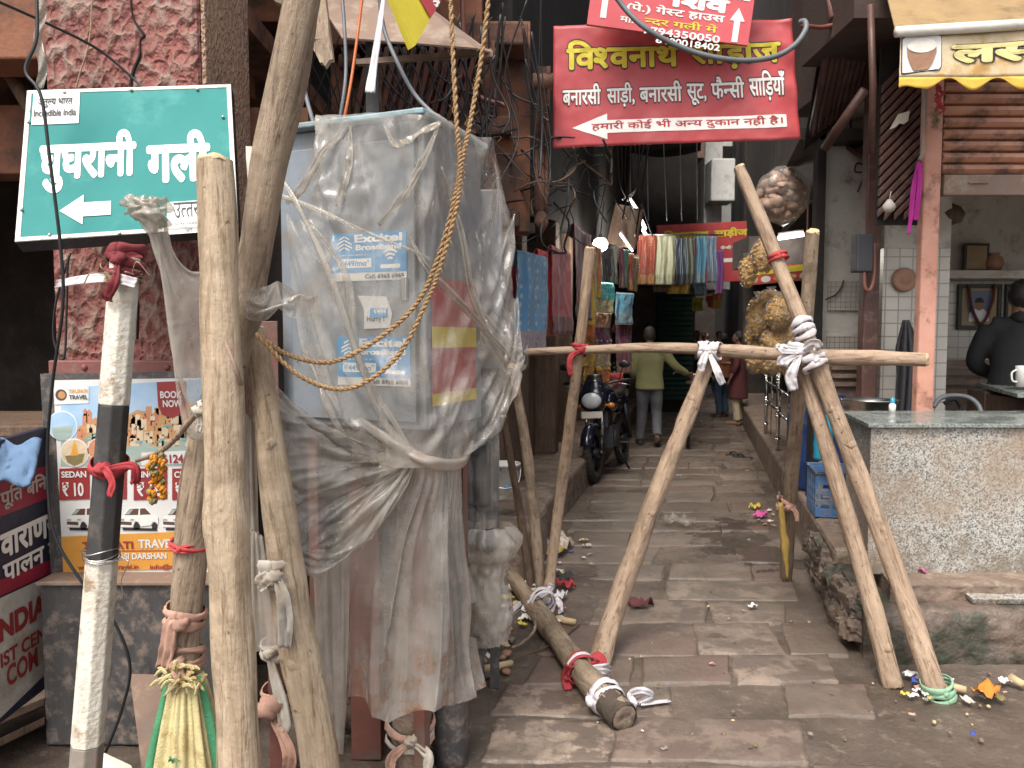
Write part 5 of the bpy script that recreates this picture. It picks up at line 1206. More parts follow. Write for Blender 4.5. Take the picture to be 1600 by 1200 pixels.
# stickers: broadband offer, twice, and a torn one; red and yellow one on the side
fo_n = cf.cross(Vector((0, 0, -1)))
def sticker(px0, py0, px1, py1, m):
    """a sticker on the cabinet front covering that patch of the photograph"""
    def fp(px, py):
        c = Vector((0, 0, CAM_H)); d = at(px, py, 2) - c; nn = cs; k = (FR + cs * -.004 - c).dot(nn) / d.dot(nn); return c + d * k
    a, c_, d_ = fp(px0, py0), fp(px1, py0), fp(px0, py1); return a, c_, d_
st_ = thing('broadband_sticker', 'upper blue and white broadband offer sticker on the cabinet door', 'sticker', sticker(520, 366, 636, 440, 0)[0])
def offer(root, x0, y0, x1, y1, torn=False):
    tl, tr, bl = sticker(x0, y0, x1, y1, 0); ux = -cf; uy = Vector((0, 0, 1)); w = (tr - tl).dot(ux); h = (tl - bl).dot(uy); o = bl - cs * .0
    n = ux.cross(uy); b = MB(); b.prism([(0, 0), (w, 0), (w, h), (0, h)], o, ux, uy, .0008); b.build('paper', MATS['poster_white'], root)
    shape('blue_field', MATS['poster_blue'], root, o, ux, uy, [[(0, h * .17), (w, h * .17), (w, h), (0, h)]], .001)
    def tx(s, a, c, a1, c1, m, bold=.04): text(s, o + ux * a * w + uy * c * h, ux, uy, m, root, w=(a1 - a) * w, h=(c1 - c) * h, bold=bold, lift=.002)
    tx('Excitel', .31, .79, .95, .96, MATS['letter_white']); tx('Broadband', .33, .63, .94, .75, MATS['letter_white'])
    tx('Plans starting at', .06, .51, .5, .56, MATS['letter_white'], .01)
    shape('price_box', MATS['letter_white'], root, o, ux, uy, [[(.08 * w, .27 * h), (.54 * w, .27 * h), (.54 * w, .46 * h), (.08 * w, .46 * h)], [(.66 * w, .24 * h), (.92 * w, .24 * h), (.92 * w, .32 * h), (.66 * w, .32 * h)]], .0018)
    tx('₹449/mo*', .1, .30, .52, .43, MATS['poster_blue'], .03); tx('Call: 6965 6965', .45, .04, .97, .13, MATS['letter_black'], .03)
    P = []
    for k, r in enumerate((.04, .085, .13)):
        a = np.linspace(.9, 2.24, 12); P.append([(.79 * w + r * w * math.cos(t), .36 * h + r * w * math.sin(t)) for t in a] + [(.79 * w + (r + .024) * w * math.cos(t), .36 * h + (r + .024) * w * math.sin(t)) for t in a[::-1]])
    P.append([(.66 * w, .24 * h), (.675 * w, .24 * h), (.675 * w, .56 * h), (.66 * w, .56 * h)])
    for p in P: p.reverse()
    shape('wifi_mark', MATS['letter_white'], root, o, ux, uy, P[:3], .0022)
    Q = []
    for k in range(4):                                 # leaf-like striped emblem
        for sgn in (0, 1):
            cx, cy, L = .17 * w, (.94 - .075 * k) * h - .0, (.05 + .035 * min(k, 3 - k) + .02) * w
            Q.append([(cx + (-L if sgn else .006 * w), cy - (L * .45 if sgn else 0)), (cx + (-.006 * w if sgn else L), cy - (0 if sgn else L * .45)), (cx + (-.006 * w if sgn else L), cy - (.035 * h if sgn else L * .45 + .035 * h)), (cx + (-L if sgn else .006 * w), cy - (L * .45 + .035 * h if sgn else .035 * h))][::-1])
    shape('emblem', MATS['letter_white'], root, o, ux, uy, Q, .0022)
offer(st_, 520, 366, 636, 440)
s3 = thing('broadband_sticker', 'lower scraped blue broadband offer sticker on the cabinet door', 'sticker', sticker(526, 525, 642, 601, 0)[0])
offer(s3, 528, 526, 642, 601)
tl, tr, bl = sticker(558, 462, 612, 514, 0); ux = -cf; uy = Vector((0, 0, 1)); w = (tr - tl).dot(ux); h = (tl - bl).dot(uy)
ts = thing('torn_sticker', 'torn white sticker remnant between the two blue stickers', 'sticker', bl)
b = MB(); b.prism([(.2 * w, 0), (.95 * w, .03 * h), (1.02 * w, .45 * h), (.86 * w, .96 * h), (.02 * w, h), (.12 * w, .8 * h), (.22 * w, .55 * h)], bl, ux, uy, .0008); b.build('paper', MATS['poster_white'], ts)
shape('blue_patch', MATS['poster_blue'], ts, bl, ux, uy, [[(.38 * w, .32 * h), (.9 * w, .34 * h), (.9 * w, .62 * h), (.38 * w, .62 * h)]], .001); text('₹494', bl + ux * .5 * w + uy * .44 * h, ux, uy, MATS['letter_white'], ts, w=.35 * w, bold=.03)
text('Hurry !', bl + ux * .3 * w + uy * .18 * h, ux, uy, MATS['letter_black'], ts, w=.5 * w, bold=.02)
ss = thing('side_sticker', 'red and yellow sticker on the right side of the wrapped cabinet', 'sticker', cab(0, .1, 1.3)); o_ = cab(-.004, .05, 1.32); ux, uy = cs, Vector((0, 0, 1))
b = MB(); b.prism([(0, 0), (.34, 0), (.34, .42), (0, .42)], o_, ux, uy, .001); b.build('paper', MATS['sign_red'], ss)
shape('yellow_band', MATS['letter_yellow'], ss, o_, ux, uy, [[(0, .19), (.34, .19), (.34, .26), (0, .26)], [(0, .0), (.34, .0), (.34, .04), (0, .04)]], .002)
# second, paler cabinet behind
c2 = thing('small_cabinet', 'pale blue junction cabinet half covered by plastic behind the grey one', 'cabinet', at(770, 560, 3.2))
e0, e1 = at(742, 500, 3.12), at(784, 500, 3.2); b = MB(); b.boxb(e0.x, e1.x, 3.14, 3.4, at(770, 575, 3.2).z, at(770, 300, 3.2).z); b.build('housing', MATS['cabinet_grey'], c2, bevel=.006)
b = MB(); b.boxb(e0.x - .015, e0.x + .02, 3.10, 3.138, at(770, 340, 3.1).z, at(770, 287, 3.1).z); b.build('edge', MATS['cabinet_blue'], c2, bevel=.004)
for px in (748, 772):
    q = at(px, 500, 3.3); b = MB(); b.boxb(q.x - .02, q.x + .02, 3.3, 3.34, 0, at(770, 577, 3.2).z); b.build('leg', MATS['metal_black_rust'], c2)
# pipes and posts rising from the ground under the sheet
def pipe(label, px0, px1, Y, r, ztop, m):
    a = Vector((at(px0, 1200, Y).x, Y, -.02)); c = at(px1, 700, Y); c.z = ztop; b = MB(); b.tube([a, a.lerp(c, .5), c], r, 18, 20, wob=.04); return tag(b.build('pipe', m), label, 'pipe')
pipe('tan cable duct with a cloth bound round it below the plastic hem', 640, 655, 2.62, .070, 1.22, MATS['stone_brown'])
pipe('black dented pipe beside the tan duct below the plastic hem', 706, 690, 2.72, .062, 1.22, MATS['metal_black_rust'])
tie('duct_binding', 'frayed grey and rust cloth bound round the tan duct near the ground', MATS['cotton_grey'], Vector((at(641, 1200, 2.62).x, 2.62, .17)), (0, 0, 1), .073, 4, .06, [[at(668, 1180, 2.52), at(666, 1215, 2.52)], [at(612, 1185, 2.53), at(612, 1215, 2.53)]], seed=31, tw=.04, m2=MATS['cotton_pink'])
b = MB(); p = at(572, 1150, 2.72); b.boxb(p.x - .055, p.x + .055, 2.72, 2.80, 0, 1.0); tag(b.build('steel_post', MATS['steel_red'], bevel=.004), 'dark red steel channel post under the middle of the plastic sheet', 'post')
b = MB(); p = at(430, 1000, 2.6); b.boxb(p.x - .028, p.x + .028, 2.6, 2.607, 0, 1.6); b.boxb(p.x - .028, p.x - .021, 2.608, 2.66, 0, 1.6); tag(b.build('angle_iron', MATS['steel_red'], bevel=.002), 'rusty angle iron upright behind the cracked pole', 'angle iron')
tie('rag_knot', 'tan rag bundled in a knot round the angle iron near the ground', MATS['cotton_pink'], Vector((p.x, 2.6, .28)), (0, 0, 1), .045, 3, .06, [[at(452, 1175, 2.5), at(448, 1215, 2.5)]], seed=33, knot=.045, tw=.05)
tie('grey_rag', 'grey rag hanging from the angle iron above the tan knot', MATS['cotton_grey'], Vector((p.x, 2.6, .47)), (0, 0, 1), .042, 2, .03, [[at(444, 1120, 2.53), at(440, 1150, 2.53)]], seed=34, tw=.05)
for k, (y0, y1) in enumerate(((520, 610), (555, 575))):
    pass
# scrap timber and rubble in the dark under the sheet
rd = random.Random(12)
for k in range(14):
    x = rd.uniform(-.75, -.2); y = rd.uniform(2.75, 3.3); b = MB(); b.sphere((x, y, .05), (rd.uniform(.04, .10), rd.uniform(.04, .08), rd.uniform(.03, .07)), 10, 7, wob=.6, seed=k)
    tag(b.build('rubble', MATS['stone_brown']), 'lump of rubble lying in the dark under the plastic sheet', 'rubble', 'rubble under the plastic sheet')
for k in range(9):
    a = Vector((rd.uniform(-.8, -.3), rd.uniform(2.8, 3.2), .03)); c = a + Vector((rd.uniform(-.3, .35), rd.uniform(-.1, .3), rd.uniform(.2, .6))); b = MB(); b.tube([a, c], rd.uniform(.006, .016), 6)
    tag(b.build('scrap_stick', MATS['wood_dark']), 'scrap stick leaning in the dark under the plastic sheet', 'stick', 'scrap sticks under the sheet')

# ================================================================ PLASTIC SHEETING (solved as cloth)
def resample(poly, n):
    P = np.array([list(p) for p in poly]); d = np.r_[0, np.cumsum(np.linalg.norm(np.diff(P, axis=0), axis=1))]; t = np.linspace(0, d[-1], n)
    return np.stack([np.interp(t, d, P[:, i]) for i in range(3)], 1)
def sheet_rows(levels, nu, nv, smooth=True):
    L = np.array([resample(l, nu) for l in levels]); m = len(L); ts = np.linspace(0, m - 1, nv); out = np.zeros((nv, nu, 3))
    E = np.concatenate([[2 * L[0] - L[1]], L, [2 * L[-1] - L[-2]]])
    for i, t in enumerate(ts):
        k = min(int(t), m - 2); u = t - k; a, b_, c, d = E[k], E[k + 1], E[k + 2], E[k + 3]
        out[i] = .5 * (2 * b_ + (c - a) * u + (2 * a - 5 * b_ + 4 * c - d) * u * u + (3 * b_ - a - 3 * c + d) * u ** 3)
    return out
def solve(X, pin, ru, rv, steps=140, inner=5, g=.0006, damp=.93, collide=None, bend=.25, seed=0, kick=.012):
    """position-based cloth: grid X (nv, nu, 3), pin weights 0 / 1, rest lengths along rows and columns"""
    r_ = np.random.default_rng(seed); nv, nu = X.shape[:2]; w = 1.0 - pin; V = np.zeros_like(X)
    # low-frequency push so that the spare cloth buckles
    yy, xx = np.mgrid[0:nv, 0:nu]; pushv = np.zeros((nv, nu))
    for k in range(26):
        fx, fy = r_.uniform(.06, .42), r_.uniform(-.05, .05); pushv += np.sin(xx * fx + yy * fy + r_.uniform(0, 6.28)) / 5
    Nn = np.cross(np.gradient(X, axis=1), np.gradient(X, axis=0)); Nn /= np.linalg.norm(Nn, axis=2, keepdims=True) + 1e-9
    X = X + Nn * (pushv * kick * w)[..., None]
    rd_ = np.sqrt(ru[:-1] ** 2 + rv[:, :-1] ** 2) if False else None
    def con(A, B, ia, ib, rest, stiff, comp=1.0):
        d = X[ib] - X[ia]; L = np.linalg.norm(d, axis=-1) + 1e-9; wa, wb = w[ia], w[ib]; s = wa + wb
        c = (L - rest) / L * stiff; c = np.where(L < rest, c * comp, c) / np.maximum(s, 1e-6); c = np.where(s > 0, c, 0)
        X[ia] += d * (c * wa)[..., None]; X[ib] -= d * (c * wb)[..., None]
    S = np.s_
    for st_i in range(steps):
        Xp = X.copy(); V[..., 2] -= g; V *= damp; X = X + V * w[..., None]
        for it in range(inner):
            for p in (0, 1):
                a = (slice(None), slice(p, nu - 1, 2)); c = (slice(None), slice(p + 1, nu, 2)); con(0, 0, a, c, ru[:, p::2][:, :X[c].shape[1]], .9)
                a = (slice(p, nv - 1, 2), slice(None)); c = (slice(p + 1, nv, 2), slice(None)); con(0, 0, a, c, rv[p::2][:X[c].shape[0]], .9)
            for p in (0, 1):
                a = (slice(0, nv - 1), slice(p, nu - 1, 2)); c = (slice(1, nv), slice(p + 1, nu, 2)); n2 = X[c].shape[1]
                rr = np.sqrt(ru[:-1, p::2][:, :n2] ** 2 + rv[:, p:nu - 1:2][:, :n2] ** 2); con(0, 0, a, c, rr, .25)
                a = (slice(1, nv), slice(p, nu - 1, 2)); c = (slice(0, nv - 1), slice(p + 1, nu, 2)); con(0, 0, a, c, rr, .25)
            if bend:
                for p in range(4):
                    a = (slice(None), slice(p, nu - 2, 4)); c = (slice(None), slice(p + 2, nu, 4)); n2 = X[c].shape[1]; con(0, 0, (slice(None), slice(p, p + 4 * n2 - 3, 4)), c, (ru[:, p:][:, ::4][:, :n2]) * 2, bend * .3)
            if collide is not None: X = collide(X, w)
        V = X - Xp
    return X
def cab_collide(X, w):
    m = .008; rel = X - np.array(FR); u = rel @ np.array(cf); v = rel @ np.array(cs); z = X[..., 2]
    du = np.minimum(u + m + .018, CW + m - u); dv = np.minimum(v + m + .02, CD + m - v); dz = np.minimum(z - CZ0 + m, CZ1 + .02 + m - z)
    ins = (du > 0) & (dv > 0) & (dz > 0); X = X.copy()
    best = np.minimum(np.minimum(du, dv), dz)
    pu = ins & (du == best); X += np.where(pu, np.where(u < CW / 2, -du, du), 0)[..., None] * np.array(cf)
    pv = ins & (dv == best) & ~pu; X += np.where(pv, np.where(v < CD / 2, -dv, dv), 0)[..., None] * np.array(cs)
    pz = ins & ~pu & ~pv; X[..., 2] += np.where(pz, np.where(z < (CZ0 + CZ1) / 2, -dz, dz), 0)
    c = np.array([at(655, 900, 2.62).x, 2.62]); d = X[..., :2] - c; r = np.linalg.norm(d, axis=-1); k = (r < .085) & (X[..., 2] < 1.22)
    X[..., :2] += np.where(k, (.085 - r) / (r + 1e-6), 0)[..., None] * d
    c = np.array([at(695, 900, 2.72).x, 2.72]); d = X[..., :2] - c; r = np.linalg.norm(d, axis=-1); k = (r < .075) & (X[..., 2] < 1.22)
    X[..., :2] += np.where(k, (.075 - r) / (r + 1e-6), 0)[..., None] * d
    return X
def pleat(X, k, amp, seed, env):
    """long sharp folds running down the sheet, drifting and merging a little"""
    nv, nu = X.shape[:2]; u = np.linspace(0, 1, nu)[None]; v = np.linspace(0, 1, nv)[:, None]; q = np.random.default_rng(seed); h = np.zeros((nv, nu))
    for i in range(4):
        f = k * (.5, 1, 1.7, 2.9)[i]; a = (.7, 1, .5, .22)[i]; p = q.uniform(0, 6.28, 4)
        h += a * (1 - np.abs(np.sin(np.pi * f * u + p[0] + .9 * np.sin(2.1 * v + p[1] + 4 * u) + 1.1 * np.sin(5 * u + p[2])))) ** 1.7 * (.75 + .25 * np.sin(4 * v + 9 * u + p[3]))
    Nn = np.cross(np.gradient(X, axis=1), np.gradient(X, axis=0)); Nn /= np.linalg.norm(Nn, axis=2, keepdims=True) + 1e-9; Nn *= np.sign(-Nn[..., 1:2] + .4 * Nn[..., 0:1] + 1e-6)
    return X + Nn * (amp * (h - .8) * env(v))[..., None]
def relax(X, n=4, keep=None):
    for _ in range(n):
        A = X.copy(); A[1:-1, 1:-1] = X[1:-1, 1:-1] * .4 + (X[2:, 1:-1] + X[:-2, 1:-1] + X[1:-1, 2:] + X[1:-1, :-2]) * .15; X = A
    return X
def fan(X, c, w, freq, amp, seed, rad=(.02, .25, .9)):
    """tension folds: sharp ridges running out from the point c where the film is pulled"""
    c = np.array(c); D = X - c; r = np.linalg.norm(D, axis=2); nv, nu = X.shape[:2]
    Nn = np.cross(np.gradient(X, axis=1), np.gradient(X, axis=0)); Nn /= np.linalg.norm(Nn, axis=2, keepdims=True) + 1e-9
    for _ in range(40):                      # smooth the normals so that the ridges do not scatter
        Nn = (Nn + np.roll(Nn, 1, 0) + np.roll(Nn, -1, 0) + np.roll(Nn, 1, 1) + np.roll(Nn, -1, 1)) / 5
    Nn /= np.linalg.norm(Nn, axis=2, keepdims=True) + 1e-9
    Nn *= np.sign(-Nn[..., 1:2] - Nn[..., 0:1] * -.4 + 1e-6)      # outwards: towards the lane
    th = np.arctan2(D[..., 2], D[..., 0] + .35 * D[..., 1]); q = np.random.default_rng(seed); h = np.zeros((nv, nu)); tot = 0
    for k in range(4):
        f = freq * (.45, .8, 1.25, 2.1)[k]; a = (1, .8, .5, .3)[k]; ph = q.uniform(0, 6.28)
        h += a * (1 - np.abs(np.sin(th * f / 2 + ph + .6 * np.sin(r * 9 + th * 3 + ph) + .9 * np.sin(th * 1.7 + ph * 2)))) ** 2.4; tot += a
    e = np.clip((r - rad[0]) / (rad[1] - rad[0]), 0, 1) * np.clip((rad[2] - r) / (rad[2] - rad[1]), 0, 1)
    return X + Nn * (amp * h / tot * 2 * e)[..., None]
ps = thing('plastic_sheet', 'torn dusty clear plastic sheet draped and tied round the grey cabinet', 'plastic sheet', cab(CW / 2, 0, 0))
# --- cover: over the roof, down the front and the right side to the tie below the cabinet
T = CZ1 + .035
lev = [[at(505, 207, 2.78), cab(.30, .30, T), cab(-.05, .44, T), at(780, 268, 3.16)],
       [at(520, 203, 2.58), cab(.34, -.04, T + .02), cab(-.05, -.05, T + .02), at(795, 288, 3.04)],
       [at(478, 268, 2.55), cab(.36, -.05, 2.08), cab(-.03, -.035, 2.08), at(730, 290, 2.66), at(804, 325, 3.02)],
       [at(446, 330, 2.52), cab(.36, -.05, 1.86), cab(-.03, -.035, 1.86), at(746, 400, 2.66), at(808, 440, 2.97)],
       [at(456, 430, 2.50), cab(.36, -.05, 1.66), cab(-.03, -.035, 1.66), at(752, 480, 2.66), at(812, 520, 2.80)],
       [at(470, 520, 2.50), cab(.36, -.05, 1.48), cab(-.03, -.035, 1.48), at(760, 560, 2.64), at(818, 548, 2.72)],
       [at(520, 612, 2.50), cab(.3, -.05, 1.33), cab(-.03, -.03, 1.32), at(748, 630, 2.62), at(800, 585, 2.72)],
       [at(585, 690, 2.50), at(620, 700, 2.47), at(690, 716, 2.48), at(722, 706, 2.6), at(738, 680, 2.66)],
       [at(612, 705, 2.52), at(650, 722, 2.48), at(690, 728, 2.49), at(718, 722, 2.58), at(726, 712, 2.64)]]
nu, nv = 130, 120
X = sheet_rows(lev, nu, nv); ru0 = np.linalg.norm(np.diff(X, axis=1), axis=2); rv0 = np.linalg.norm(np.diff(X, axis=0), axis=2)
wid = ru0.sum(1); big = np.sort(wid)[int(.8 * nv)]
ru = np.maximum(ru0 * 1.03, (ru0 / wid[:, None]) * (big * .98)); rv = rv0 * 1.05
pin = np.zeros((nv, nu)); pin[0] = 1; pin[-1] = 1; pin[-2] = 1
for f in (.26, .40, .62): pin[int(f * nv), -1] = 1
pin[int(.38 * nv), 0] = 1; pin[int(.14 * nv), 0] = 1; pin[int(.64 * nv), 0] = 1
X = solve(X, pin, ru, rv, steps=100, collide=cab_collide, seed=3, kick=.016, g=.0002)
X = relax(X, 3); X = fan(X, cab(.0, .05, T - .02), 1.0, 13, .020, 2, (.08, .34, .95)); X = fan(X, at(668, 722, 2.5), 1.0, 22, .020, 3, (.10, .24, .7)); X = fan(X, at(440, 310, 2.5), 1.0, 20, .016, 4, (.02, .14, .5)); X = fan(X, at(806, 545, 2.85), 1.0, 24, .018, 5, (.02, .12, .4)); X = fan(X, cab(.30, -.05, T + .05), 1, 11, .016, 9, (.08, .25, .6))
X = pleat(X, 13, .030, 31, lambda v: np.clip((v - .80) / .14, 0, 1)); X = cab_collide(X, None); low_ = np.where(X[:, 20:75, 2].min(1) < at(670, 722, 2.45).z)[0]; X = X[:low_[0] + 1] if len(low_) else X; b = MB(); b.grid(X); b.build('cover', MATS['plastic_clear'], ps, sub=1)
# --- skirt below the tie, flaring to a ragged muddy hem
def hem(px, py, Y): return at(px, py, Y)
lev = [[at(598, 700, 2.55), at(640, 716, 2.47), at(690, 726, 2.48), at(722, 712, 2.6), at(700, 705, 2.75)],
       [at(590, 740, 2.52), at(640, 748, 2.46), at(695, 752, 2.48), at(722, 745, 2.6), at(705, 740, 2.8)],
       [at(528, 830, 2.50), at(630, 850, 2.42), at(700, 850, 2.46), at(722, 840, 2.62), at(700, 830, 2.85)],
       [at(494, 930, 2.52), at(610, 960, 2.40), at(704, 960, 2.45), at(738, 940, 2.65), at(705, 930, 2.9)],
       [at(488, 1020, 2.52), at(590, 1050, 2.39), at(700, 1040, 2.44), at(738, 1010, 2.66), at(705, 1010, 2.9)],
       [at(496, 1098, 2.52), at(566, 1092, 2.40), at(606, 1132, 2.38), at(700, 1104, 2.43), at(756, 1080, 2.62), at(715, 1060, 2.9)]]
nu, nv = 240, 120
X = pleat(sheet_rows(lev, nu, nv), 3.2, .050, 12, lambda v: .25 + .75 * np.minimum(1, v * 1.8)); X = pleat(X, 13, .009, 5, lambda v: 1 - .5 * v)
X = relax(X, 1); X[..., 2] += .012 * np.sin(np.linspace(0, 19, nu))[None] * np.linspace(0, 1, nv)[:, None] ** 3
b = MB(); b.grid(X); b.build('skirt', MATS['plastic_skirt'], ps)
# --- wing stretched from the tie to the cracked pole: folds fan out from the tie
lev = [[at(640, 706, 2.47), at(600, 690, 2.46), at(540, 652, 2.44), at(480, 628, 2.38), at(420, 592, 2.30)],
       [at(642, 710, 2.47), at(600, 705, 2.43), at(540, 690, 2.40), at(480, 672, 2.34), at(424, 640, 2.27)],
       [at(644, 713, 2.46), at(600, 722, 2.42), at(545, 735, 2.38), at(490, 745, 2.34), at(434, 745, 2.28)],
       [at(646, 716, 2.46), at(606, 744, 2.42), at(560, 780, 2.39), at(500, 820, 2.35), at(446, 830, 2.28)],
       [at(648, 719, 2.46), at(614, 764, 2.43), at(575, 815, 2.40), at(525, 862, 2.38), at(462, 872, 2.3)],
       [at(650, 722, 2.46), at(618, 775, 2.43), at(588, 822, 2.41), at(535, 880, 2.39), at(480, 898, 2.34)]]
nu, nv = 70, 130
X = sheet_rows(lev, nu, nv); ru0 = np.linalg.norm(np.diff(X, axis=1), axis=2); rv0 = np.linalg.norm(np.diff(X, axis=0), axis=2)
hgt = rv0.sum(0); rv = np.maximum(rv0 * 1.10, rv0 / hgt[None] * hgt.max() * .98); ru = ru0 * 1.02
pin = np.zeros((nv, nu)); pin[:, 0] = 1
for f in (0, .16, .42, .7, .86): pin[int(f * nv), -1] = 1
pin[-1, -1] = 1; pin[-1, int(.55 * nu)] = 1
# gathers run along the rows here, so push across them
def solveT(X, pin, ru, rv, **k): 
    return np.swapaxes(solve(np.swapaxes(X, 0, 1).copy(), pin.T.copy(), rv.T.copy(), ru.T.copy(), **k), 0, 1)
X = solveT(X, pin, ru, rv, steps=80, seed=14, kick=.022, g=.00004, bend=.3)
X = fan(relax(X, 3), at(650, 714, 2.5), 1.0, 34, .020, 6)
b = MB(); b.grid(X); b.build('wing', MATS['plastic_milky'], ps, sub=1)
# --- pleats where the film is pulled tight over the door
for k, P in enumerate((((688, 190, 2.42), (662, 250, 2.40), (628, 310, 2.40), (592, 352, 2.42)), ((545, 192, 2.50), (505, 238, 2.50), (470, 296, 2.50), (448, 318, 2.51)), ((548, 196, 2.50), (545, 260, 2.48), (528, 322, 2.47)), ((600, 196, 2.46), (618, 226, 2.44), (640, 216, 2.42), (688, 192, 2.41)), ((640, 370, 2.40), (668, 420, 2.40), (716, 470, 2.50), (800, 560, 2.72)), ((690, 260, 2.46), (720, 360, 2.52), (742, 470, 2.6), (790, 570, 2.72)), ((470, 330, 2.47), (540, 430, 2.43), (560, 560, 2.42), (640, 700, 2.44)))):
    strip([at(*q) for q in P], [.006, .022, .028, .012], MATS['plastic_milky'], 'pleat', ps, seed=k, n=44, crump=.5, thick=.001)
# --- band of twisted sheet knotted round the gather, and straps across the door
def twist(name, pts, r, m, seed=0, n=60):
    b = MB(); P = crom(pts, n); rows = []
    b.tube(P, r, 14, wob=.55, seed=seed, flat=.75); o = b.build(name, m, ps); return o
twist('waist_band', [at(560, 655, 2.47), at(606, 686, 2.42), at(640, 710, 2.40), at(680, 722, 2.41), at(722, 722, 2.54), at(738, 690, 2.7)], [.010, .018, .022, .022, .018, .008], MATS['plastic_dusty'], 3)
twist('strap', [at(438, 275, 2.50), at(470, 330, 2.44), at(520, 440, 2.40), at(560, 560, 2.39), at(590, 640, 2.40), at(630, 700, 2.41)], [.008, .009, .010, .009, .010, .012], MATS['plastic_milky'], 5)
twist('strap', [at(432, 302, 2.48), at(500, 330, 2.43), at(570, 362, 2.40), at(640, 390, 2.38), at(672, 405, 2.42)], [.009, .008, .006, .005, .003], MATS['plastic_milky'], 6)
# --- loose milky end wrapped round the poles at the left, hanging down to the ground
def free_sheet(name, lev, nu, nv, m, pins, gather=1.25, seed=0, kick=.012, steps=90, transpose=False, g=.0004, parent=None):
    X = sheet_rows(lev, nu, nv); ru0 = np.linalg.norm(np.diff(X, axis=1), axis=2); rv0 = np.linalg.norm(np.diff(X, axis=0), axis=2)
    wid = ru0.sum(1); ru = np.maximum(ru0 * gather, ru0 / wid[:, None] * wid.max() * .9); rv = rv0 * 1.03; pin = np.zeros((nv, nu))
    for i, j in pins:
        pin[int(i * (nv - 1)) if i is not None else slice(None), int(j * (nu - 1)) if j is not None else slice(None)] = 1
    X = solve(X, pin, ru, rv, steps=steps, seed=seed, kick=kick, g=g); b = MB(); b.grid(X); return b.build(name, m, parent or ps)
free_sheet('loose_end', [[at(212, 318, 2.0), at(232, 312, 1.98), at(250, 330, 2.0), at(262, 350, 2.02)], [at(228, 352, 2.0), at(248, 345, 1.99), at(270, 356, 2.0), at(284, 374, 2.03)], [at(262, 392, 2.02), at(280, 392, 2.0), at(305, 396, 2.02), at(330, 420, 2.06)],
    [at(268, 470, 2.05), at(290, 470, 2.03), at(312, 480, 2.03), at(345, 500, 2.08)], [at(288, 560, 2.07), at(302, 560, 2.05), at(322, 570, 2.05), at(350, 590, 2.08)], [at(306, 640, 2.08), at(318, 640, 2.06), at(335, 650, 2.06), at(352, 660, 2.08)]], 44, 90, MATS['plastic_milky'], [(0, None), (.2, .3), (.22, 0), (.4, 1), (.4, 0), (.75, 1), (1, None)], 1.35, 21, .02)
b = MB(); b.sphere(at(238, 331, 1.99), (.042, .03, .034), 40, 30, wob=.9, seed=3); b.sphere(at(214, 322, 1.99), (.03, .02, .022), 30, 20, wob=1.1, seed=8); b.build('bunched_knot', MATS['plastic_milky'], ps)
free_sheet('loose_end', [[at(384, 452, 2.0), at(384, 470, 1.99), at(384, 496, 2.0)], [at(420, 440, 1.98), at(424, 462, 1.97), at(420, 482, 1.98)], [at(460, 440, 2.02), at(462, 462, 2.0), at(460, 476, 2.02)], [at(497, 452, 2.08), at(500, 462, 2.06), at(498, 470, 2.08)]], 26, 50, MATS['plastic_milky'], [(0, None), (.45, 0), (.45, 1), (.75, .5), (1, .5)], 1.7, 23, .03, g=.00003)
free_sheet('loose_end', [[at(378, 640, 2.22), at(388, 650, 2.2), at(396, 660, 2.2)], [at(380, 760, 2.22), at(392, 770, 2.18), at(402, 780, 2.2)], [at(382, 880, 2.22), at(400, 890, 2.15), at(425, 900, 2.15)], [at(386, 985, 2.22), at(408, 990, 2.14), at(428, 985, 2.15)]], 34, 70, MATS['plastic_dusty'], [(0, None), (.5, None), (.72, 1)], 1.4, 25, .015)
free_sheet('loose_end', [[at(490, 890, 2.45), at(520, 880, 2.43), at(545, 870, 2.44)], [at(488, 960, 2.45), at(515, 960, 2.42), at(540, 950, 2.44)], [at(500, 1040, 2.46), at(515, 1050, 2.42), at(532, 1010, 2.44)], [at(508, 1095, 2.46), at(516, 1098, 2.44), at(524, 1090, 2.45)]], 34, 60, MATS['plastic_dusty'], [(0, None)], 1.3, 27, .015)
# bunched tail at the right, tied to the cross pole
free_sheet('bunched_tail', [[at(742, 470, 2.68), at(752, 500, 2.66), at(748, 540, 2.66)], [at(785, 480, 2.76), at(792, 520, 2.74), at(782, 560, 2.74)], [at(815, 505, 2.84), at(822, 535, 2.82), at(815, 570, 2.82)], [at(824, 538, 2.86), at(812, 572, 2.84), at(798, 586, 2.84)]], 40, 50, MATS['plastic_bag'], [(0, None), (1, 0), (1, .5)], 1.6, 29, .03, g=.0001)
# bag-wrapped bundle standing beside the pipes
bg_ = thing('wrapped_bundle', 'clear plastic bag of brown scrap tied off beside the plastic skirt', 'bag', gnd(755, 985))
rows = []; n_ = 72
for i in range(40):
    t = i / 39; yy = 1000 - 180 * t; prof = (42 + 6 * math.sin(t * 7)) if t < .7 else 42 + (t - .7) * 90 * (1 if t < .88 else (.88 - .7) / (t - .7) - (t - .88) * 5)
    row = []
    for k in range(n_):
        a = 2 * math.pi * k / n_; f = 1 + .10 * fbm(math.cos(a) * 3, math.sin(a) * 3, t * 7, 4) + (.12 * math.sin(a * 9 + t * 3) if t > .6 else .03 * math.sin(a * 13 + t * 30))
        r = prof * f / 1200 * 2.95; c = at(752 + 6 * t, yy, 2.95); row.append(c + Vector((math.cos(a) * r, math.sin(a) * r * .8, 0)))
    rows.append(row)
b = MB(); b.grid(np.array(rows), wrap=True); b.build('bag', MATS['plastic_milky'], bg_)
b = MB(); b.sphere(at(750, 930, 2.95), (.085, .08, .16), 18, 14, wob=.3, seed=4); b.build('scrap', MATS['stone_brown'], bg_)
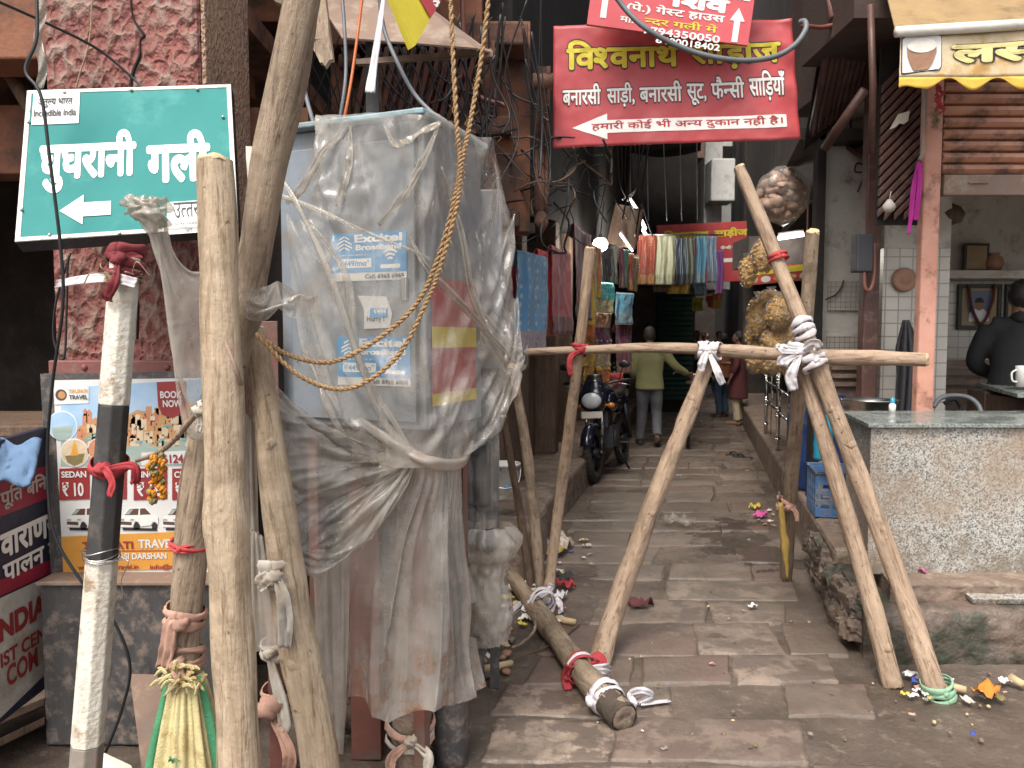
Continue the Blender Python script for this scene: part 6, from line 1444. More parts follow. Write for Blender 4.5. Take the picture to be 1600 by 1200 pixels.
mt_ = thing('meter_box', 'black meter wrapped in clear plastic hanging behind the skirt', 'meter', at(745, 800, 3.0))
b = MB(); q0, q1 = at(722, 790, 3.0), at(768, 690, 3.0); b.boxb(q0.x, q1.x, 3.0, 3.12, q0.z, q1.z); b.build('case', MATS['cable_black'], mt_, bevel=.015)
b = MB(); b.boxb(q0.x + .03, q1.x - .03, 2.993, 2.999, q0.z + .1, q1.z - .06); b.build('label_plate', MATS['charcoal'], mt_)
for px in (735, 757):
    b = MB(); b.tube([at(px, 790, 3.05), at(px + 4, 880, 3.05), at(px - 2, 1000, 3.05)], .03, 10, 20); b.build('cable_tail', MATS['cable_black'], mt_)
free_sheet('wrapping', [[at(716, 670, 2.97), at(745, 676, 2.94), at(778, 660, 2.98)], [at(716, 740, 2.96), at(745, 742, 2.92), at(782, 740, 2.98)], [at(718, 800, 2.97), at(746, 806, 2.93), at(776, 800, 2.98)], [at(724, 812, 2.99), at(746, 816, 2.97), at(770, 812, 2.99)]], 40, 46, MATS['plastic_bag'], [(0, None), (1, None)], 1.2, 31, .012, parent=mt_)
# ================================================================ COIR ROPES
def rope(pts, r=.0055, n=260, label='', group=None, name='coir_rope', m='coir'):
    P = crom(pts, n); b = MB(); fr = []; prev = None; phase = 0
    for i, p in enumerate(P):
        d = (P[min(i + 1, n)] - P[max(i - 1, 0)]).normalized(); u = (prev - d * prev.dot(d)) if prev else d.cross(Vector((.3, 1, .2))); u.normalize(); prev = u; fr.append((p, u, d.cross(u)))
    L = sum((P[i + 1] - P[i]).length for i in range(n)); tw = L / .034 * 2 * math.pi
    for s_ in range(2):
        b.tube([p + (u * math.cos(tw * i / n + math.pi * s_) + w * math.sin(tw * i / n + math.pi * s_)) * r * .62 for i, (p, u, w) in enumerate(fr)], r * .72, 6)
    rd = random.Random(int(L * 1e4))
    for k in range(int(L * 130)):
        i = rd.randint(1, n - 1); p, u, w = fr[i]; a = rd.uniform(0, 6.28); d = u * math.cos(a) + w * math.sin(a)
        b.tube([p, p + d * r * 1.6 + Vector((0, 0, rd.uniform(-1, 1))) * r * .8, p + d * r * rd.uniform(1.8, 3.6) + Vector((0, 0, rd.uniform(-1, 1))) * r * 2.4], .0006, 3, caps=False)
    return tag(b.build(name, MATS[m]), label, 'rope', group)
rope([at(703, -30, 2.2), at(708, 90, 2.17), at(714, 200, 2.14), at(719, 258, 2.13), at(708, 320, 2.13), at(682, 410, 2.14), at(650, 476, 2.15), at(590, 530, 2.14), at(520, 565, 2.1), at(455, 556, 2.08), at(402, 524, 2.08)], label='coir rope from the top looping in the upper sag across the cabinet', n=420)
rope([at(767, -30, 2.22), at(752, 90, 2.19), at(735, 190, 2.15), at(721, 258, 2.13), at(714, 320, 2.12), at(690, 410, 2.12), at(664, 478, 2.12), at(618, 560, 2.11), at(545, 607, 2.08), at(470, 588, 2.05), at(400, 522, 2.06)], label='coir rope from the right looping in the lower sag across the cabinet', n=420)
pole_ = pole
def pole(name, label, pts, rad, m, *a, **k): return pole_(name, label, pts, [r * .88 for r in rad], m, *a, **k)   # slimmer stems for the barrier
# ================================================================ POLE BARRIER ACROSS THE LANE
XL, XR = at(826, 550, 4.25), at(1447, 562, 3.42)
cb_pts = [XL, at(905, 547, 4.14), at(1010, 543, 4.0), at(1110, 546, 3.87), at(1210, 553, 3.74), at(1262, 556, 3.66), at(1345, 559, 3.55), XR]
pole('cross_pole', 'long slightly bowed pole lashed level across the lane', cb_pts, [.022, .026, .031, .036, .039, .038, .035], MATS['wood_warm'], seed=21, knots=2, group=None)
F1 = gnd(1466, 1088); pole('barrier_pole', 'longest pole of the right trestle with green bound foot', [F1, at(1398, 890, 3.42), at(1330, 710, 3.52), at(1268, 545, 3.63), at(1205, 385, 3.78), at(1155, 262, 3.9)], [.050, .049, .046, .042, .039, .033], MATS['wood_warm'], seed=22, knots=3)
F2 = gnd(1396, 1072); pole('barrier_pole', 'reddish brown pole leaning just inside the longest trestle pole', [F2, at(1345, 880, 3.48), at(1298, 720, 3.58), at(1246, 545, 3.70)], [.048, .046, .042, .036], MATS['wood_warm'], seed=24, knots=1)
F3 = gnd(1228, 905); pole('barrier_pole', 'dark short topped pole standing behind the right knot of the trestle', [F3, at(1236, 760, 4.4), at(1246, 640, 4.1), at(1256, 540, 3.82), at(1270, 362, 3.62)], [.045, .044, .040, .040, .034], MATS['wood_bark'], seed=26, knots=2)
FC = gnd(932, 1048); pole('barrier_pole', 'knobbly pale pole propping the middle of the cross pole', [FC, at(962, 950, 3.66), at(1015, 800, 3.72), at(1062, 680, 3.78), at(1108, 562, 3.84)], [.060, .056, .050, .046, .040], MATS['wood_warm'], seed=29, knots=4)
FL1 = gnd(856, 935); pole('barrier_pole', 'slim pale pole with red tie rising past the hanging sarees', [FL1, at(872, 800, 4.5), at(892, 650, 4.3), at(905, 545, 4.18), at(922, 388, 4.1)], [.036, .036, .035, .034, .030], MATS['wood_warm'], seed=31, knots=2)
FL2 = gnd(846, 928); pole('barrier_pole', 'slim brown pole leaning left from the log to the plastic tail', [FL2, at(836, 820, 4.5), at(822, 700, 4.35), at(800, 572, 4.2)], [.036, .036, .034, .030], MATS['wood_bark'], seed=33, knots=1)
L2b = gnd(838, 925); pole('barrier_pole', 'thin dark pole beside the slim brown pole in the shade', [L2b + Vector((-.03, .08, 0)), at(812, 800, 4.75), at(786, 650, 4.6)], [.028, .027, .024], MATS['wood_dark'], seed=34, knots=0)
LG = [gnd(792, 892, .05), gnd(826, 935, .055), gnd(880, 1010, .065), gnd(925, 1068, .09), at(976, 1122, 2.92)]
pole('ground_log', 'heavy bent log lying on the paving with dark charred end towards the camera', LG, [.050, .056, .060, .062, .060], MATS['wood_bark'], 'log', seed=36, knots=2, cut='stone_brown', wob=.25)
b = MB(); lo_ = bpy.data.objects['ground_log']; cp_ = crom(LG, 60); b.tube([cp_[52 + k] for k in range(9)], [.059, .061, .059], 18, wob=.12, seed=3, caps=False); o_ch = b.build('charred_end', mat('charred', (.085, .062, .045), (.05, .038, .03), .85, scale=20, bump=.6), None)
o_ch.parent = lo_; o_ch.matrix_parent_inverse = (Matrix.Translation(lo_.location) @ lo_.rotation_quaternion.to_matrix().to_4x4()).inverted()
dd = (XR - XL).normalized(); up = Vector((0, 0, 1))
tie('white_tie', 'white cloth strips knotting the middle pole under the cross pole', MATS['cotton_white'], at(1108, 548, 3.84), dd, .037, 4, .08, [[at(1118, 572, 3.74), at(1124, 588, 3.74), at(1130, 600, 3.75)], [at(1098, 566, 3.74), at(1096, 580, 3.75)]], seed=41, tw=.045)
tie('white_tie', 'large white cloth knot with long drooping tail at the right trestle', MATS['cotton_white'], at(1248, 550, 3.66), (.35, 0, 1), .054, 5, .07, [[at(1240, 575, 3.56), at(1236, 592, 3.56), at(1240, 610, 3.57)], [at(1225, 545, 3.56), at(1222, 540, 3.57), at(1214, 546, 3.58)], [at(1270, 538, 3.54), at(1282, 545, 3.55)], [at(1226, 562, 3.56), at(1222, 572, 3.57)]], seed=43, tw=.06, knot=.026)
tie('white_tie', 'narrow white band round the longest trestle pole above the knot', MATS['cotton_white'], at(1256, 515, 3.66), F1 - at(1155, 262, 3.9), .044, 3, .06, [], seed=44, knot=.016)
tie('white_tie', 'white band binding the two trestle poles just below the cross pole', MATS['cotton_white'], at(1272, 566, 3.6), F1 - at(1155, 262, 3.9), .050, 2, .035, [], seed=45, knot=.014)
tie('red_tie', 'red cloth binding the slim pole to the cross pole', MATS['cotton_red'], at(905, 546, 4.16), (.08, 0, 1), .038, 4, .045, [[at(893, 556, 4.08), at(890, 572, 4.08), at(892, 586, 4.09)]], seed=47, tw=.035, m2=None)
tie('white_tie', 'white cloth lashing the two slim poles to the log', MATS['cotton_white'], gnd(848, 940, .09), LG[2] - LG[1], .060, 3, .055, [[at(870, 940, 4.3), gnd(876, 958, .02)], [gnd(835, 948, .03), gnd(822, 940, .02), gnd(790, 965, .02)], [at(858, 920, 4.4), at(862, 912, 4.42)]], seed=49, tw=.045)
tie('red_tie', 'red and white cloth knotted round the log before the middle pole', MATS['cotton_red'], gnd(908, 1045, .085), LG[3] - LG[2], .060, 3, .045, [[gnd(890, 1040, .13), gnd(885, 1060, .05), gnd(888, 1078, .01)], [gnd(940, 1045, .12), gnd(952, 1048, .07)], [gnd(938, 1036, .14), gnd(928, 1020, .17)]], seed=51, tw=.05, m2=MATS['cotton_white'])
tie('white_tie', 'white cloth band near the charred end of the log', MATS['cotton_white'], LG[3].lerp(LG[4], .42), LG[4] - LG[3], .060, 3, .05, [], seed=53, knot=.02)
strip([at(985, 1112, 3.1) * 1, gnd(990, 1098, .05), gnd(985, 1085, .06), gnd(1005, 1080, .09), gnd(1020, 1088, .05), gnd(1000, 1100, .03), gnd(1046, 1096, .015)], .03, MATS['cotton_white'], 'loose_strip', seed=4, crump=.35); tag(bpy.data.objects['loose_strip'], 'loose white cloth strip curling on the paving beside the log end', 'cloth strip')
tie('green_tie', 'pale green cloth wound round the foot of the longest trestle pole', MATS['sack_green'], F1 + Vector((0, 0, .03)), (-.3, .1, 1), .054, 4, .055, [], seed=55, knot=.012)
bpy.data.objects['green_tie'].children[0].data.materials[0] = mat('cotton_green', (.26, .42, .28), (.2, .34, .22), .9, scale=9)
for ch in bpy.data.objects['green_tie'].children: ch.data.materials[0] = MATS['cotton_green']
tie('red_string', 'thin red string round the upper part of the longest trestle pole', MATS['string_red'], at(1216, 402, 3.76), F1 - at(1155, 262, 3.9), .040, 2, .02, [], seed=56, knot=.008, cat='string')
tie('orange_rag', 'orange rag round the dark pole above the folded yellow umbrella', MATS['cotton_pink'], at(1229, 790, 4.48), (.05, 0, 1), .048, 3, .05, [[at(1242, 798, 4.4), at(1246, 815, 4.4)]], seed=57, tw=.03)
fu = thing('folded_umbrella', 'folded yellow umbrella tied upright to the foot of the dark pole', 'umbrella', at(1225, 905, 4.45))
b = MB(); b.tube([at(1231, 905, 4.45), at(1226, 850, 4.43), at(1219, 785, 4.42)], [.006, .024, .015], 12, 20, wob=.5, flat=.6); b.build('canopy', MATS['umbrella_yellow'], fu)
b = MB(); b.tube([at(1219, 785, 4.42), at(1217, 768, 4.42)], .007, 8); b.build('handle', MATS['wood_dark'], fu)
# ================================================================ THINGS ALONG THE LANE
# ---- white bucket on the stone block
bu = thing('plastic_bucket', 'dirty white plastic bucket with blue mark standing on the stone block', 'bucket', at(790, 778, 4.95))
o_ = at(790, 779, 4.95); b = MB(); b.lathe([(.001, 0), (.072, 0), (.078, .01), (.092, .22), (.098, .222), (.098, .236), (.09, .236), (.074, .02), (.001, .02)], o_, 28); b.build('tub', MATS['bucket_white'], bu)
b = MB(); b.lathe([(.101, .20), (.101, .212)], o_, 28); b.tube([o_ + Vector((-.1, -.01, .21)), o_ + Vector((-.08, -.09, .12)), o_ + Vector((0, -.12, .09)), o_ + Vector((.08, -.09, .12)), o_ + Vector((.1, -.01, .21))], .004, 8, 24); b.build('handle', MATS['steel'], bu)
b = MB(); b.sphere(o_ + Vector((.01, -.083, .09)), (.02, .004, .014), 12, 8); b.build('mark', MATS['poster_blue'], bu)
# ---- motorcycle, built along +y (front at +y) then set in place
mo = thing('motorcycle', 'dark blue motorcycle parked against the left shop fronts facing the camera', 'motorcycle', (0, 0, 0))
def wheel(y, r, wname):
    b = MB(); 
    prof = [(r - .052 + .052 * math.cos(t) * 1.0, .042 * math.sin(t)) for t in np.linspace(0, 2 * math.pi, 13)]
    M_ = Matrix.Rotation(math.pi / 2, 3, 'Y'); b.lathe(prof, (0, y, r), 40, M=M_)
    for k in range(36):
        a = 2 * math.pi * k / 36; c = Vector((0, y + math.cos(a) * r * .995, r + math.sin(a) * r * .995)); b.box(c, (.06, .014, .008), M=Matrix.Rotation(a + math.pi / 2, 3, 'X'))
    w_ = b.build(wname, MATS['rubber'], mo)
    b = MB(); b.lathe([(r - .105, -.025), (r - .09, -.03), (r - .09, .03), (r - .105, .025), (r - .105, -.025)], (0, y, r), 36, M=M_)
    for k in range(6):
        a = k * math.pi / 3; d = Vector((0, math.cos(a), math.sin(a))); b.tube([Vector((0, y, r)) + d * .04, Vector((0, y, r)) + d * (r - .1)], [.018, .011], 8)
    b.tube([(-.06, y, r), (.06, y, r)], .05, 20); b.tube([(.03, y, r), (.034, y, r)], .11, 28); b.build('rim', MATS['bike_black'], w_)
wheel(.64, .30, 'wheel'); wheel(-.64, .30, 'wheel')
for s_ in (-1, 1):
    b = MB(); b.tube([(s_ * .085, .64, .30), (s_ * .085, .59, .47)], .024, 12); b.tube([(s_ * .085, .665, .30), (s_ * .085, .63, .3)], .03, 10); b.build('fork_lower', MATS['bike_black'], mo)
    b = MB(); b.tube([(s_ * .085, .59, .47), (s_ * .085, .46, .88)], .017, 12); b.build('fork_tube', MATS['chrome'], mo)
rows = []
for i in range(17):
    a = R(20) + R(120) * i / 16; row = []
    for j in range(9):
        t = (j / 8 - .5) * 2; rr = .335 - .05 * t * t; row.append((t * .068, .64 + math.cos(a) * rr, .30 + math.sin(a) * rr))
    rows.append(row)
b = MB(); b.grid(np.array(rows)); b.build('front_mudguard', MATS['bike_blue'], mo, solid=.006)
b = MB(); b.sphere((0, .53, .86), (.16, .10, .15), 20, 14); b.sphere((0, .50, .97), (.12, .07, .10), 18, 12); b.tube([(0, .5, .80), (0, .42, .74)], [.13, .09], 16); b.build('cowl', MATS['bike_blue'], mo, remesh=.012)
b = MB(); b.sphere((0, .605, .85), (.108, .05, .085), 20, 12); b.build('headlight', MATS['glass_lamp'], mo)
G = np.array([[(.13 * t * (1 - .45 * i / 8), .56 - .085 * i / 8 - .05 * t * t, .95 + .17 * i / 8) for t in np.linspace(-1, 1, 11)] for i in range(9)]); b = MB(); b.grid(G); b.build('windscreen', MATS['bike_black'], mo, solid=.005)
b = MB(); b.boxb(-.115, .115, .612, .618, .665, .735); pl = b.build('number_plate', MATS['paper'], mo, bevel=.004)
for s_ in (-1, 1):
    b = MB(); b.tube([(s_ * .10, .55, .80), (s_ * .19, .56, .79)], .012, 8); b.sphere((s_ * .20, .565, .79), (.042, .045, .03), 12, 8); b.build('indicator', MATS['indicator'], mo)
    b = MB(); b.tube([(s_ * .05, .44, .98), (s_ * .16, .43, 1.02), (s_ * .30, .36, 1.04), (s_ * .37, .28, 1.03)], .013, 10, 20); b.tube([(s_ * .27, .375, 1.04), (s_ * .38, .27, 1.03)], .019, 10); b.build('handlebar', MATS['bike_black'], mo)
    b = MB(); b.tube([(s_ * .26, .38, 1.05), (s_ * .29, .41, 1.13), (s_ * .31, .40, 1.19)], .006, 8, 10); mm_ = b.build('mirror', MATS['bike_black'], mo); b = MB(); b.sphere((s_ * .33, .40, 1.21), (.062, .02, .038), 14, 10); b.build('mirror_head', MATS['bike_black'], mm_)
    b = MB(); b.tube([(s_ * .22, .39, 1.02), (s_ * .33, .42, 1.0), (s_ * .37, .38, .99)], .006, 6, 8); b.build('brake_lever', MATS['steel'], mo)
    b = MB(); b.sphere((s_ * .12, .16, .80), (.05, .2, .11), 14, 10); b.build('tank_shroud', MATS['bike_blue'], mo)
    b = MB(); b.tube([(s_ * .1, -.03, .33), (s_ * .24, -.03, .32)], .014, 8); b.build('footrest', MATS['rubber'], mo)
b = MB(); b.sphere((0, .12, .87), (.135, .27, .12), 20, 14); b.tube([(0, .42, .8), (0, .1, .84)], [.06, .1], 14); b.build('fuel_tank', MATS['bike_blue'], mo, remesh=.015)
b = MB(); b.tube([(0, -.08, .86), (0, -.35, .85), (0, -.78, .93)], [.11, .13, .07], 14, 16, flat=.45, up=(1, 0, 0)); b.build('seat', MATS['bike_black'], mo)
b = MB(); b.tube([(0, -.45, .72), (0, -.95, .84)], [.10, .06], 12); b.boxb(-.05, .05, -.98, -.9, .5, .85); b.build('tail', MATS['bike_blue'], mo)
b = MB(); b.tube([(0, .40, .86), (0, .36, .45), (0, .1, .30), (0, -.30, .34), (0, -.64, .30)], .022, 10, 24); b.tube([(0, .40, .84), (0, -.2, .78), (0, -.6, .72)], .022, 10); b.tube([(.1, -.5, .72), (.11, -.64, .31)], .03, 10); b.tube([(-.1, -.5, .72), (-.11, -.64, .31)], .03, 10); b.build('frame', MATS['bike_black'], mo)
b = MB(); b.box((0, .06, .42), (.22, .34, .24)); b.box((0, .17, .60), (.15, .16, .20), M=Matrix.Rotation(.3, 3, 'X'))
for k in range(7): b.box((0, .17 - .01 * k, .53 + .028 * k), (.19, .2, .008), M=Matrix.Rotation(.3, 3, 'X'))
b.tube([(-.12, .05, .40), (.12, .05, .40)], .09, 18); b.build('engine', MATS['charcoal'], mo, bevel=.01)
b = MB(); b.tube([(.07, .24, .52), (.10, .28, .36), (.13, .0, .26), (.15, -.3, .28), (.15, -.85, .38)], [.022, .022, .024, .045, .045], 12, 30); b.build('exhaust', MATS['steel'], mo)
b = MB(); b.tube([(-.1, -.05, .28), (-.20, -.10, .01)], .012, 8); b.build('side_stand', MATS['bike_black'], mo)
g_ = gnd(932, 764); mo.location = (g_.x + .06, g_.y + .62, 0); mo.rotation_euler = (0, R(-5), R(180 - 14)); 
def place_front(o, px, py):  # bring the front tyre to the place seen in the photo
    rz = o.rotation_euler.z; f = Vector((-math.sin(rz), math.cos(rz), 0)) * .64; g = gnd(px, py); o.location = (g.x - f.x, g.y - f.y + .1, .02)
mo.rotation_euler = (0, R(4), R(180 - 21)); place_front(mo, 932, 758)

# ---- people: one continuous skinned body grown from joints, clothes and hair as children
def person(label, loc, rotz, J, clothes, hair, shoe='sole', scale=1.0, detail=True, group=None, skin='skin', vox=.014):
    """J: dict of joints in metres (x right, y forward, z up)"""
    o = thing('person', label, 'person', (0, 0, 0), group); v = lambda k: Vector(J[k]) * scale
    b = MB(); h = v('head'); n_ = v('neck')
    b.sphere(h, (.072 * scale, .092 * scale, .108 * scale), 18, 14); fw = Vector(J.get('face', (0, 1, 0))).normalized(); rt = fw.cross(Vector((0, 0, 1)))
    b.sphere(h + fw * .035 * scale - Vector((0, 0, .055 * scale)), .058 * scale, 14, 10)                       # jaw
    b.sphere(h + fw * .096 * scale - Vector((0, 0, .018 * scale)), (.014 * scale, .018 * scale, .024 * scale), 8, 6)  # nose
    for s_ in (-1, 1):
        b.sphere(h + rt * s_ * .076 * scale - Vector((0, 0, .012 * scale)), (.012 * scale, .02 * scale, .03 * scale), 8, 6)
    b.tube([h - Vector((0, 0, .05 * scale)), n_ - Vector((0, 0, .06 * scale))], [.052 * scale, .062 * scale], 12)
    b.tube([n_ - Vector((0, 0, .05 * scale)), v('chest'), v('waist'), v('hip')], [.10 * scale, .15 * scale, .13 * scale, .145 * scale], 16, 16, flat=.72, up=(1, 0, 0))
    for s_, S in ((-1, 'l'), (1, 'r')):
        b.tube([v('sh' + S), v('el' + S), v('wr' + S)], [.055 * scale, .043 * scale, .030 * scale], 12, 14); b.tube([n_ - Vector((0, 0, .09 * scale)), v('sh' + S)], [.07 * scale, .06 * scale], 12)
        b.tube([v('hp' + S), v('kn' + S), v('an' + S)], [.082 * scale, .058 * scale, .038 * scale], 12, 16)
        b.tube([v('an' + S), v('an' + S) - Vector((0, 0, .05 * scale)), v('to' + S)], [.038 * scale, .04 * scale, .028 * scale], 10)
        w = v('wr' + S); d = (w - v('el' + S)).normalized(); p = w + d * .05 * scale; sd = d.cross(Vector((0, 1, .2))).normalized(); up_ = sd.cross(d)
        b.tube([w, p, p + d * .04 * scale], [.026 * scale, .036 * scale, .034 * scale], 10, flat=.55, up=tuple(sd))
        for k in range(4):
            q = p + d * .035 * scale + sd * (k - 1.5) * .019 * scale; L = (.06, .075, .07, .055)[k] * scale
            b.tube([q, q + d * L * .5 - up_ * .006, q + d * L * .9 - up_ * .028 * scale], [.0095 * scale, .009 * scale, .007 * scale], 8)
        b.tube([w + d * .03 * scale + sd * .03 * scale, w + d * .06 * scale + sd * .055 * scale, w + d * .09 * scale + sd * .055 * scale], [.012 * scale, .011 * scale, .008 * scale], 8)
    b.build('body', MATS[skin], o, remesh=vox * .7 * scale)
    if hair:
        hb = MB(); hb.sphere(h + Vector((0, -.012 * scale, .022 * scale)) - fw * .01 * scale, (.083 * scale, .10 * scale, .105 * scale), 18, 12, wob=.12, seed=3)
        hb.v = [q if (q - h).dot(fw) < .05 * scale or q.z > h.z + .06 * scale else h + (q - h) * .8 for q in hb.v]
        if hair[1] == 'long': hb.tube([h + Vector((0, -.06 * scale, .02)), n_ + Vector((0, -.10 * scale, -.05)), v('chest') + Vector((0, -.13 * scale, -.1))], [.06 * scale, .05 * scale, .02 * scale], 10, 12, wob=.2)
        hb.build('hair', MATS[hair[0]], o, remesh=.012 if hair[1] == 'long' else 0)
    for nm, kind, mm in clothes:
        c = MB()
        if kind == 'shirt' or kind == 'kurta':
            lowz = Vector((0, 0, -.10 if kind == 'shirt' else -.42)) * scale; hm = v('hip') + lowz
            c.tube([n_ - Vector((0, 0, .035 * scale)), n_ - Vector((0, 0, .075 * scale)), v('chest'), v('waist'), v('hip'), hm], [.075 * scale, .13 * scale, .19 * scale, .182 * scale, .195 * scale, (.205 if kind == 'shirt' else .235) * scale], 20, 26, flat=.74, up=(1, 0, 0), wob=.05)
            for S in 'lr':
                full = kind == 'shirt'; e = v('wr' + S) if full else v('el' + S).lerp(v('wr' + S), .6)
                c.tube([n_ - Vector((0, 0, .10 * scale)), v('sh' + S)], [.085 * scale, .08 * scale], 12)
                c.tube([v('sh' + S) + Vector((0, 0, .0)), v('el' + S), e], [.078 * scale, .062 * scale, .048 * scale], 12, 14, wob=.09, seed=5)
        elif kind == 'vest': c.tube([n_ - Vector((0, 0, .06 * scale)), v('chest'), v('waist'), v('hip')], [.11 * scale, .163 * scale, .145 * scale, .16 * scale], 18, 18, flat=.74, up=(1, 0, 0))
        elif kind == 'trousers':
            c.tube([v('waist') - Vector((0, 0, .05 * scale)), v('hip'), v('hip') - Vector((0, 0, .10 * scale))], [.15 * scale, .165 * scale, .13 * scale], 18, 10, flat=.76, up=(1, 0, 0))
            for S in 'lr': c.tube([v('hp' + S), v('hp' + S).lerp(v('kn' + S), .5), v('kn' + S), v('kn' + S).lerp(v('an' + S), .6), v('an' + S)], [.10 * scale, .092 * scale, .076 * scale, .068 * scale, .066 * scale], 14, 24, wob=.1, seed=7)
        elif kind == 'scarf': c.tube([n_ + Vector((-.09, .08, -.05)) * scale, n_ + Vector((0, -.08, .0)) * scale, n_ + Vector((.11, .06, -.1)) * scale, v('waist') + Vector((.12, .13, .1)) * scale], [.035 * scale, .045 * scale, .05 * scale, .06 * scale], 10, 20, wob=.3, flat=.5)
        elif kind == 'shawl': c.tube([h + Vector((0, -.02, .06)) * scale, n_ + Vector((0, -.03, 0)) * scale, v('chest') + Vector((0, -.02, 0)), v('hip') + Vector((0, -.02, -.1))], [.115 * scale, .17 * scale, .24 * scale, .25 * scale], 18, 20, flat=.7, up=(1, 0, 0), wob=.12)
        c.build(nm, MATS[mm], o, remesh=vox * scale)
    for S in 'lr':
        a, t = v('an' + S), v('to' + S); sb_ = MB(); d = (t - a); d.z = 0; d.normalize(); z0 = min(a.z, t.z + .06 * scale) - .088 * scale
        sb_.tube([a - d * .05 * scale - Vector((0, 0, .055 * scale)), (a + t) / 2 - Vector((0, 0, .02 * scale)), t + d * .03 * scale], [.042 * scale, .046 * scale, .034 * scale], 12, 10, flat=.75); sb_.build('shoe', MATS[shoe], o)
    o.location = loc; o.rotation_euler = (0, 0, rotz); return o
def stand(**k):
    J = dict(head=(0, .02, 1.57), neck=(0, 0, 1.43), chest=(0, 0, 1.22), waist=(0, 0, 1.03), hip=(0, 0, .90), shl=(-.18, 0, 1.36), shr=(.18, 0, 1.36), ell=(-.25, -.02, 1.08), elr=(.25, -.02, 1.08), wrl=(-.25, .08, .85), wrr=(.25, .08, .85),
             hpl=(-.09, 0, .86), hpr=(.09, 0, .86), knl=(-.10, .02, .48), knr=(.10, .02, .48), anl=(-.10, -.02, .09), anr=(.10, -.02, .09), tol=(-.12, .14, .03), tor=(.12, .14, .03)); J.update(k); return J
mg = gnd(1014, 697)
person('man in loose yellow green shirt and grey trousers walking away pushing a bicycle', (mg.x, mg.y, 0), R(-13), stand(elr=(.34, .08, 1.14), wrr=(.50, .24, 1.02), ell=(-.24, .02, 1.07), wrl=(-.2, .2, .95), knl=(-.10, .06, .48), anl=(-.13, .04, .09), tol=(-.17, .18, .03), knr=(.10, .03, .47), anr=(.12, -.20, .17), tor=(.13, -.10, .03), head=(-.01, .05, 1.56)),
       [('trousers', 'trousers', 'trouser_grey'), ('shirt', 'shirt', 'shirt_yellow')], ('hair_grey', 'short'))
# bicycle he pushes, on his right, built along +y then turned
bi = thing('bicycle', 'black roadster bicycle pushed along by the man in the yellow green shirt', 'bicycle', (0, 0, 0))
for y in (-.52, .55):
    b = MB(); M_ = Matrix.Rotation(math.pi / 2, 3, 'Y'); b.lathe([(.335 + .02 * math.cos(t), .02 * math.sin(t)) for t in np.linspace(0, 6.2832, 9)], (0, y, .355), 44, M=M_); wq = b.build('wheel', MATS['rubber'], bi)
    b = MB()
    for k in range(28):
        a = k * 6.2832 / 28; b.tube([(.02 if k % 2 else -.02, y, .355), (0, y + math.cos(a) * .32, .355 + math.sin(a) * .32)], .0018, 4, caps=False)
    b.tube([(-.04, y, .355), (.04, y, .355)], .025, 10); b.lathe([(.31, -.012), (.318, 0), (.31, .012)], (0, y, .355), 40, M=M_); b.build('spokes', MATS['steel'], wq)
    b = MB(); b.grid(np.array([[(.03 * t, y + math.cos(a) * .385, .355 + math.sin(a) * (.385 - .01 * t * t)) for t in (-1, -.5, 0, .5, 1)] for a in np.linspace(R(10), R(170), 20)])); b.build('mudguard', MATS['bike_black'], bi, solid=.004)
b = MB(); b.tube([(0, -.52, .355), (0, -.02, .30), (0, -.16, .80)], .016, 8); b.tube([(0, -.02, .30), (0, .40, .72)], .017, 8); b.tube([(0, -.14, .74), (0, .37, .80)], .016, 8); b.tube([(0, -.52, .355), (0, -.15, .76)], .010, 8); b.tube([(0, .36, .92), (0, .46, .62), (0, .55, .355)], .016, 8); b.build('frame', MATS['bike_black'], bi)
b = MB(); b.sphere((0, -.20, .88), (.10, .14, .045), 14, 8); b.tube([(0, -.16, .78), (0, -.18, .87)], .014, 8); b.build('saddle', MATS['sole'], bi)
b = MB(); b.tube([(-.27, .18, .98), (-.24, .34, 1.0), (0, .38, .98), (.24, .34, 1.0), (.27, .18, .98)], .012, 8, 24); b.build('handlebar', MATS['steel'], bi)
b = MB(); b.boxb(-.07, .07, -.80, -.28, .745, .76); b.tube([(-.06, -.75, .745), (-.02, -.55, .36)], .008, 6); b.tube([(.06, -.75, .745), (.02, -.55, .36)], .008, 6); b.build('carrier', MATS['bike_black'], bi)
b = MB(); b.boxb(-.03, .03, -.93, -.90, .48, .56); b.build('reflector', MATS['indicator'], bi)
bi.location = (mg.x + .62, mg.y + .32, 0); bi.rotation_euler = (0, R(3), R(-13))
pg = gnd(1148, 664)
person('woman in maroon tunic and cream trousers standing by the right ledge', (pg.x + .05, pg.y, 0), R(60), stand(elr=(.24, .05, 1.1), wrr=(.12, .22, 1.1)), [('trousers', 'trousers', 'cloth_cream'), ('tunic', 'kurta', 'cloth_maroon'), ('scarf', 'scarf', 'cloth_orange')], ('hair_black', 'long'), 'skin', .97)
pg = gnd(1136, 655); person('person in orange top and blue jeans half hidden behind the maroon tunic', (pg.x - .02, pg.y + .3, 0), R(40), stand(ell=(-.2, .12, 1.12), wrl=(-.1, .26, 1.15)), [('jeans', 'trousers', 'cloth_denim'), ('top', 'shirt', 'cloth_orange')], ('hair_black', 'short'), 'sole', .95)
far = [(1088, 20, 'cloth_white', 'vest', 'distant man in a white vest walking in the middle of the lane', 'hair_black'), (1044, 16.5, 'cloth_blue', 'shirt', 'distant person in blue behind the shoulder of the walking man', 'cloth_blue'), (1104, 30, 'cloth_black', 'shirt', 'distant figure in black far down the lane', 'hair_black'), (1083, 33, 'cloth_cream', 'shirt', 'tiny distant figure in cream at the end of the lane', 'hair_black'), (1098, 27, 'cloth_pink', 'kurta', 'distant figure in pink far down the lane', 'hair_black'), (1122, 22, 'cloth_black', 'shirt', 'distant dark figure near the snack stall side', 'hair_black')]
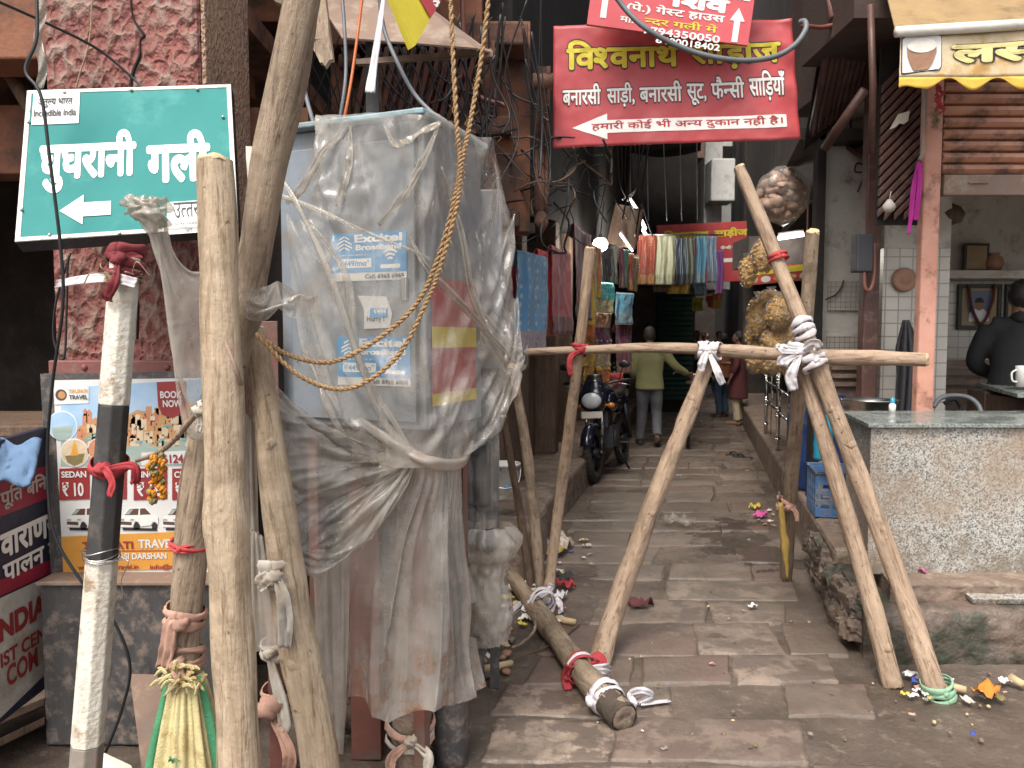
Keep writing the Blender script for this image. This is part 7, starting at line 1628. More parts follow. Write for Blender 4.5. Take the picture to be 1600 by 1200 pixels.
for px, Y, cm, kd, lb_, hm in far:
    q = at(px, 600, Y); person(lb_, (q.x, q.y, 0), R(170 if Y != 16.5 else -10), stand(), [('trousers', 'trousers', 'cloth_black'), ('top', kd, cm)], (hm, 'short'), vox=.03)
# far motorbike beyond the woman: a copy of the near one
m3 = copy_tree(mo); m3['label'] = 'third dark two wheeler in shadow just behind the parked motorcycle'; q = gnd(985, 668); m3.location = (q.x - .1, q.y + .7, 0); m3.rotation_euler = (0, R(4), R(168))
m2 = copy_tree(mo); m2['label'] = 'second dark motorcycle parked far down the lane before the women'; q = gnd(1112, 620); m2.location = (q.x + .18, q.y + .9, 0); m2.rotation_euler = (0, R(4), R(205))
# slippers by the ledge
for k, (px, py, rz) in enumerate(((1148, 713, .9), (1160, 716, 1.3))):
    g_ = gnd(px, py); M_ = Matrix.Rotation(rz, 4, 'Z'); M_.translation = g_
    sl_ = thing('slipper', ('left one of the two black slippers left by the right ledge', 'right one of the two black slippers left by the right ledge')[k], 'slipper', g_, 'slippers by the ledge')
    b = MB(); pr = [(.045 * math.cos(t) * (1 + .15 * math.sin(t)), .13 * math.sin(t)) for t in np.linspace(0, 6.2832, 20, endpoint=False)]; b.prism([tuple((M_.to_3x3() @ Vector((x, y, 0)))[:2]) for x, y in pr], g_ + Vector((0, 0, .024)), (1, 0, 0), (0, 1, 0), .022); b.build('sole', MATS['rubber'], sl_, bevel=.006)
    b = MB()
    for s_ in (-1, 1): b.tube([M_ @ Vector((0, .07, .02)), M_ @ Vector((s_ * .03, .03, .06)), M_ @ Vector((s_ * .045, -.02, .022))], .008, 8, 12)
    b.build('strap', MATS['bike_black'], sl_)

# ================================================================ SAREES AND CLOTH FOR SALE
SM = dict(blue_embroidered=((.10, .27, .45), (.085, .23, .40), (.35, .42, .45), (.34, .27, .30)), scarlet=((.58, .02, .03), (.48, .016, .025), (.46, .05, .05), (.42, .08, .05)), crimson=((.36, .04, .045), (.28, .03, .036), (.24, .05, .05), (.14, .02, .02)), wine=((.12, .014, .022), (.09, .01, .018), (.16, .03, .03), (.07, .01, .01)),
    yellow=((.52, .36, .025), (.44, .29, .02), (.3, .25, .05), (.45, .12, .02)), orange=((.50, .18, .03), (.42, .14, .025), (.55, .3, .05), (.5, .3, .04)), turquoise=((.045, .34, .36), (.035, .27, .29), (.4, .48, .3), (.45, .42, .22)), peach=((.50, .28, .16), (.43, .23, .13), (.54, .33, .19), (.13, .03, .06)), purple=((.09, .025, .07), (.07, .018, .055), (.45, .38, .3), (.4, .3, .18)), plum=((.12, .02, .05), (.09, .015, .04), (.22, .10, .08), (.2, .09, .06)),
    sky=((.08, .24, .34), (.065, .2, .29), (.1, .27, .36), (.16, .27, .32)), navy=((.018, .03, .065), (.013, .022, .05), (.22, .27, .3), (.05, .06, .09)), cream=((.46, .46, .31), (.40, .40, .26), (.5, .48, .36), (.42, .42, .28)), grey=((.14, .16, .13), (.11, .13, .105), (.2, .2, .16), (.1, .1, .08)), steelblue=((.11, .18, .27), (.09, .15, .23), (.28, .34, .4), (.2, .25, .3)), rust=((.26, .045, .025), (.2, .032, .02), (.42, .2, .07), (.40, .2, .07)), violet=((.13, .018, .16), (.1, .012, .13), (.2, .04, .2), (.16, .03, .17)), lime=((.40, .42, .02), (.33, .35, .015), (.45, .45, .1), (.3, .3, .02)), teal=((.03, .15, .12), (.025, .12, .1), (.12, .2, .12), (.05, .1, .08)), black=((.018, .018, .022), (.013, .013, .016), (.03, .03, .03), (.02, .02, .02)), brown=((.16, .10, .05), (.12, .075, .04), (.22, .15, .08), (.2, .12, .04)))
for k, (a_, b_, c_, d_) in SM.items(): sari_mat('sari_' + k, a_, b_, c_, d_, zb=.15, vs=(15 if k == 'blue_embroidered' else 24), stripe=(14 if k in ('steelblue', 'grey', 'navy') else 0))
def sari(label, m, px0, px1, py0, py1, Y, dY=0.0, folds=4, depth=.03, taper=0, seed=0, group=None):
    """one length of cloth folded over a rail: front fall, fold over the top, short back fall"""
    a, c = at(px0, py0, Y), at(px1, py0, Y + dY); lo = at((px0 + px1) / 2, py1, Y + dY / 2).z; top = a.z; d = c - a; d.z = 0; W = d.length; d.normalize(); n = Vector((d.y, -d.x, 0)); o_ = Vector((a.x, a.y, lo))
    rd = random.Random(seed + int(px0 * 7)); ph = rd.uniform(0, 6); rows = []; nz, nx = 26, 44
    for i in range(nz + 5):
        row = []
        for j in range(nx + 1):
            u = j / nx; t = min(1, i / nz); back = max(0, i - nz) / 4
            sh = (1 + taper * (1 - t)); x = (u - .5) * W * sh + W / 2 + .012 * math.sin(t * 5 + ph)
            f = depth * (.35 + .65 * (1 - t)) * (math.sin(u * folds * 3.9 + ph + .7 * math.sin(t * 3 + ph)) * .8 + .45 * math.sin(u * folds * 7.7 + ph * 2 + math.sin(u * 5))) + .012 * fbm(u * 4, t * 3, ph)
            z = lo + (top - lo) * t; y = f
            if back: z = top + .02 * math.sin(back * 3.14) - (.10 * back * back); y = f * (1 - back) - .05 * back
            q = a + d * x + n * y; row.append((q.x, q.y, z))
        rows.append(row)
    b = MB(); b.grid(np.array(rows)); nm = 'saree' if group else 'hanging_cloth'
    return tag(b.build(nm, MATS['sari_' + m], org=o_, solid=.004), label, 'saree', group)
GL = 'cloth hanging at the left shops'
sari('long blue embroidered shawl nearest the plastic sheet', 'blue_embroidered', 810, 856, 392, 548, 5.6, .5, 2, .03, .22, 1, GL)
sari('bright red cloth peeping out left of the blue shawl', 'scarlet', 796, 816, 400, 545, 5.75, .3, 2, .02, 0, 2, GL)
sari('bright scarlet cloth right behind the blue shawl', 'scarlet', 840, 866, 390, 525, 6.0, .4, 2, .02, 0, 3, GL)
sari('broad plain dull crimson cloth right of the scarlet one', 'crimson', 862, 892, 384, 522, 6.2, .6, 1.4, .02, 0, 4, GL)
sari('dark wine coloured cloth in the shadow behind the slim pole', 'wine', 896, 922, 350, 500, 6.9, .8, 2, .03, 0, 5, GL)
sari('long golden yellow cloth behind the top of the slim pole', 'yellow', 912, 932, 385, 530, 7.6, .5, 3, .03, 0, 6, GL)
sari('orange cloth lit by the bulb behind the slim pole', 'orange', 922, 938, 380, 465, 7.9, .5, 2, .03, 0, 7, GL)
GD = 'folded cloth displayed in the lit saree shop'
for k, (m, x0, x1, y0, y1, Y, lb_) in enumerate((('turquoise', 928, 958, 441, 489, 8.6, 'turquoise saree with pale border at the top of the display'), ('peach', 928, 955, 489, 532, 8.7, 'plain peach saree below the turquoise one'), ('yellow', 916, 930, 488, 530, 8.4, 'yellow patterned saree left of the peach one'), ('orange', 912, 928, 531, 572, 8.4, 'orange and yellow saree just under the cross pole'), ('purple', 929, 955, 531, 573, 8.7, 'purple and cream printed saree below the peach one'), ('sky', 962, 990, 458, 506, 9.4, 'sky blue saree hanging alone right of the turquoise one'), ('plum', 962, 988, 507, 584, 9.5, 'plum saree with small motifs below the sky blue one'), ('orange', 912, 930, 573, 600, 8.4, 'peach orange cloth above the motorcycle handlebar'), ('yellow', 932, 952, 574, 598, 8.7, 'mustard cloth above the motorcycle windscreen'), ('scarlet', 955, 975, 585, 612, 9.2, 'red cloth low behind the motorcycle mirror'))):
    sari(lb_, m, x0, x1, y0, y1, Y, .25, 2.5, .018, 0, 20 + k, GD)
GH = 'sarees fanned on hangers under the tube lights'
for k, (m, x0, x1, y0, y1, lb_) in enumerate((('black', 938, 958, 388, 442, 'black saree at the left end of the fan of hangers'), ('grey', 955, 966, 384, 444, 'grey green saree in the fan of hangers'), ('plum', 966, 974, 386, 450, 'magenta plum saree in the fan of hangers'), ('teal', 973, 982, 390, 450, 'teal saree in the fan of hangers'), ('rust', 981, 990, 396, 454, 'dark rust saree in the fan of hangers'), ('brown', 989, 998, 402, 456, 'brown gold saree at the right end of the fan of hangers'))):
    sari(lb_, m, x0, x1, y0, y1, 10.2 + .12 * k, .1, 2, .02, 0, 40 + k, GH)
GR = 'sarees hung in a row across the lane'
for k, (m, x0, x1, y0, y1, lb_) in enumerate((('rust', 995, 1025, 368, 445, 'rust red saree with gold lattice at the left end of the row'), ('cream', 1024, 1056, 369, 445, 'pale cream green saree in the row across the lane'), ('navy', 1056, 1074, 373, 444, 'navy blue saree with pale stripes in the row'), ('grey', 1073, 1086, 372, 444, 'grey green striped saree in the row'), ('sky', 1088, 1105, 370, 443, 'light blue saree with silver border in the row'), ('steelblue', 1105, 1121, 370, 441, 'steel blue striped saree near the right end of the row'), ('violet', 1120, 1131, 392, 460, 'long violet saree at the right end of the row'), ('plum', 1021, 1044, 440, 456, 'dark red cloth hem showing under the cream saree'), ('orange', 1044, 1078, 442, 459, 'orange striped cloth hem showing under the navy saree'), ('steelblue', 1084, 1104, 438, 460, 'grey striped cloth hem showing under the light blue saree'), ('lime', 1082, 1098, 465, 486, 'small lime yellow cloth hanging over the far lane'), ('orange', 1112, 1128, 458, 482, 'small orange cloth hanging at the right over the far lane'), ('scarlet', 1104, 1114, 462, 480, 'small red cloth hanging beside the orange one'))):
    sari(lb_, m, x0, x1, y0, y1, (11.6 if k < 7 else 11.9) if k < 10 else 13.5, .0, 3, .03, 0, 60 + k, GR)
b = MB(); b.tube([at(990, 367, 11.62), at(1130, 367, 11.62)], .012, 8); tag(b.build('hanging_rail', MATS['steel']), 'thin steel rail carrying the row of sarees across the lane', 'rail')
b = MB(); b.tube([at(932, 386, 10.2), at(1002, 402, 11.2)], .015, 8); tag(b.build('hanging_rail', MATS['chrome']), 'bright steel rail of the hangers under the tube lights', 'rail')
b = MB(); b.boxb(at(968, 400, 10).x - .2, at(1000, 300, 10).x, 10.0, 10.9, at(980, 345, 10).z + .25, at(980, 345, 10).z + .3); 
G = np.array([[at(962 + 45 * u - 14 * v, 318 + 62 * v + 10 * u, 10.6 - .3 * v + .08 * math.sin(u * 7)) for u in np.linspace(0, 1, 14)] for v in np.linspace(0, 1, 14)]); b = MB(); b.grid(G); tag(b.build('bundled_saree', MATS['puff_pink'], solid=.01), 'bundled pinkish saree in clear cover hanging above the tube lights', 'saree')
# lamps of the saree shop
lp = thing('bulb_lamp', 'round glowing bulb lamp over the saree display', 'lamp', at(938, 380, 8.8)); q = at(938, 382, 8.8)
b = MB(); b.sphere(q, (.085, .085, .08), 16, 10); b.build('bulb', MATS['lamp_white'], lp)
b = MB(); b.lathe([(.062, .03), (.05, .06), (.02, .085), (.012, .12)], q, 16); b.tube([q + Vector((0, 0, .1)), q + Vector((.05, .1, .5))], .006, 6); b.build('holder', MATS['bike_black'], lp)
l_ = bpy.data.lights.new('bulb_light', 'POINT'); l_.energy = 20; l_.color = (1, .93, .82); l_.shadow_soft_size = .06; lo = bpy.data.objects.new('bulb_light', l_); COL.objects.link(lo); lo.location = q + Vector((.0, -.02, -.12))
for k, (x0, y0, x1, y1, Y, lb_) in enumerate(((984, 312, 996, 330, 10.6, 'short bright tube light nearest the top of the saree shop'), (1000, 340, 1008, 357, 11.2, 'middle short tube light in the saree shop'), (1005, 360, 1012, 372, 11.5, 'lowest short tube light in the saree shop'), (969, 366, 988, 392, 10.0, 'slanting tube light along the hangers'))):
    a, c = at(x0, y0, Y), at(x1, y1, Y + .3); tl_ = thing('tube_light', lb_, 'lamp', a, 'tube lights of the saree shop'); b = MB(); b.tube([a, c], .022 if k < 3 else .012, 10); b.build('tube', MATS['tube_white'], tl_)
    b = MB(); b.tube([a + Vector((.0, .03, .04)), c + Vector((0, .03, .04))], .02, 8); b.build('fitting', MATS['plaster_white'], tl_)
l_ = bpy.data.lights.new('tube_glow', 'POINT'); l_.energy = 16; l_.color = (1, .96, .88); l_.shadow_soft_size = .15; lo = bpy.data.objects.new('tube_glow', l_); COL.objects.link(lo); lo.location = at(1000, 362, 10.9)
# ================================================================ RIGHT SIDE: SNACK STALL, RAILING, TUBS
sg = thing('snack_sign', 'red and yellow snack stall sign board with pictures of sweets', 'sign', at(1168, 445, 7.2))
o, ux, uy, w, h = plane3(at(1164, 420, 7.3), at(1262, 410, 7.0), at(1164, 446, 7.3)); b = MB(); b.prism([(0, 0), (w, 0), (w, h), (0, h)], o, ux, uy, .04); b.build('panel', MATS['sign_red'], sg)
shape('yellow_band', MATS['letter_yellow'], sg, o, ux, uy, [[(.02, h * .55), (w - .02, h * .55), (w - .02, h * .92), (.02, h * .92)]], .003)
for k in range(5): shape('food_picture', MATS[('puff', 'lassi', 'marigold', 'puff', 'lassi')[k]], sg, o, ux, uy, [disc(.08 + .115 * k, h * .26, .045, 18, .03)], .004)
b = MB(); b.boxb(at(1168, 380, 7.4).x, at(1262, 380, 7.4).x, 7.35, 7.9, at(1200, 415, 7.4).z, at(1200, 370, 7.4).z); tag(b.build('display_case', MATS['dark_wall']), 'glazed counter case lit above the snack stall sign', 'case')
tl_ = thing('tube_light', 'bright tube light in the glazed case of the snack stall', 'lamp', at(1240, 366, 7.2)); b = MB(); b.tube([at(1216, 372, 7.3), at(1256, 366, 7.2)], .02, 10); b.build('tube', MATS['tube_white'], tl_)
b = MB(); b.tube([at(1216, 367, 7.33), at(1256, 361, 7.23)], .018, 8); b.build('fitting', MATS['plaster_white'], tl_)
l_ = bpy.data.lights.new('case_glow', 'POINT'); l_.energy = 5; l_.shadow_soft_size = .1; lo = bpy.data.objects.new('case_glow', l_); COL.objects.link(lo); lo.location = at(1236, 384, 7.1)
GB = 'clear bags of puffed snacks at the stall'
rd = random.Random(9)
for k, (px, py, rx, rz, Y, lb_) in enumerate(((1192, 400, 17, 28, 6.6, 'bag of curly snacks hanging left of the red snack sign'), (1168, 425, 14, 24, 6.7, 'bag of pale snacks hanging beyond the red snack sign'), (1218, 490, 22, 28, 6.6, 'large bag of golden puffs at the top of the snack pile'), (1184, 495, 18, 32, 6.9, 'bag of golden puffs stacked left in the snack pile'), (1214, 535, 26, 26, 6.7, 'fat bag of brown puffs behind the cross pole'), (1182, 558, 18, 26, 7.0, 'bag of puffs low in the pile above the railing'), (1204, 470, 20, 18, 6.9, 'small bag of puffs tucked under the sign'), (1240, 520, 16, 30, 6.6, 'bag of brown puffs half hidden by the trestle poles'), (1208, 566, 22, 22, 6.5, 'bag of brown puffs at the foot of the snack pile beside the rail'), (1178, 525, 15, 22, 7.1, 'small bag of puffs wedged at the back left of the snack pile'), (1236, 568, 18, 22, 6.5, 'bag of puffs behind the big white knot'))):
    c = at(px, py, Y); r = Y / 1200; sb2 = thing('snack_bag', lb_, 'snack bag', c - Vector((0, 0, rz * r)), GB)
    b = MB()
    for q in range(130):
        t = Vector((rd.gauss(0, 1), rd.gauss(0, 1), rd.gauss(0, 1))).normalized() * rd.uniform(.6, .96); b.sphere(c + Vector((t.x * rx * r, t.y * rx * r * .8, t.z * rz * r)), rd.uniform(.012, .02), 7, 5, wob=.5, seed=q)
    b.sphere(c, (rx * r * .84, rx * r * .68, rz * r * .84), 22, 16, wob=.15, seed=k); b.build('puffs', MATS['puff'], sb2); b = MB(); b.sphere(c, (rx * r * 1.06, rx * r * .88, rz * r * 1.04), 26, 18, wob=.12, seed=k); b.tube([c + Vector((0, 0, rz * r * .98)), c + Vector((0, 0, rz * r * 1.22))], [.02, .045], 10, wob=.4); b.build('bag', MATS['plastic_bag'], sb2)
nb = thing('net_bag', 'big clear sack of pale pink crisps hanging high over the snack stall', 'snack bag', at(1222, 350, 6.6)); b = MB(); c = at(1222, 306, 6.6)
for q in range(80):
    t = Vector((rd.gauss(0, 1), rd.gauss(0, 1), rd.gauss(0, 1))).normalized() * rd.uniform(.5, .94); p = c + Vector((t.x * .21, t.y * .16, t.z * .22)); b.sphere(p, (.05, .03, .05), 8, 6, M=Matrix.Rotation(rd.uniform(0, 3), 3, 'X'), wob=.4, seed=q)
b.build('crisps', MATS['puff_pink'], nb); b = MB(); b.sphere(c, (.23, .18, .24), 26, 18, wob=.14, seed=4); b.build('bag', MATS['plastic_bag'], nb)
st2 = thing('snack_table', 'dark stall table under the pile of snack bags', 'table', al(1.2, 6.9, .33)); zt2 = at(1200, 586, 6.6).z
b = MB(); b.hexa([al(.93, 6.35, zt2 - .04), al(1.7, 6.35, zt2 - .04), al(1.7, 7.5, zt2 - .04), al(.93, 7.5, zt2 - .04)], [al(.93, 6.35, zt2), al(1.7, 6.35, zt2), al(1.7, 7.5, zt2), al(.93, 7.5, zt2)]); b.build('tabletop', MATS['wood_dark'], st2)
b = MB(); b.hexa([al(.97, 6.4, .33), al(1.68, 6.4, .33), al(1.68, 7.45, .33), al(.97, 7.45, .33)], [al(.97, 6.4, zt2 - .042), al(1.68, 6.4, zt2 - .042), al(1.68, 7.45, zt2 - .042), al(.97, 7.45, zt2 - .042)]); b.build('cupboard', MATS['dark_wall'], st2)
# steel railing on the ledge
rl = thing('railing', 'stainless steel railing with ringed posts on the edge of the right ledge', 'railing', al(.84, 7.3, .33))
for Y in (6.75, 8.1, 9.5):
    b = MB(); p = al(.86, Y, .33); b.tube([p, p + Vector((0, 0, 1.0))], .022, 14)
    for z in (.12, .36, .39, .42, .45, .72, .75, .78, .97): b.tube([p + Vector((0, 0, z)), p + Vector((0, 0, z + .018))], .031, 14)
    b.build('post', MATS['chrome'], rl)
for z in (.42, .66, 1.02): b = MB(); b.tube([al(.86, 6.75, .33 + z), al(.86, 9.5, .33 + z)], .014, 10); b.build('rail', MATS['chrome'], rl)
b = MB()
for k in range(3):
    Y = 7.15 + k * .8
    for q in (.54, .84):
        p = al(.86, Y, .33 + q); b.tube([p + Vector((math.cos(t) * .05 * .24, math.cos(t) * .05, math.sin(t) * .05)) for t in np.linspace(0, 6.2832, 14)], .005, 6)
    b.tube([al(.86, Y + .1, .4), al(.86, Y + .1, 1.35)], .006, 8)
b.build('scrollwork', MATS['steel'], rl)
# blue drum, crates, bowl
c = al(1.02, 6.1, .33); dm = thing('plastic_drum', 'large blue plastic drum standing behind the trestle poles', 'drum', c)
b = MB(); b.lathe([(.001, 0), (.24, 0), (.26, .04), (.27, .22), (.28, .24), (.27, .27), (.275, .50), (.285, .53), (.275, .56), (.26, .74), (.22, .80), (.17, .82), (.001, .82)], c, 36); b.build('barrel', MATS['drum_blue'], dm)
b = MB(); b.lathe([(.17, .82), (.175, .86), (.15, .885), (.001, .89)], c, 28); b.build('lid', MATS['crate_dark'], dm)
b = MB(); b.add([c + Vector((math.sin(a) * .279 , -math.cos(a) * .279, .25 + .17 * z)) for z in (0, 1) for a in np.linspace(-.5, .1, 8)], [(i, i + 1, i + 9, i + 8) for i in range(7)]); b.build('peeled_label', MATS['paper'], dm)
c = al(1.25, 5.7, .33); d2 = thing('plastic_drum', 'dark blue drum partly hidden right behind the big blue one', 'drum', c); b = MB(); b.lathe([(.001, 0), (.2, 0), (.22, .1), (.22, .62), (.19, .7), (.001, .7)], c, 30); b.build('barrel', MATS['drum_blue'], d2)
def crate(label, c, rz, sx, sy, sz, m):
    o = thing('crate', label, 'crate', c); Mx = Matrix.Translation(c) @ Matrix.Rotation(rz, 4, 'Z'); b = MB(); t = .012
    def bb(x0, x1, y0, y1, z0, z1): b.boxb(x0, x1, y0, y1, z0, z1, Mx)
    bb(-sx, sx, -sy, sy, 0, t)
    for z0, z1 in ((0.013, .06), (.085, .12), (.15, .185), (sz - .07, sz)):
        bb(-sx, sx, -sy, -sy + t, z0, z1); bb(-sx, sx, sy - t, sy, z0, z1); bb(-sx, -sx + t, -sy + t + .001, sy - t - .001, z0, z1); bb(sx - t, sx, -sy + t + .001, sy - t - .001, z0, z1)
    b.build('slatted_shell', MATS[m], o, bevel=.003); b = MB(); n_ = 5
    for k in range(n_):
        x = -sx + .02 + (2 * sx - .04) * k / (n_ - 1); bb(x - .011, x + .011, -sy - .004, -sy + t - .002, .005, sz - .01); bb(x - .011, x + .011, sy - t + .002, sy + .004, .005, sz - .01)
        y = -sy + .02 + (2 * sy - .04) * k / (n_ - 1); bb(-sx - .004, -sx + t - .002, y - .011, y + .011, .005, sz - .01); bb(sx - t + .002, sx + .004, y - .011, y + .011, .005, sz - .01)
    b.build('rib', MATS[m], o); b = MB(); bb(-sx - .008, sx + .008, -sy - .008, -sy + .004, sz, sz + .018); bb(-sx - .008, sx + .008, sy - .004, sy + .008, sz, sz + .018); bb(-sx - .008, -sx + .004, -sy + .005, sy - .005, sz, sz + .018); bb(sx - .004, sx + .008, -sy + .005, sy - .005, sz, sz + .018); b.build('rim', MATS[m], o, bevel=.003)
crate('dusty blue slatted plastic crate on the ledge below the blue drum', al(.98, 5.25, .335), R(-13), .17, .2, .29, 'crate_blue')
crate('dark grey slatted crate between the blue crate and the granite counter', al(1.17, 4.86, .335), R(-13), .15, .15, .29, 'crate_dark')
c = at(1357, 644, 4.75); bw_ = thing('steel_bowl', 'wide steel bowl on the shelf just behind the counter corner', 'bowl', c - Vector((0, 0, .05))); b = MB(); b.lathe([(.001, -.08), (.12, -.08), (.15, .03), (.165, .075), (.17, .08), (.158, .082), (.14, .03), (.11, -.07), (.001, -.07)], c, 36); b.build('bowl', MATS['steel'], bw_)
b = MB(); b.hexa([at(1300, 655, 4.6), at(1420, 655, 4.6), at(1420, 648, 5.1), at(1310, 648, 5.1)], [at(1300, 650, 4.6), at(1420, 650, 4.6), at(1420, 643, 5.1), at(1310, 643, 5.1)]); tag(b.build('back_shelf', MATS['wood_dark']), 'wooden shelf behind the granite counter carrying the steel bowl', 'shelf')
c = at(1394, 645, 4.4); bt = thing('plastic_bottle', 'small bottle with blue cap standing at the back of the counter', 'bottle', c); b = MB(); b.lathe([(.001, 0), (.018, 0), (.019, .045), (.008, .06), (.008, .062)], c, 16); b.build('body', MATS['letter_white'], bt); b = MB(); b.lathe([(.012, .055), (.012, .085), (.001, .088)], c, 14); b.build('cap', MATS['bottle_blue'], bt)
c = at(1283, 720, 5.0); jb = thing('water_bottle', 'bright blue plastic bottle with torn label hanging among the poles', 'bottle', c); b = MB(); b.lathe([(.001, 0), (.06, .0), (.066, .02), (.062, .06), (.066, .10), (.062, .14), (.064, .2), (.05, .25), (.02, .28), (.02, .3), (.001, .3)], at(1287, 695, 5.05) - Vector((0, 0, .1)), 22); b.build('body', MATS['bottle_blue'], jb)
# ================================================================ INSIDE THE LASSI SHOP
def framed(label, px0, px1, py0, py1, Y):
    o, ux, uy, w, h = plane3(at(px0, py0, Y), at(px1, py0, Y), at(px0, py1, Y)); t = thing('framed_portrait', label, 'picture', o); fr = w * .09
    b = MB(); n = ux.cross(uy)
    for r_ in ((0, 0, w, fr), (0, h - fr, w, h), (0, fr, fr, h - fr), (w - fr, fr, w, h - fr)): rect(b, o, ux, uy, *r_, .02, .03)
    b.build('frame', MATS['frame_black'], t, bevel=.004)
    b = MB(); rect(b, o, ux, uy, fr, fr, w - fr, h - fr, .004); b.build('mount', MATS['portrait_mat'], t)
    a = w * .24; shape('photo_ground', MATS['portrait_bg'], t, o, ux, uy, [[(a, h * .18), (w - a, h * .18), (w - a, h * .86), (a, h * .86)]], .006)
    bust = [(w * .27, h * .18), (w * .73, h * .18), (w * .72, h * .36), (w * .6, h * .45), (w * .4, h * .45), (w * .28, h * .36)]; shape('photo_bust', MATS['cloth_white'], t, o, ux, uy, [bust], .007)
    shape('photo_face', MATS['skin'], t, o, ux, uy, [disc(w * .5, h * .55, w * .10, 20, h * .13)], .008); shape('photo_hair', MATS['hair_black'], t, o, ux, uy, [[(w * .5 + w * .11 * math.cos(s), h * .58 + h * .13 * math.sin(s)) for s in np.linspace(.1, 3.04, 14)]], .009)
    return t, o, ux, uy, w, h
t, o, ux, uy, w, h = framed('black framed portrait of a man in white with a garland on the tiled wall', 1494, 1562, 444, 515, 6.28)
b = MB(); n = ux.cross(uy); b.tube([o + ux * w * .2 + uy * h * .98 + n * .03, o + ux * w * .28 + uy * h * .5 + n * .035, o + ux * w * .5 + uy * h * .12 + n * .035, o + ux * w * .72 + uy * h * .5 + n * .035, o + ux * w * .8 + uy * h * .98 + n * .03], .012, 8, 40, wob=.5); tag(b.build('garland', MATS['cloth_maroon']), 'dark dried garland looped over the framed portrait', 'garland')
framed('second dark framed portrait beside the black figure in the shop', 1568, 1612, 444, 520, 6.28)
fp = thing('framed_picture', 'small framed picture standing on the shelf of the lassi shop', 'picture', at(1505, 425, 6.2)); o, ux, uy, w, h = plane3(at(1506, 380, 6.2), at(1545, 380, 6.2), at(1506, 424, 6.2)); b = MB(); b.prism([(0, 0), (w, 0), (w, h), (0, h)], o, ux, uy, .02); b.build('frame', MATS['frame_black'], fp, bevel=.003); b = MB(); rect(b, o, ux, uy, .02, .02, w - .02, h - .02, .002); b.build('print', MATS['portrait_mat'], fp)
for px, lb_ in ((1470, 'small dark pot on the left end of the shelf'), (1553, 'dark reddish jar on the shelf beside the small picture')):
    c = at(px, 422, 6.2); b = MB(); b.lathe([(.001, 0), (.05, 0), (.07, .05), (.06, .10), (.035, .12), (.045, .135), (.001, .13)], c, 18); tag(b.build('jar', MATS['clay'] if px > 1500 else MATS['frame_black']), lb_, 'jar')
rd = random.Random(1)
pd = thing('person', 'person in black clothes with back turned at the right edge of the lassi shop', 'person', (0, 0, 0)); bpy.data.objects.remove(pd)
q = at(1590, 600, 5.4); person('person in black clothes turned away inside the lassi shop at the right edge', (q.x, q.y, .30), R(-30), stand(ell=(-.27, .03, 1.1), wrl=(-.16, .22, 1.0)), [('trousers', 'trousers', 'cloth_black'), ('jacket', 'shirt', 'cloth_black'), ('shawl', 'scarf', 'cloth_black')], ('hair_black', 'short'), scale=.97)
q = at(1424, 600, 5.05); cl = thing('hanging_coat', 'dark grey coat hanging on the tiled column beside the salmon pillar', 'coat', at(1420, 640, 5.1)); b = MB()
G = np.array([[at(1416 + 18 * (u - .5) * (1 - .75 * max(0, 1 - v * 3.5)) * 2 + 3 * math.sin(v * 3), 500 + 152 * v, 5.12 - .09 * math.cos((u - .5) * 3.0) - .02 * math.sin(u * 20 + v * 3)) for u in np.linspace(0, 1, 24)] for v in np.linspace(0, 1, 30)]); b.grid(G); b.build('cloth', MATS['charcoal'], cl, solid=.012)
b = MB(); c = at(1414, 437, 5.27); M_ = Matrix.Rotation(R(90), 3, 'X'); b.lathe([(.001, .016), (.03, .014), (.034, .008), (.05, .012), (.07, .012), (.082, .0), (.082, -.02)], c, 30, M=M_); tag(b.build('wall_plaque', MATS['clay']), 'round terracotta plaque on the tiled column', 'plaque')
vs_ = thing('bench', 'slatted wooden bench back against the tiled wall of the lassi shop', 'bench', at(1500, 640, 6.1))
for k in range(5):
    b = MB(); z = at(1500, 567 + 15 * k, 6.15).z; b.boxb(at(1458, 600, 6.15).x, at(1560, 600, 6.15).x, 6.12, 6.16, z - .025, z + .025); b.build('slat', MATS['rust_plate'], vs_, bevel=.005)
for px in (1462, 1556): b = MB(); x = at(px, 600, 6.2).x; b.boxb(x - .03, x + .03, 6.165, 6.21, .31, at(1500, 558, 6.2).z); b.build('post', MATS['rust_plate'], vs_)
ic = thing('inner_counter', 'dark inner counter with pale stone top at the right of the lassi shop', 'counter', at(1560, 640, 5.0)); b = MB(); z = at(1560, 604, 5.2).z
b.hexa([at(1525, 604, 5.6), at(1590, 622, 4.75), at(1760, 622, 4.75), at(1740, 604, 5.6)], [at(1525, 597, 5.6), at(1590, 615, 4.75), at(1760, 615, 4.75), at(1740, 597, 5.6)]); b.build('top', MATS['granite_top'], ic, bevel=.004)
b = MB(); x = at(1600, 640, 4.9).x; b.boxb(x, x + .8, 4.9, 5.5, .31, z - .06); b.boxb(at(1560, 640, 5.3).x, x - .01, 5.3, 5.5, .31, z - .04); b.build('base', MATS['wood_dark'], ic)
c = at(1597, 604, 5.0); mg_ = thing('mug', 'white mug standing on the inner counter at the right edge', 'mug', c); b = MB(); b.lathe([(.001, 0), (.035, 0), (.04, .1), (.043, .135), (.038, .135), (.034, .02), (.001, .02)], c, 20); b.build('cup', MATS['letter_white'], mg_); b = MB(); b.tube([c + Vector((-.04, 0, .11)), c + Vector((-.07, 0, .09)), c + Vector((-.065, 0, .04)), c + Vector((-.036, 0, .03))], .006, 8, 14); b.build('handle', MATS['letter_white'], mg_)
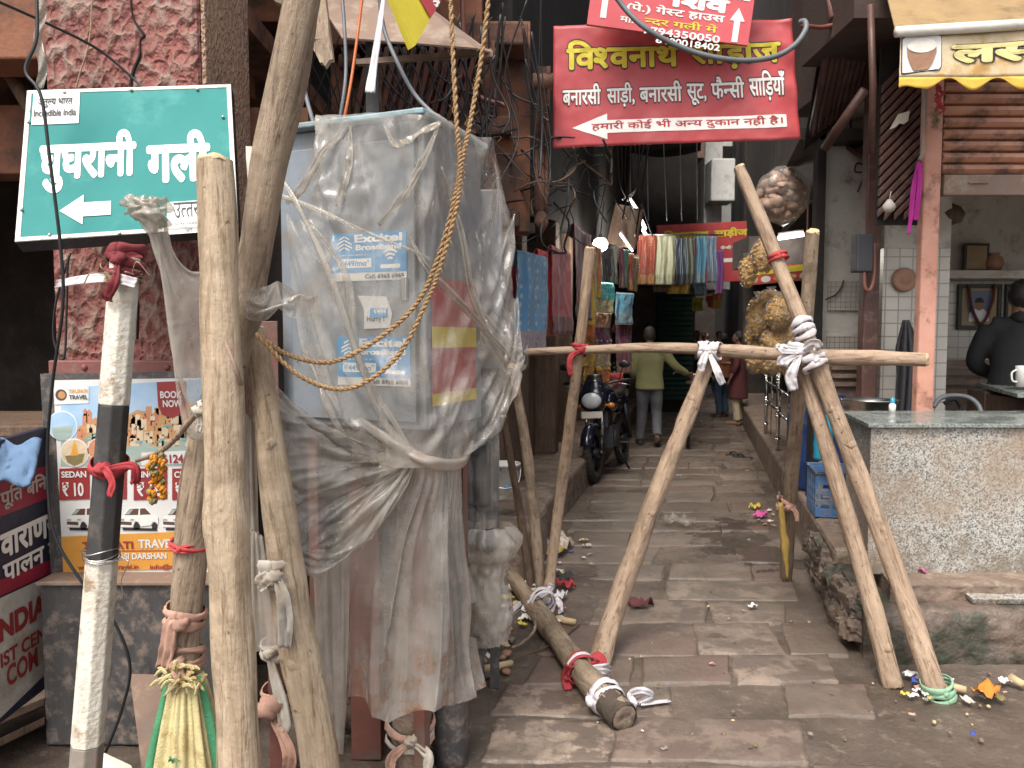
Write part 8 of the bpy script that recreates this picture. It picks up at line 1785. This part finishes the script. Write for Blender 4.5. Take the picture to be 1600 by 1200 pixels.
cable('hose', 'grey rubber hose looped behind the granite counter', [at(1458, 636, 5.0), at(1470, 622, 5.0), at(1492, 618, 5.0), at(1515, 622, 4.95), at(1530, 636, 4.9), at(1534, 660, 4.85)], .016, 'cable_grey', cat='hose'); cable('hose', 'second hose curled inside the loop of the grey hose', [at(1475, 630, 5.05), at(1492, 624, 5.05), at(1500, 640, 5.05), at(1488, 652, 5.0)], .013, 'cable_black', cat='hose')
# hanging things at the shop front
b = MB(); c = at(1389, 323, 4.66); b.lathe([(.001, .045), (.012, .042), (.02, .03), (.034, .012), (.036, -.006), (.03, -.022), (.016, -.032), (.001, -.034)], c, 18); b.tube([c + Vector((0, 0, .04)), c + Vector((.01, 0, .09))], .003, 6); tag(b.build('white_bell', MATS['plaster_white']), 'small white bulb shaped fitting hanging from the diagonal boarding', 'fitting')
mgn = thing('magenta_ribbon', 'magenta cloth ribbon dangling from the salmon pillar', 'ribbon', at(1425, 250, 4.55))
strip([at(1436, 252, 4.56), at(1428, 290, 4.55), at(1424, 330, 4.55), at(1420, 366, 4.55)], [.02, .03, .03, .015], MATS['magenta'], 'tail', mgn, seed=2, side=(1, 0, .2)); strip([at(1438, 252, 4.56), at(1438, 280, 4.54), at(1434, 320, 4.54), at(1431, 344, 4.55)], [.02, .03, .03, .03], MATS['magenta'], 'tail', mgn, seed=5, side=(1, 0, .2))
tf = thing('chilli_charm', 'withered red and green charm hanging by the roller shutter', 'charm', at(1468, 200, 4.5))
for k in range(12):
    c = at(1466 + rd.uniform(-5, 6), 132 + k * 5.0, 4.5); b = MB(); b.tube([c, c + Vector((rd.uniform(-.03, .03), -.01, -.02)), c + Vector((rd.uniform(-.04, .04), 0, -.045))], [.009, .008, .002], 7, 8); b.build('chilli', MATS['cotton_red'] if k < 8 else MATS['leaf_dry'], tf)
c = at(1478, 336, 5.4); lp2 = thing('hanging_bowl', 'dark wicker bowl shaped lamp hanging in the shop behind the pillar', 'lamp', c); b = MB(); b.lathe([(.02, .09), (.09, .05), (.12, 0), (.10, -.05), (.04, -.07), (.001, -.07)], c, 20); b.tube([c + Vector((0, 0, .08)), c + Vector((0, 0, .6))], .004, 6); b.build('shade', MATS['wood_dark'], lp2)
bx_ = thing('meter_box', 'dark metal meter box with looped wire on the brown door jamb', 'meter', at(1350, 420, 5.1)); b = MB(); a = at(1336, 425, 5.1); c2_ = at(1364, 366, 5.1); b.boxb(a.x, c2_.x, 5.08, 5.18, a.z, c2_.z); b.build('case', MATS['charcoal'], bx_, bevel=.01); b = MB(); b.tube([at(1350, 424, 5.1), at(1352, 450, 5.08), at(1360, 452, 5.08), at(1366, 430, 5.1), at(1366, 380, 5.1)], .012, 8, 24); b.build('conduit', MATS['cable_brown'], bx_)
cable('cable', 'thin black wire straggling over the cracked white side wall', [at(1330, 180, 5.85), at(1328, 210, 5.86), at(1325, 225, 5.86), at(1330, 232, 5.86)], .006, 'cable_black'); cable('cable', 'loose black wire curling on the white side wall near the jamb', [at(1358, 262, 5.86), at(1340, 255, 5.86), at(1336, 268, 5.86), at(1350, 272, 5.86), at(1340, 300, 5.86)], .006, 'cable_black')
cable('cable', 'brown crack like cord crossing the white wall above the lattice', [at(1290, 468, 5.86), at(1306, 460, 5.86), at(1316, 446, 5.86), at(1318, 438, 5.86)], .006, 'cable_black')
cable('hose', 'thick black hose curving in front of the red signs with a grey tip', [at(950, -40, 4.55), at(966, 0, 4.55), at(1010, 45, 4.5), at(1080, 80, 4.5), at(1150, 94, 4.5), at(1205, 90, 4.5), at(1240, 72, 4.5), at(1258, 48, 4.52), at(1258, 34, 4.55), at(1250, 34, 4.58)], .016, 'cable_grey', cat='hose', n=90)
cable('conduit', 'brown conduit running from the hose tip to the right wall', [at(1254, 40, 4.6), at(1290, 42, 4.8), at(1340, 25, 4.8), at(1390, 6, 4.8)], .014, 'cable_brown', cat='conduit')

# ================================================================ WIRES AND HANGING BITS OVER THE CABINET
cable('cable', 'orange cable dropping straight behind the top of the cabinet', [at(568, -20, 3.1), at(558, 60, 3.05), at(548, 130, 3.0), at(535, 200, 2.9)], .006, 'cable_orange')
cable('cable', 'grey cable hanging left of the orange cable', [at(533, -20, 3.1), at(538, 40, 3.05), at(540, 120, 3.0), at(528, 205, 2.9)], .007, 'cable_grey')
cable('cable', 'grey cable swinging from the tin sheet round the right of the cabinet', [at(592, -10, 3.0), at(600, 45, 3.0), at(622, 100, 2.95), at(650, 150, 2.95), at(690, 190, 2.9), at(735, 235, 2.9), at(752, 262, 2.95), at(752, 282, 3.0), at(742, 290, 3.1)], .008, 'cable_grey', n=90)
cable('cable', 'grey cable stub hanging below the torn board by the leaning pole', [at(470, 110, 2.9), at(478, 150, 2.85), at(492, 200, 2.8)], .008, 'cable_grey')
cable('cable', 'brown conduit bending behind the two coir ropes', [at(722, -20, 4.6), at(724, 60, 4.6), at(728, 115, 4.6), at(748, 150, 4.6), at(790, 165, 4.6)], .014, 'cable_brown')
rd = random.Random(77)
for k in range(60):
    x0 = rd.uniform(470, 870); y0 = rd.uniform(-20, 120); x1 = min(856, x0 + rd.uniform(-120, 160)); x0 = min(x0, 845); y1 = rd.uniform(160, 330); Y0 = rd.uniform(3.6, 4.9); sag = rd.uniform(10, 70)
    cable('cable', 'thin black wire sagging among the tangle over the orange facade', [at(x0, y0, Y0), at((x0 * 2 + x1) / 3 + rd.uniform(-20, 20), (y0 * 2 + y1) / 3 + sag, Y0 + .1), at((x0 + 2 * x1) / 3 + rd.uniform(-20, 20), (y0 + 2 * y1) / 3 + sag, Y0 + .1), at(x1, y1, Y0)], rd.uniform(.003, .007), 'cable_black', 'wires tangled over the orange facade', n=26)
for k in range(46):
    x0 = rd.uniform(770, 960); y0 = rd.uniform(230, 330); a = rd.uniform(0, 6.28); L = rd.uniform(40, 110); Y0 = rd.uniform(4.8, 5.5); P = [at(x0, y0, Y0)]
    for q in range(4):
        a += rd.uniform(-1.1, 1.1); x0 = min(955, max(745, x0 + math.cos(a) * L * .45)); y0 = min(395, max(215, y0 + math.sin(a) * L * .4)); P.append(at(x0, y0, Y0 + rd.uniform(-.1, .15)))
    cable('cable', 'tangled dark wire in the thicket of wires over the alley mouth', P, rd.uniform(.003, .008), ('cable_black', 'cable_black', 'wood_dark')[k % 3], 'thicket of wires over the alley mouth', n=36)
for k in range(10):
    x0 = 950 + k * 7; cable('cable', 'drooping black wire hanging over the lit saree shop', [at(x0, 225, 6.5), at(x0 + rd.uniform(-14, 14), 290, 7), at(x0 + rd.uniform(-30, 30), rd.uniform(310, 370), 7.5)], rd.uniform(.004, .009), 'cable_black', 'wires drooping over the saree shop', n=24)
for k in range(5): cable('cable', 'straight grey drop wire in front of the brick house', [at(985 + k * 26, 225, 9), at(985 + k * 26 + rd.uniform(-6, 6), 345, 10)], .006, 'cable_grey', 'drop wires before the brick house', n=12)
# rusty tin sheet, torn boards and a tape hanging above the cabinet
b = MB(); P = [at(535, 60, 3.3), at(742, 76, 3.3), at(766, 82, 3.6), at(600, -40, 3.9), at(470, -40, 3.7)]; b.add(P, [(0, 1, 2, 3, 4)], False); tag(b.build('tin_sheet', MATS['rust_plate'], solid=.008), 'rusty tin sheet jutting out over the cabinet', 'tin sheet')
b = MB(); b.hexa([at(556, 100, 3.28), at(560, 104, 3.34), at(770, 88, 3.6), at(766, 84, 3.6)], [at(556, 92, 3.28), at(560, 96, 3.34), at(770, 80, 3.6), at(766, 76, 3.6)]); tag(b.build('batten', MATS['rust_plate']), 'weathered batten along the lip of the tin sheet', 'batten')
tb2 = thing('torn_board', 'torn weathered board fragments hanging behind the leaning pole', 'board', at(500, 60, 2.7))
for P in ([(470, -30), (505, -30), (520, 92), (500, 98), (482, 60)], [(398, -30), (450, -30), (478, 30), (470, 20), (430, 2)], [(482, 62), (500, 60), (518, 88), (508, 104), (484, 70)]):
    b = MB(); F = [at(x, y, 2.75 + .002 * i) for i, (x, y) in enumerate(P)]; b.add(F + [p + Vector((0, .03, 0)) for p in F], [tuple(range(len(F)))] + [tuple(range(2 * len(F) - 1, len(F) - 1, -1))] + [(i, i + len(F), (i + 1) % len(F) + len(F), (i + 1) % len(F)) for i in range(len(F))], False); b.build('fragment', MATS['wood_bark'], tb2)
strip([at(600, -10, 2.85), at(592, 50, 2.83), at(584, 100, 2.82), at(578, 144, 2.8)], [.012, .022, .026, .036], MATS['cotton_white'], 'hanging_tape', seed=3, side=(1, 0, 0)); tag(bpy.data.objects['hanging_tape'], 'stained white tape strip hanging above the cabinet roof', 'tape')
b = MB(); b.boxb(at(570, 0, 3.5).x, at(590, 0, 3.5).x, 3.5, 3.58, at(570, 330, 3.5).z, at(570, 60, 3.5).z); tag(b.build('grey_post', MATS['metal_black_rust']), 'grey steel post standing behind the cabinet', 'post')
pb_ = MB(); pb_.boxb(at(380, 0, 3.6).x, at(478, 0, 3.6).x, 3.6, 3.7, at(400, 232, 3.6).z, at(400, 168, 3.6).z); tag(pb_.build('orange_box', MATS['plaster_orange']), 'orange painted ledge seen behind the leaning pole', 'ledge')

# ================================================================ LITTER
rd = random.Random(21)
def scrap(g, m, label, size=.05, group='litter scraps', cat='litter', flat=.35, name='litter_scrap', parts=None):
    n = 7; rows = []; rz = rd.uniform(0, 6.28)
    for i in range(n):
        row = []
        for j in range(n):
            u, v = (i / (n - 1) - .5) * size, (j / (n - 1) - .5) * size * rd.uniform(.55, .62); z = .008 + size * flat * abs(fbm(u * 38 + g.x * 9, v * 38, g.y * 9, 3))
            row.append((g.x + u * math.cos(rz) - v * math.sin(rz), g.y + u * math.sin(rz) + v * math.cos(rz), g.z + z))
        rows.append(row)
    b = MB(); b.grid(np.array(rows)); return tag(b.build(name, MATS[m], solid=.0015), label, cat, group)
zones = [((780, 880), (860, 985), 60), ((860, 930), (840, 900), 10), ((1150, 1215), (790, 860), 7), ((1130, 1180), (950, 1010), 4), ((1405, 1600), (1062, 1098), 26), ((960, 1500), (990, 1190), 12), ((1160, 1215), (665, 790), 7), ((700, 790), (980, 1060), 10)]
kinds = ['paper', 'cotton_white', 'letter_white', 'chip_wood', 'plastic_milky', 'wrap_pink', 'wrap_yellow', 'wrap_blue', 'paper', 'leaf_dry', 'plaster_white', 'cotton_pink']
names = {'paper': 'scrap of dull paper', 'cotton_white': 'scrap of white cloth', 'letter_white': 'white plastic scrap', 'chip_wood': 'pale wood chip', 'plastic_milky': 'clear plastic scrap', 'wrap_pink': 'pink wrapper', 'wrap_yellow': 'yellow wrapper', 'wrap_blue': 'blue wrapper', 'leaf_dry': 'dry leaf', 'stone_brown': 'brown crumb', 'plaster_white': 'white plaster crumb', 'cotton_pink': 'peach cloth scrap'}
where = ['lying in the rubbish by the log', 'lying beside the crumpled newspaper', 'lying by the puddle', 'lying on the paving at the middle right', 'lying at the foot of the stone steps', 'lying on the open paving in front', 'lying along the right ledge', 'lying by the wrapped bundle']
for zi, ((x0, x1), (y0, y1), cnt) in enumerate(zones):
    for k in range(cnt):
        m = rd.choice(kinds if zi in (0, 1, 4) else ['paper', 'cotton_pink', 'chip_wood', 'plastic_milky', 'leaf_dry', 'stone_brown', 'stone_brown']); g = gnd(rd.uniform(x0, x1), rd.uniform(y0, y1), .012); sz = rd.uniform(.025, .095) if zi < 2 else rd.uniform(.02, .06) if zi not in (3, 5) else rd.uniform(.012, .03); scrap(g, m, names[m] + ' ' + where[zi], sz, names[m] + ' ' + where[zi])
for x0, y0, sz, m, lb_ in ((868, 862, .3, 'news', 'crumpled colour newspaper by the slim poles'), (1540, 1086, .13, 'wrap_orange', 'orange food wrapper at the foot of the stone steps'), (1424, 1058, .07, 'letter_white', 'white plastic cup scrap between the feet of the trestle poles'), (1436, 1070, .06, 'wrap_blue', 'blue packet between the feet of the trestle poles'), (768, 1030, .06, 'letter_white', 'white crumpled cup by the wrapped bundle'), (1176, 950, .05, 'letter_white', 'white square of paper on the paving'), (1440, 895, .05, 'wrap_pink', 'bright pink scrap on the stone step'), (880, 905, .12, 'charcoal', 'dark crumpled plastic near the slim poles'), (884, 918, .12, 'cotton_red', 'dark red rag near the slim poles'), (1000, 948, .14, 'cloth_maroon', 'thin maroon cloth strip on the paving behind the middle pole'), (1188, 808, .14, 'wrap_pink', 'pink and white wrapper beside the puddle'), (1180, 795, .12, 'wrap_yellow', 'yellow packet beside the puddle'), (1520, 1150, .03, 'wrap_blue', 'blue bottle cap on the front paving'), (1060, 820, .25, 'plastic_bag', 'clear plastic film lying flat on the lane'), (876, 935, .1, 'cotton_white', 'crumpled white cup beside the log')):
    g = gnd(x0, y0, .34 if lb_.endswith('stone step') else .015); scrap(g, m, lb_, sz, None, 'litter', .5)
for x0, y0, x1, y1, lb_ in ((870, 968, 900, 972, 'split block of pale wood beside the log'), (740, 1050, 800, 1035, 'brown stick lying by the wrapped bundle'), (1470, 1070, 1510, 1078, 'pale split stick by the green bound pole foot'), (1580, 1060, 1600, 1070, 'pale stick at the far right gutter')):
    a, c = gnd(x0, y0, .025), gnd(x1, y1, .025); b = MB(); b.tube([a, c], [.022, .016], 7, wob=.4, seed=int(x0)); tag(b.build('wood_stick', MATS['chip_wood']), lb_, 'stick')
for k in range(40):
    g = gnd(rd.uniform(705, 800), rd.uniform(955, 1060), .0); b = MB(); r = rd.uniform(.008, .03); b.sphere(g + Vector((0, 0, r * .5)), (r, r * rd.uniform(.6, 1.3), r * .6), 8, 6, wob=.6, seed=k); tag(b.build('brick_bit', MATS['stone_brown'] if k % 3 else MATS['clay']), 'small bit of broken brick by the wrapped bundle', 'brick bit', 'broken brick bits by the bundle')
for k in range(60):
    g = gnd(rd.uniform(930, 1560), rd.uniform(930, 1195), .004); b = MB(); r = rd.uniform(.003, .011); b.sphere(g + Vector((0, 0, r * .5)), (r, r * rd.uniform(.7, 1.2), r * .7), 7, 5, wob=.5, seed=k); tag(b.build('pebble', MATS['stone_brown'] if k % 3 else MATS['chip_wood']), 'tiny pebble scattered on the front paving', 'pebble', 'pebbles on the front paving')
cable('twig', 'thin root like twig curling from the log to the rubbish', [gnd(835, 958, .09), gnd(835, 985, .05), gnd(815, 1005, .03), gnd(800, 1012, .03)], .008, 'wood_bark', cat='twig'); cable('twig', 'long thin stick lying behind the log', [gnd(800, 1030, .02), gnd(860, 1008, .02), gnd(905, 975, .02)], .005, 'wood_dark', cat='twig')
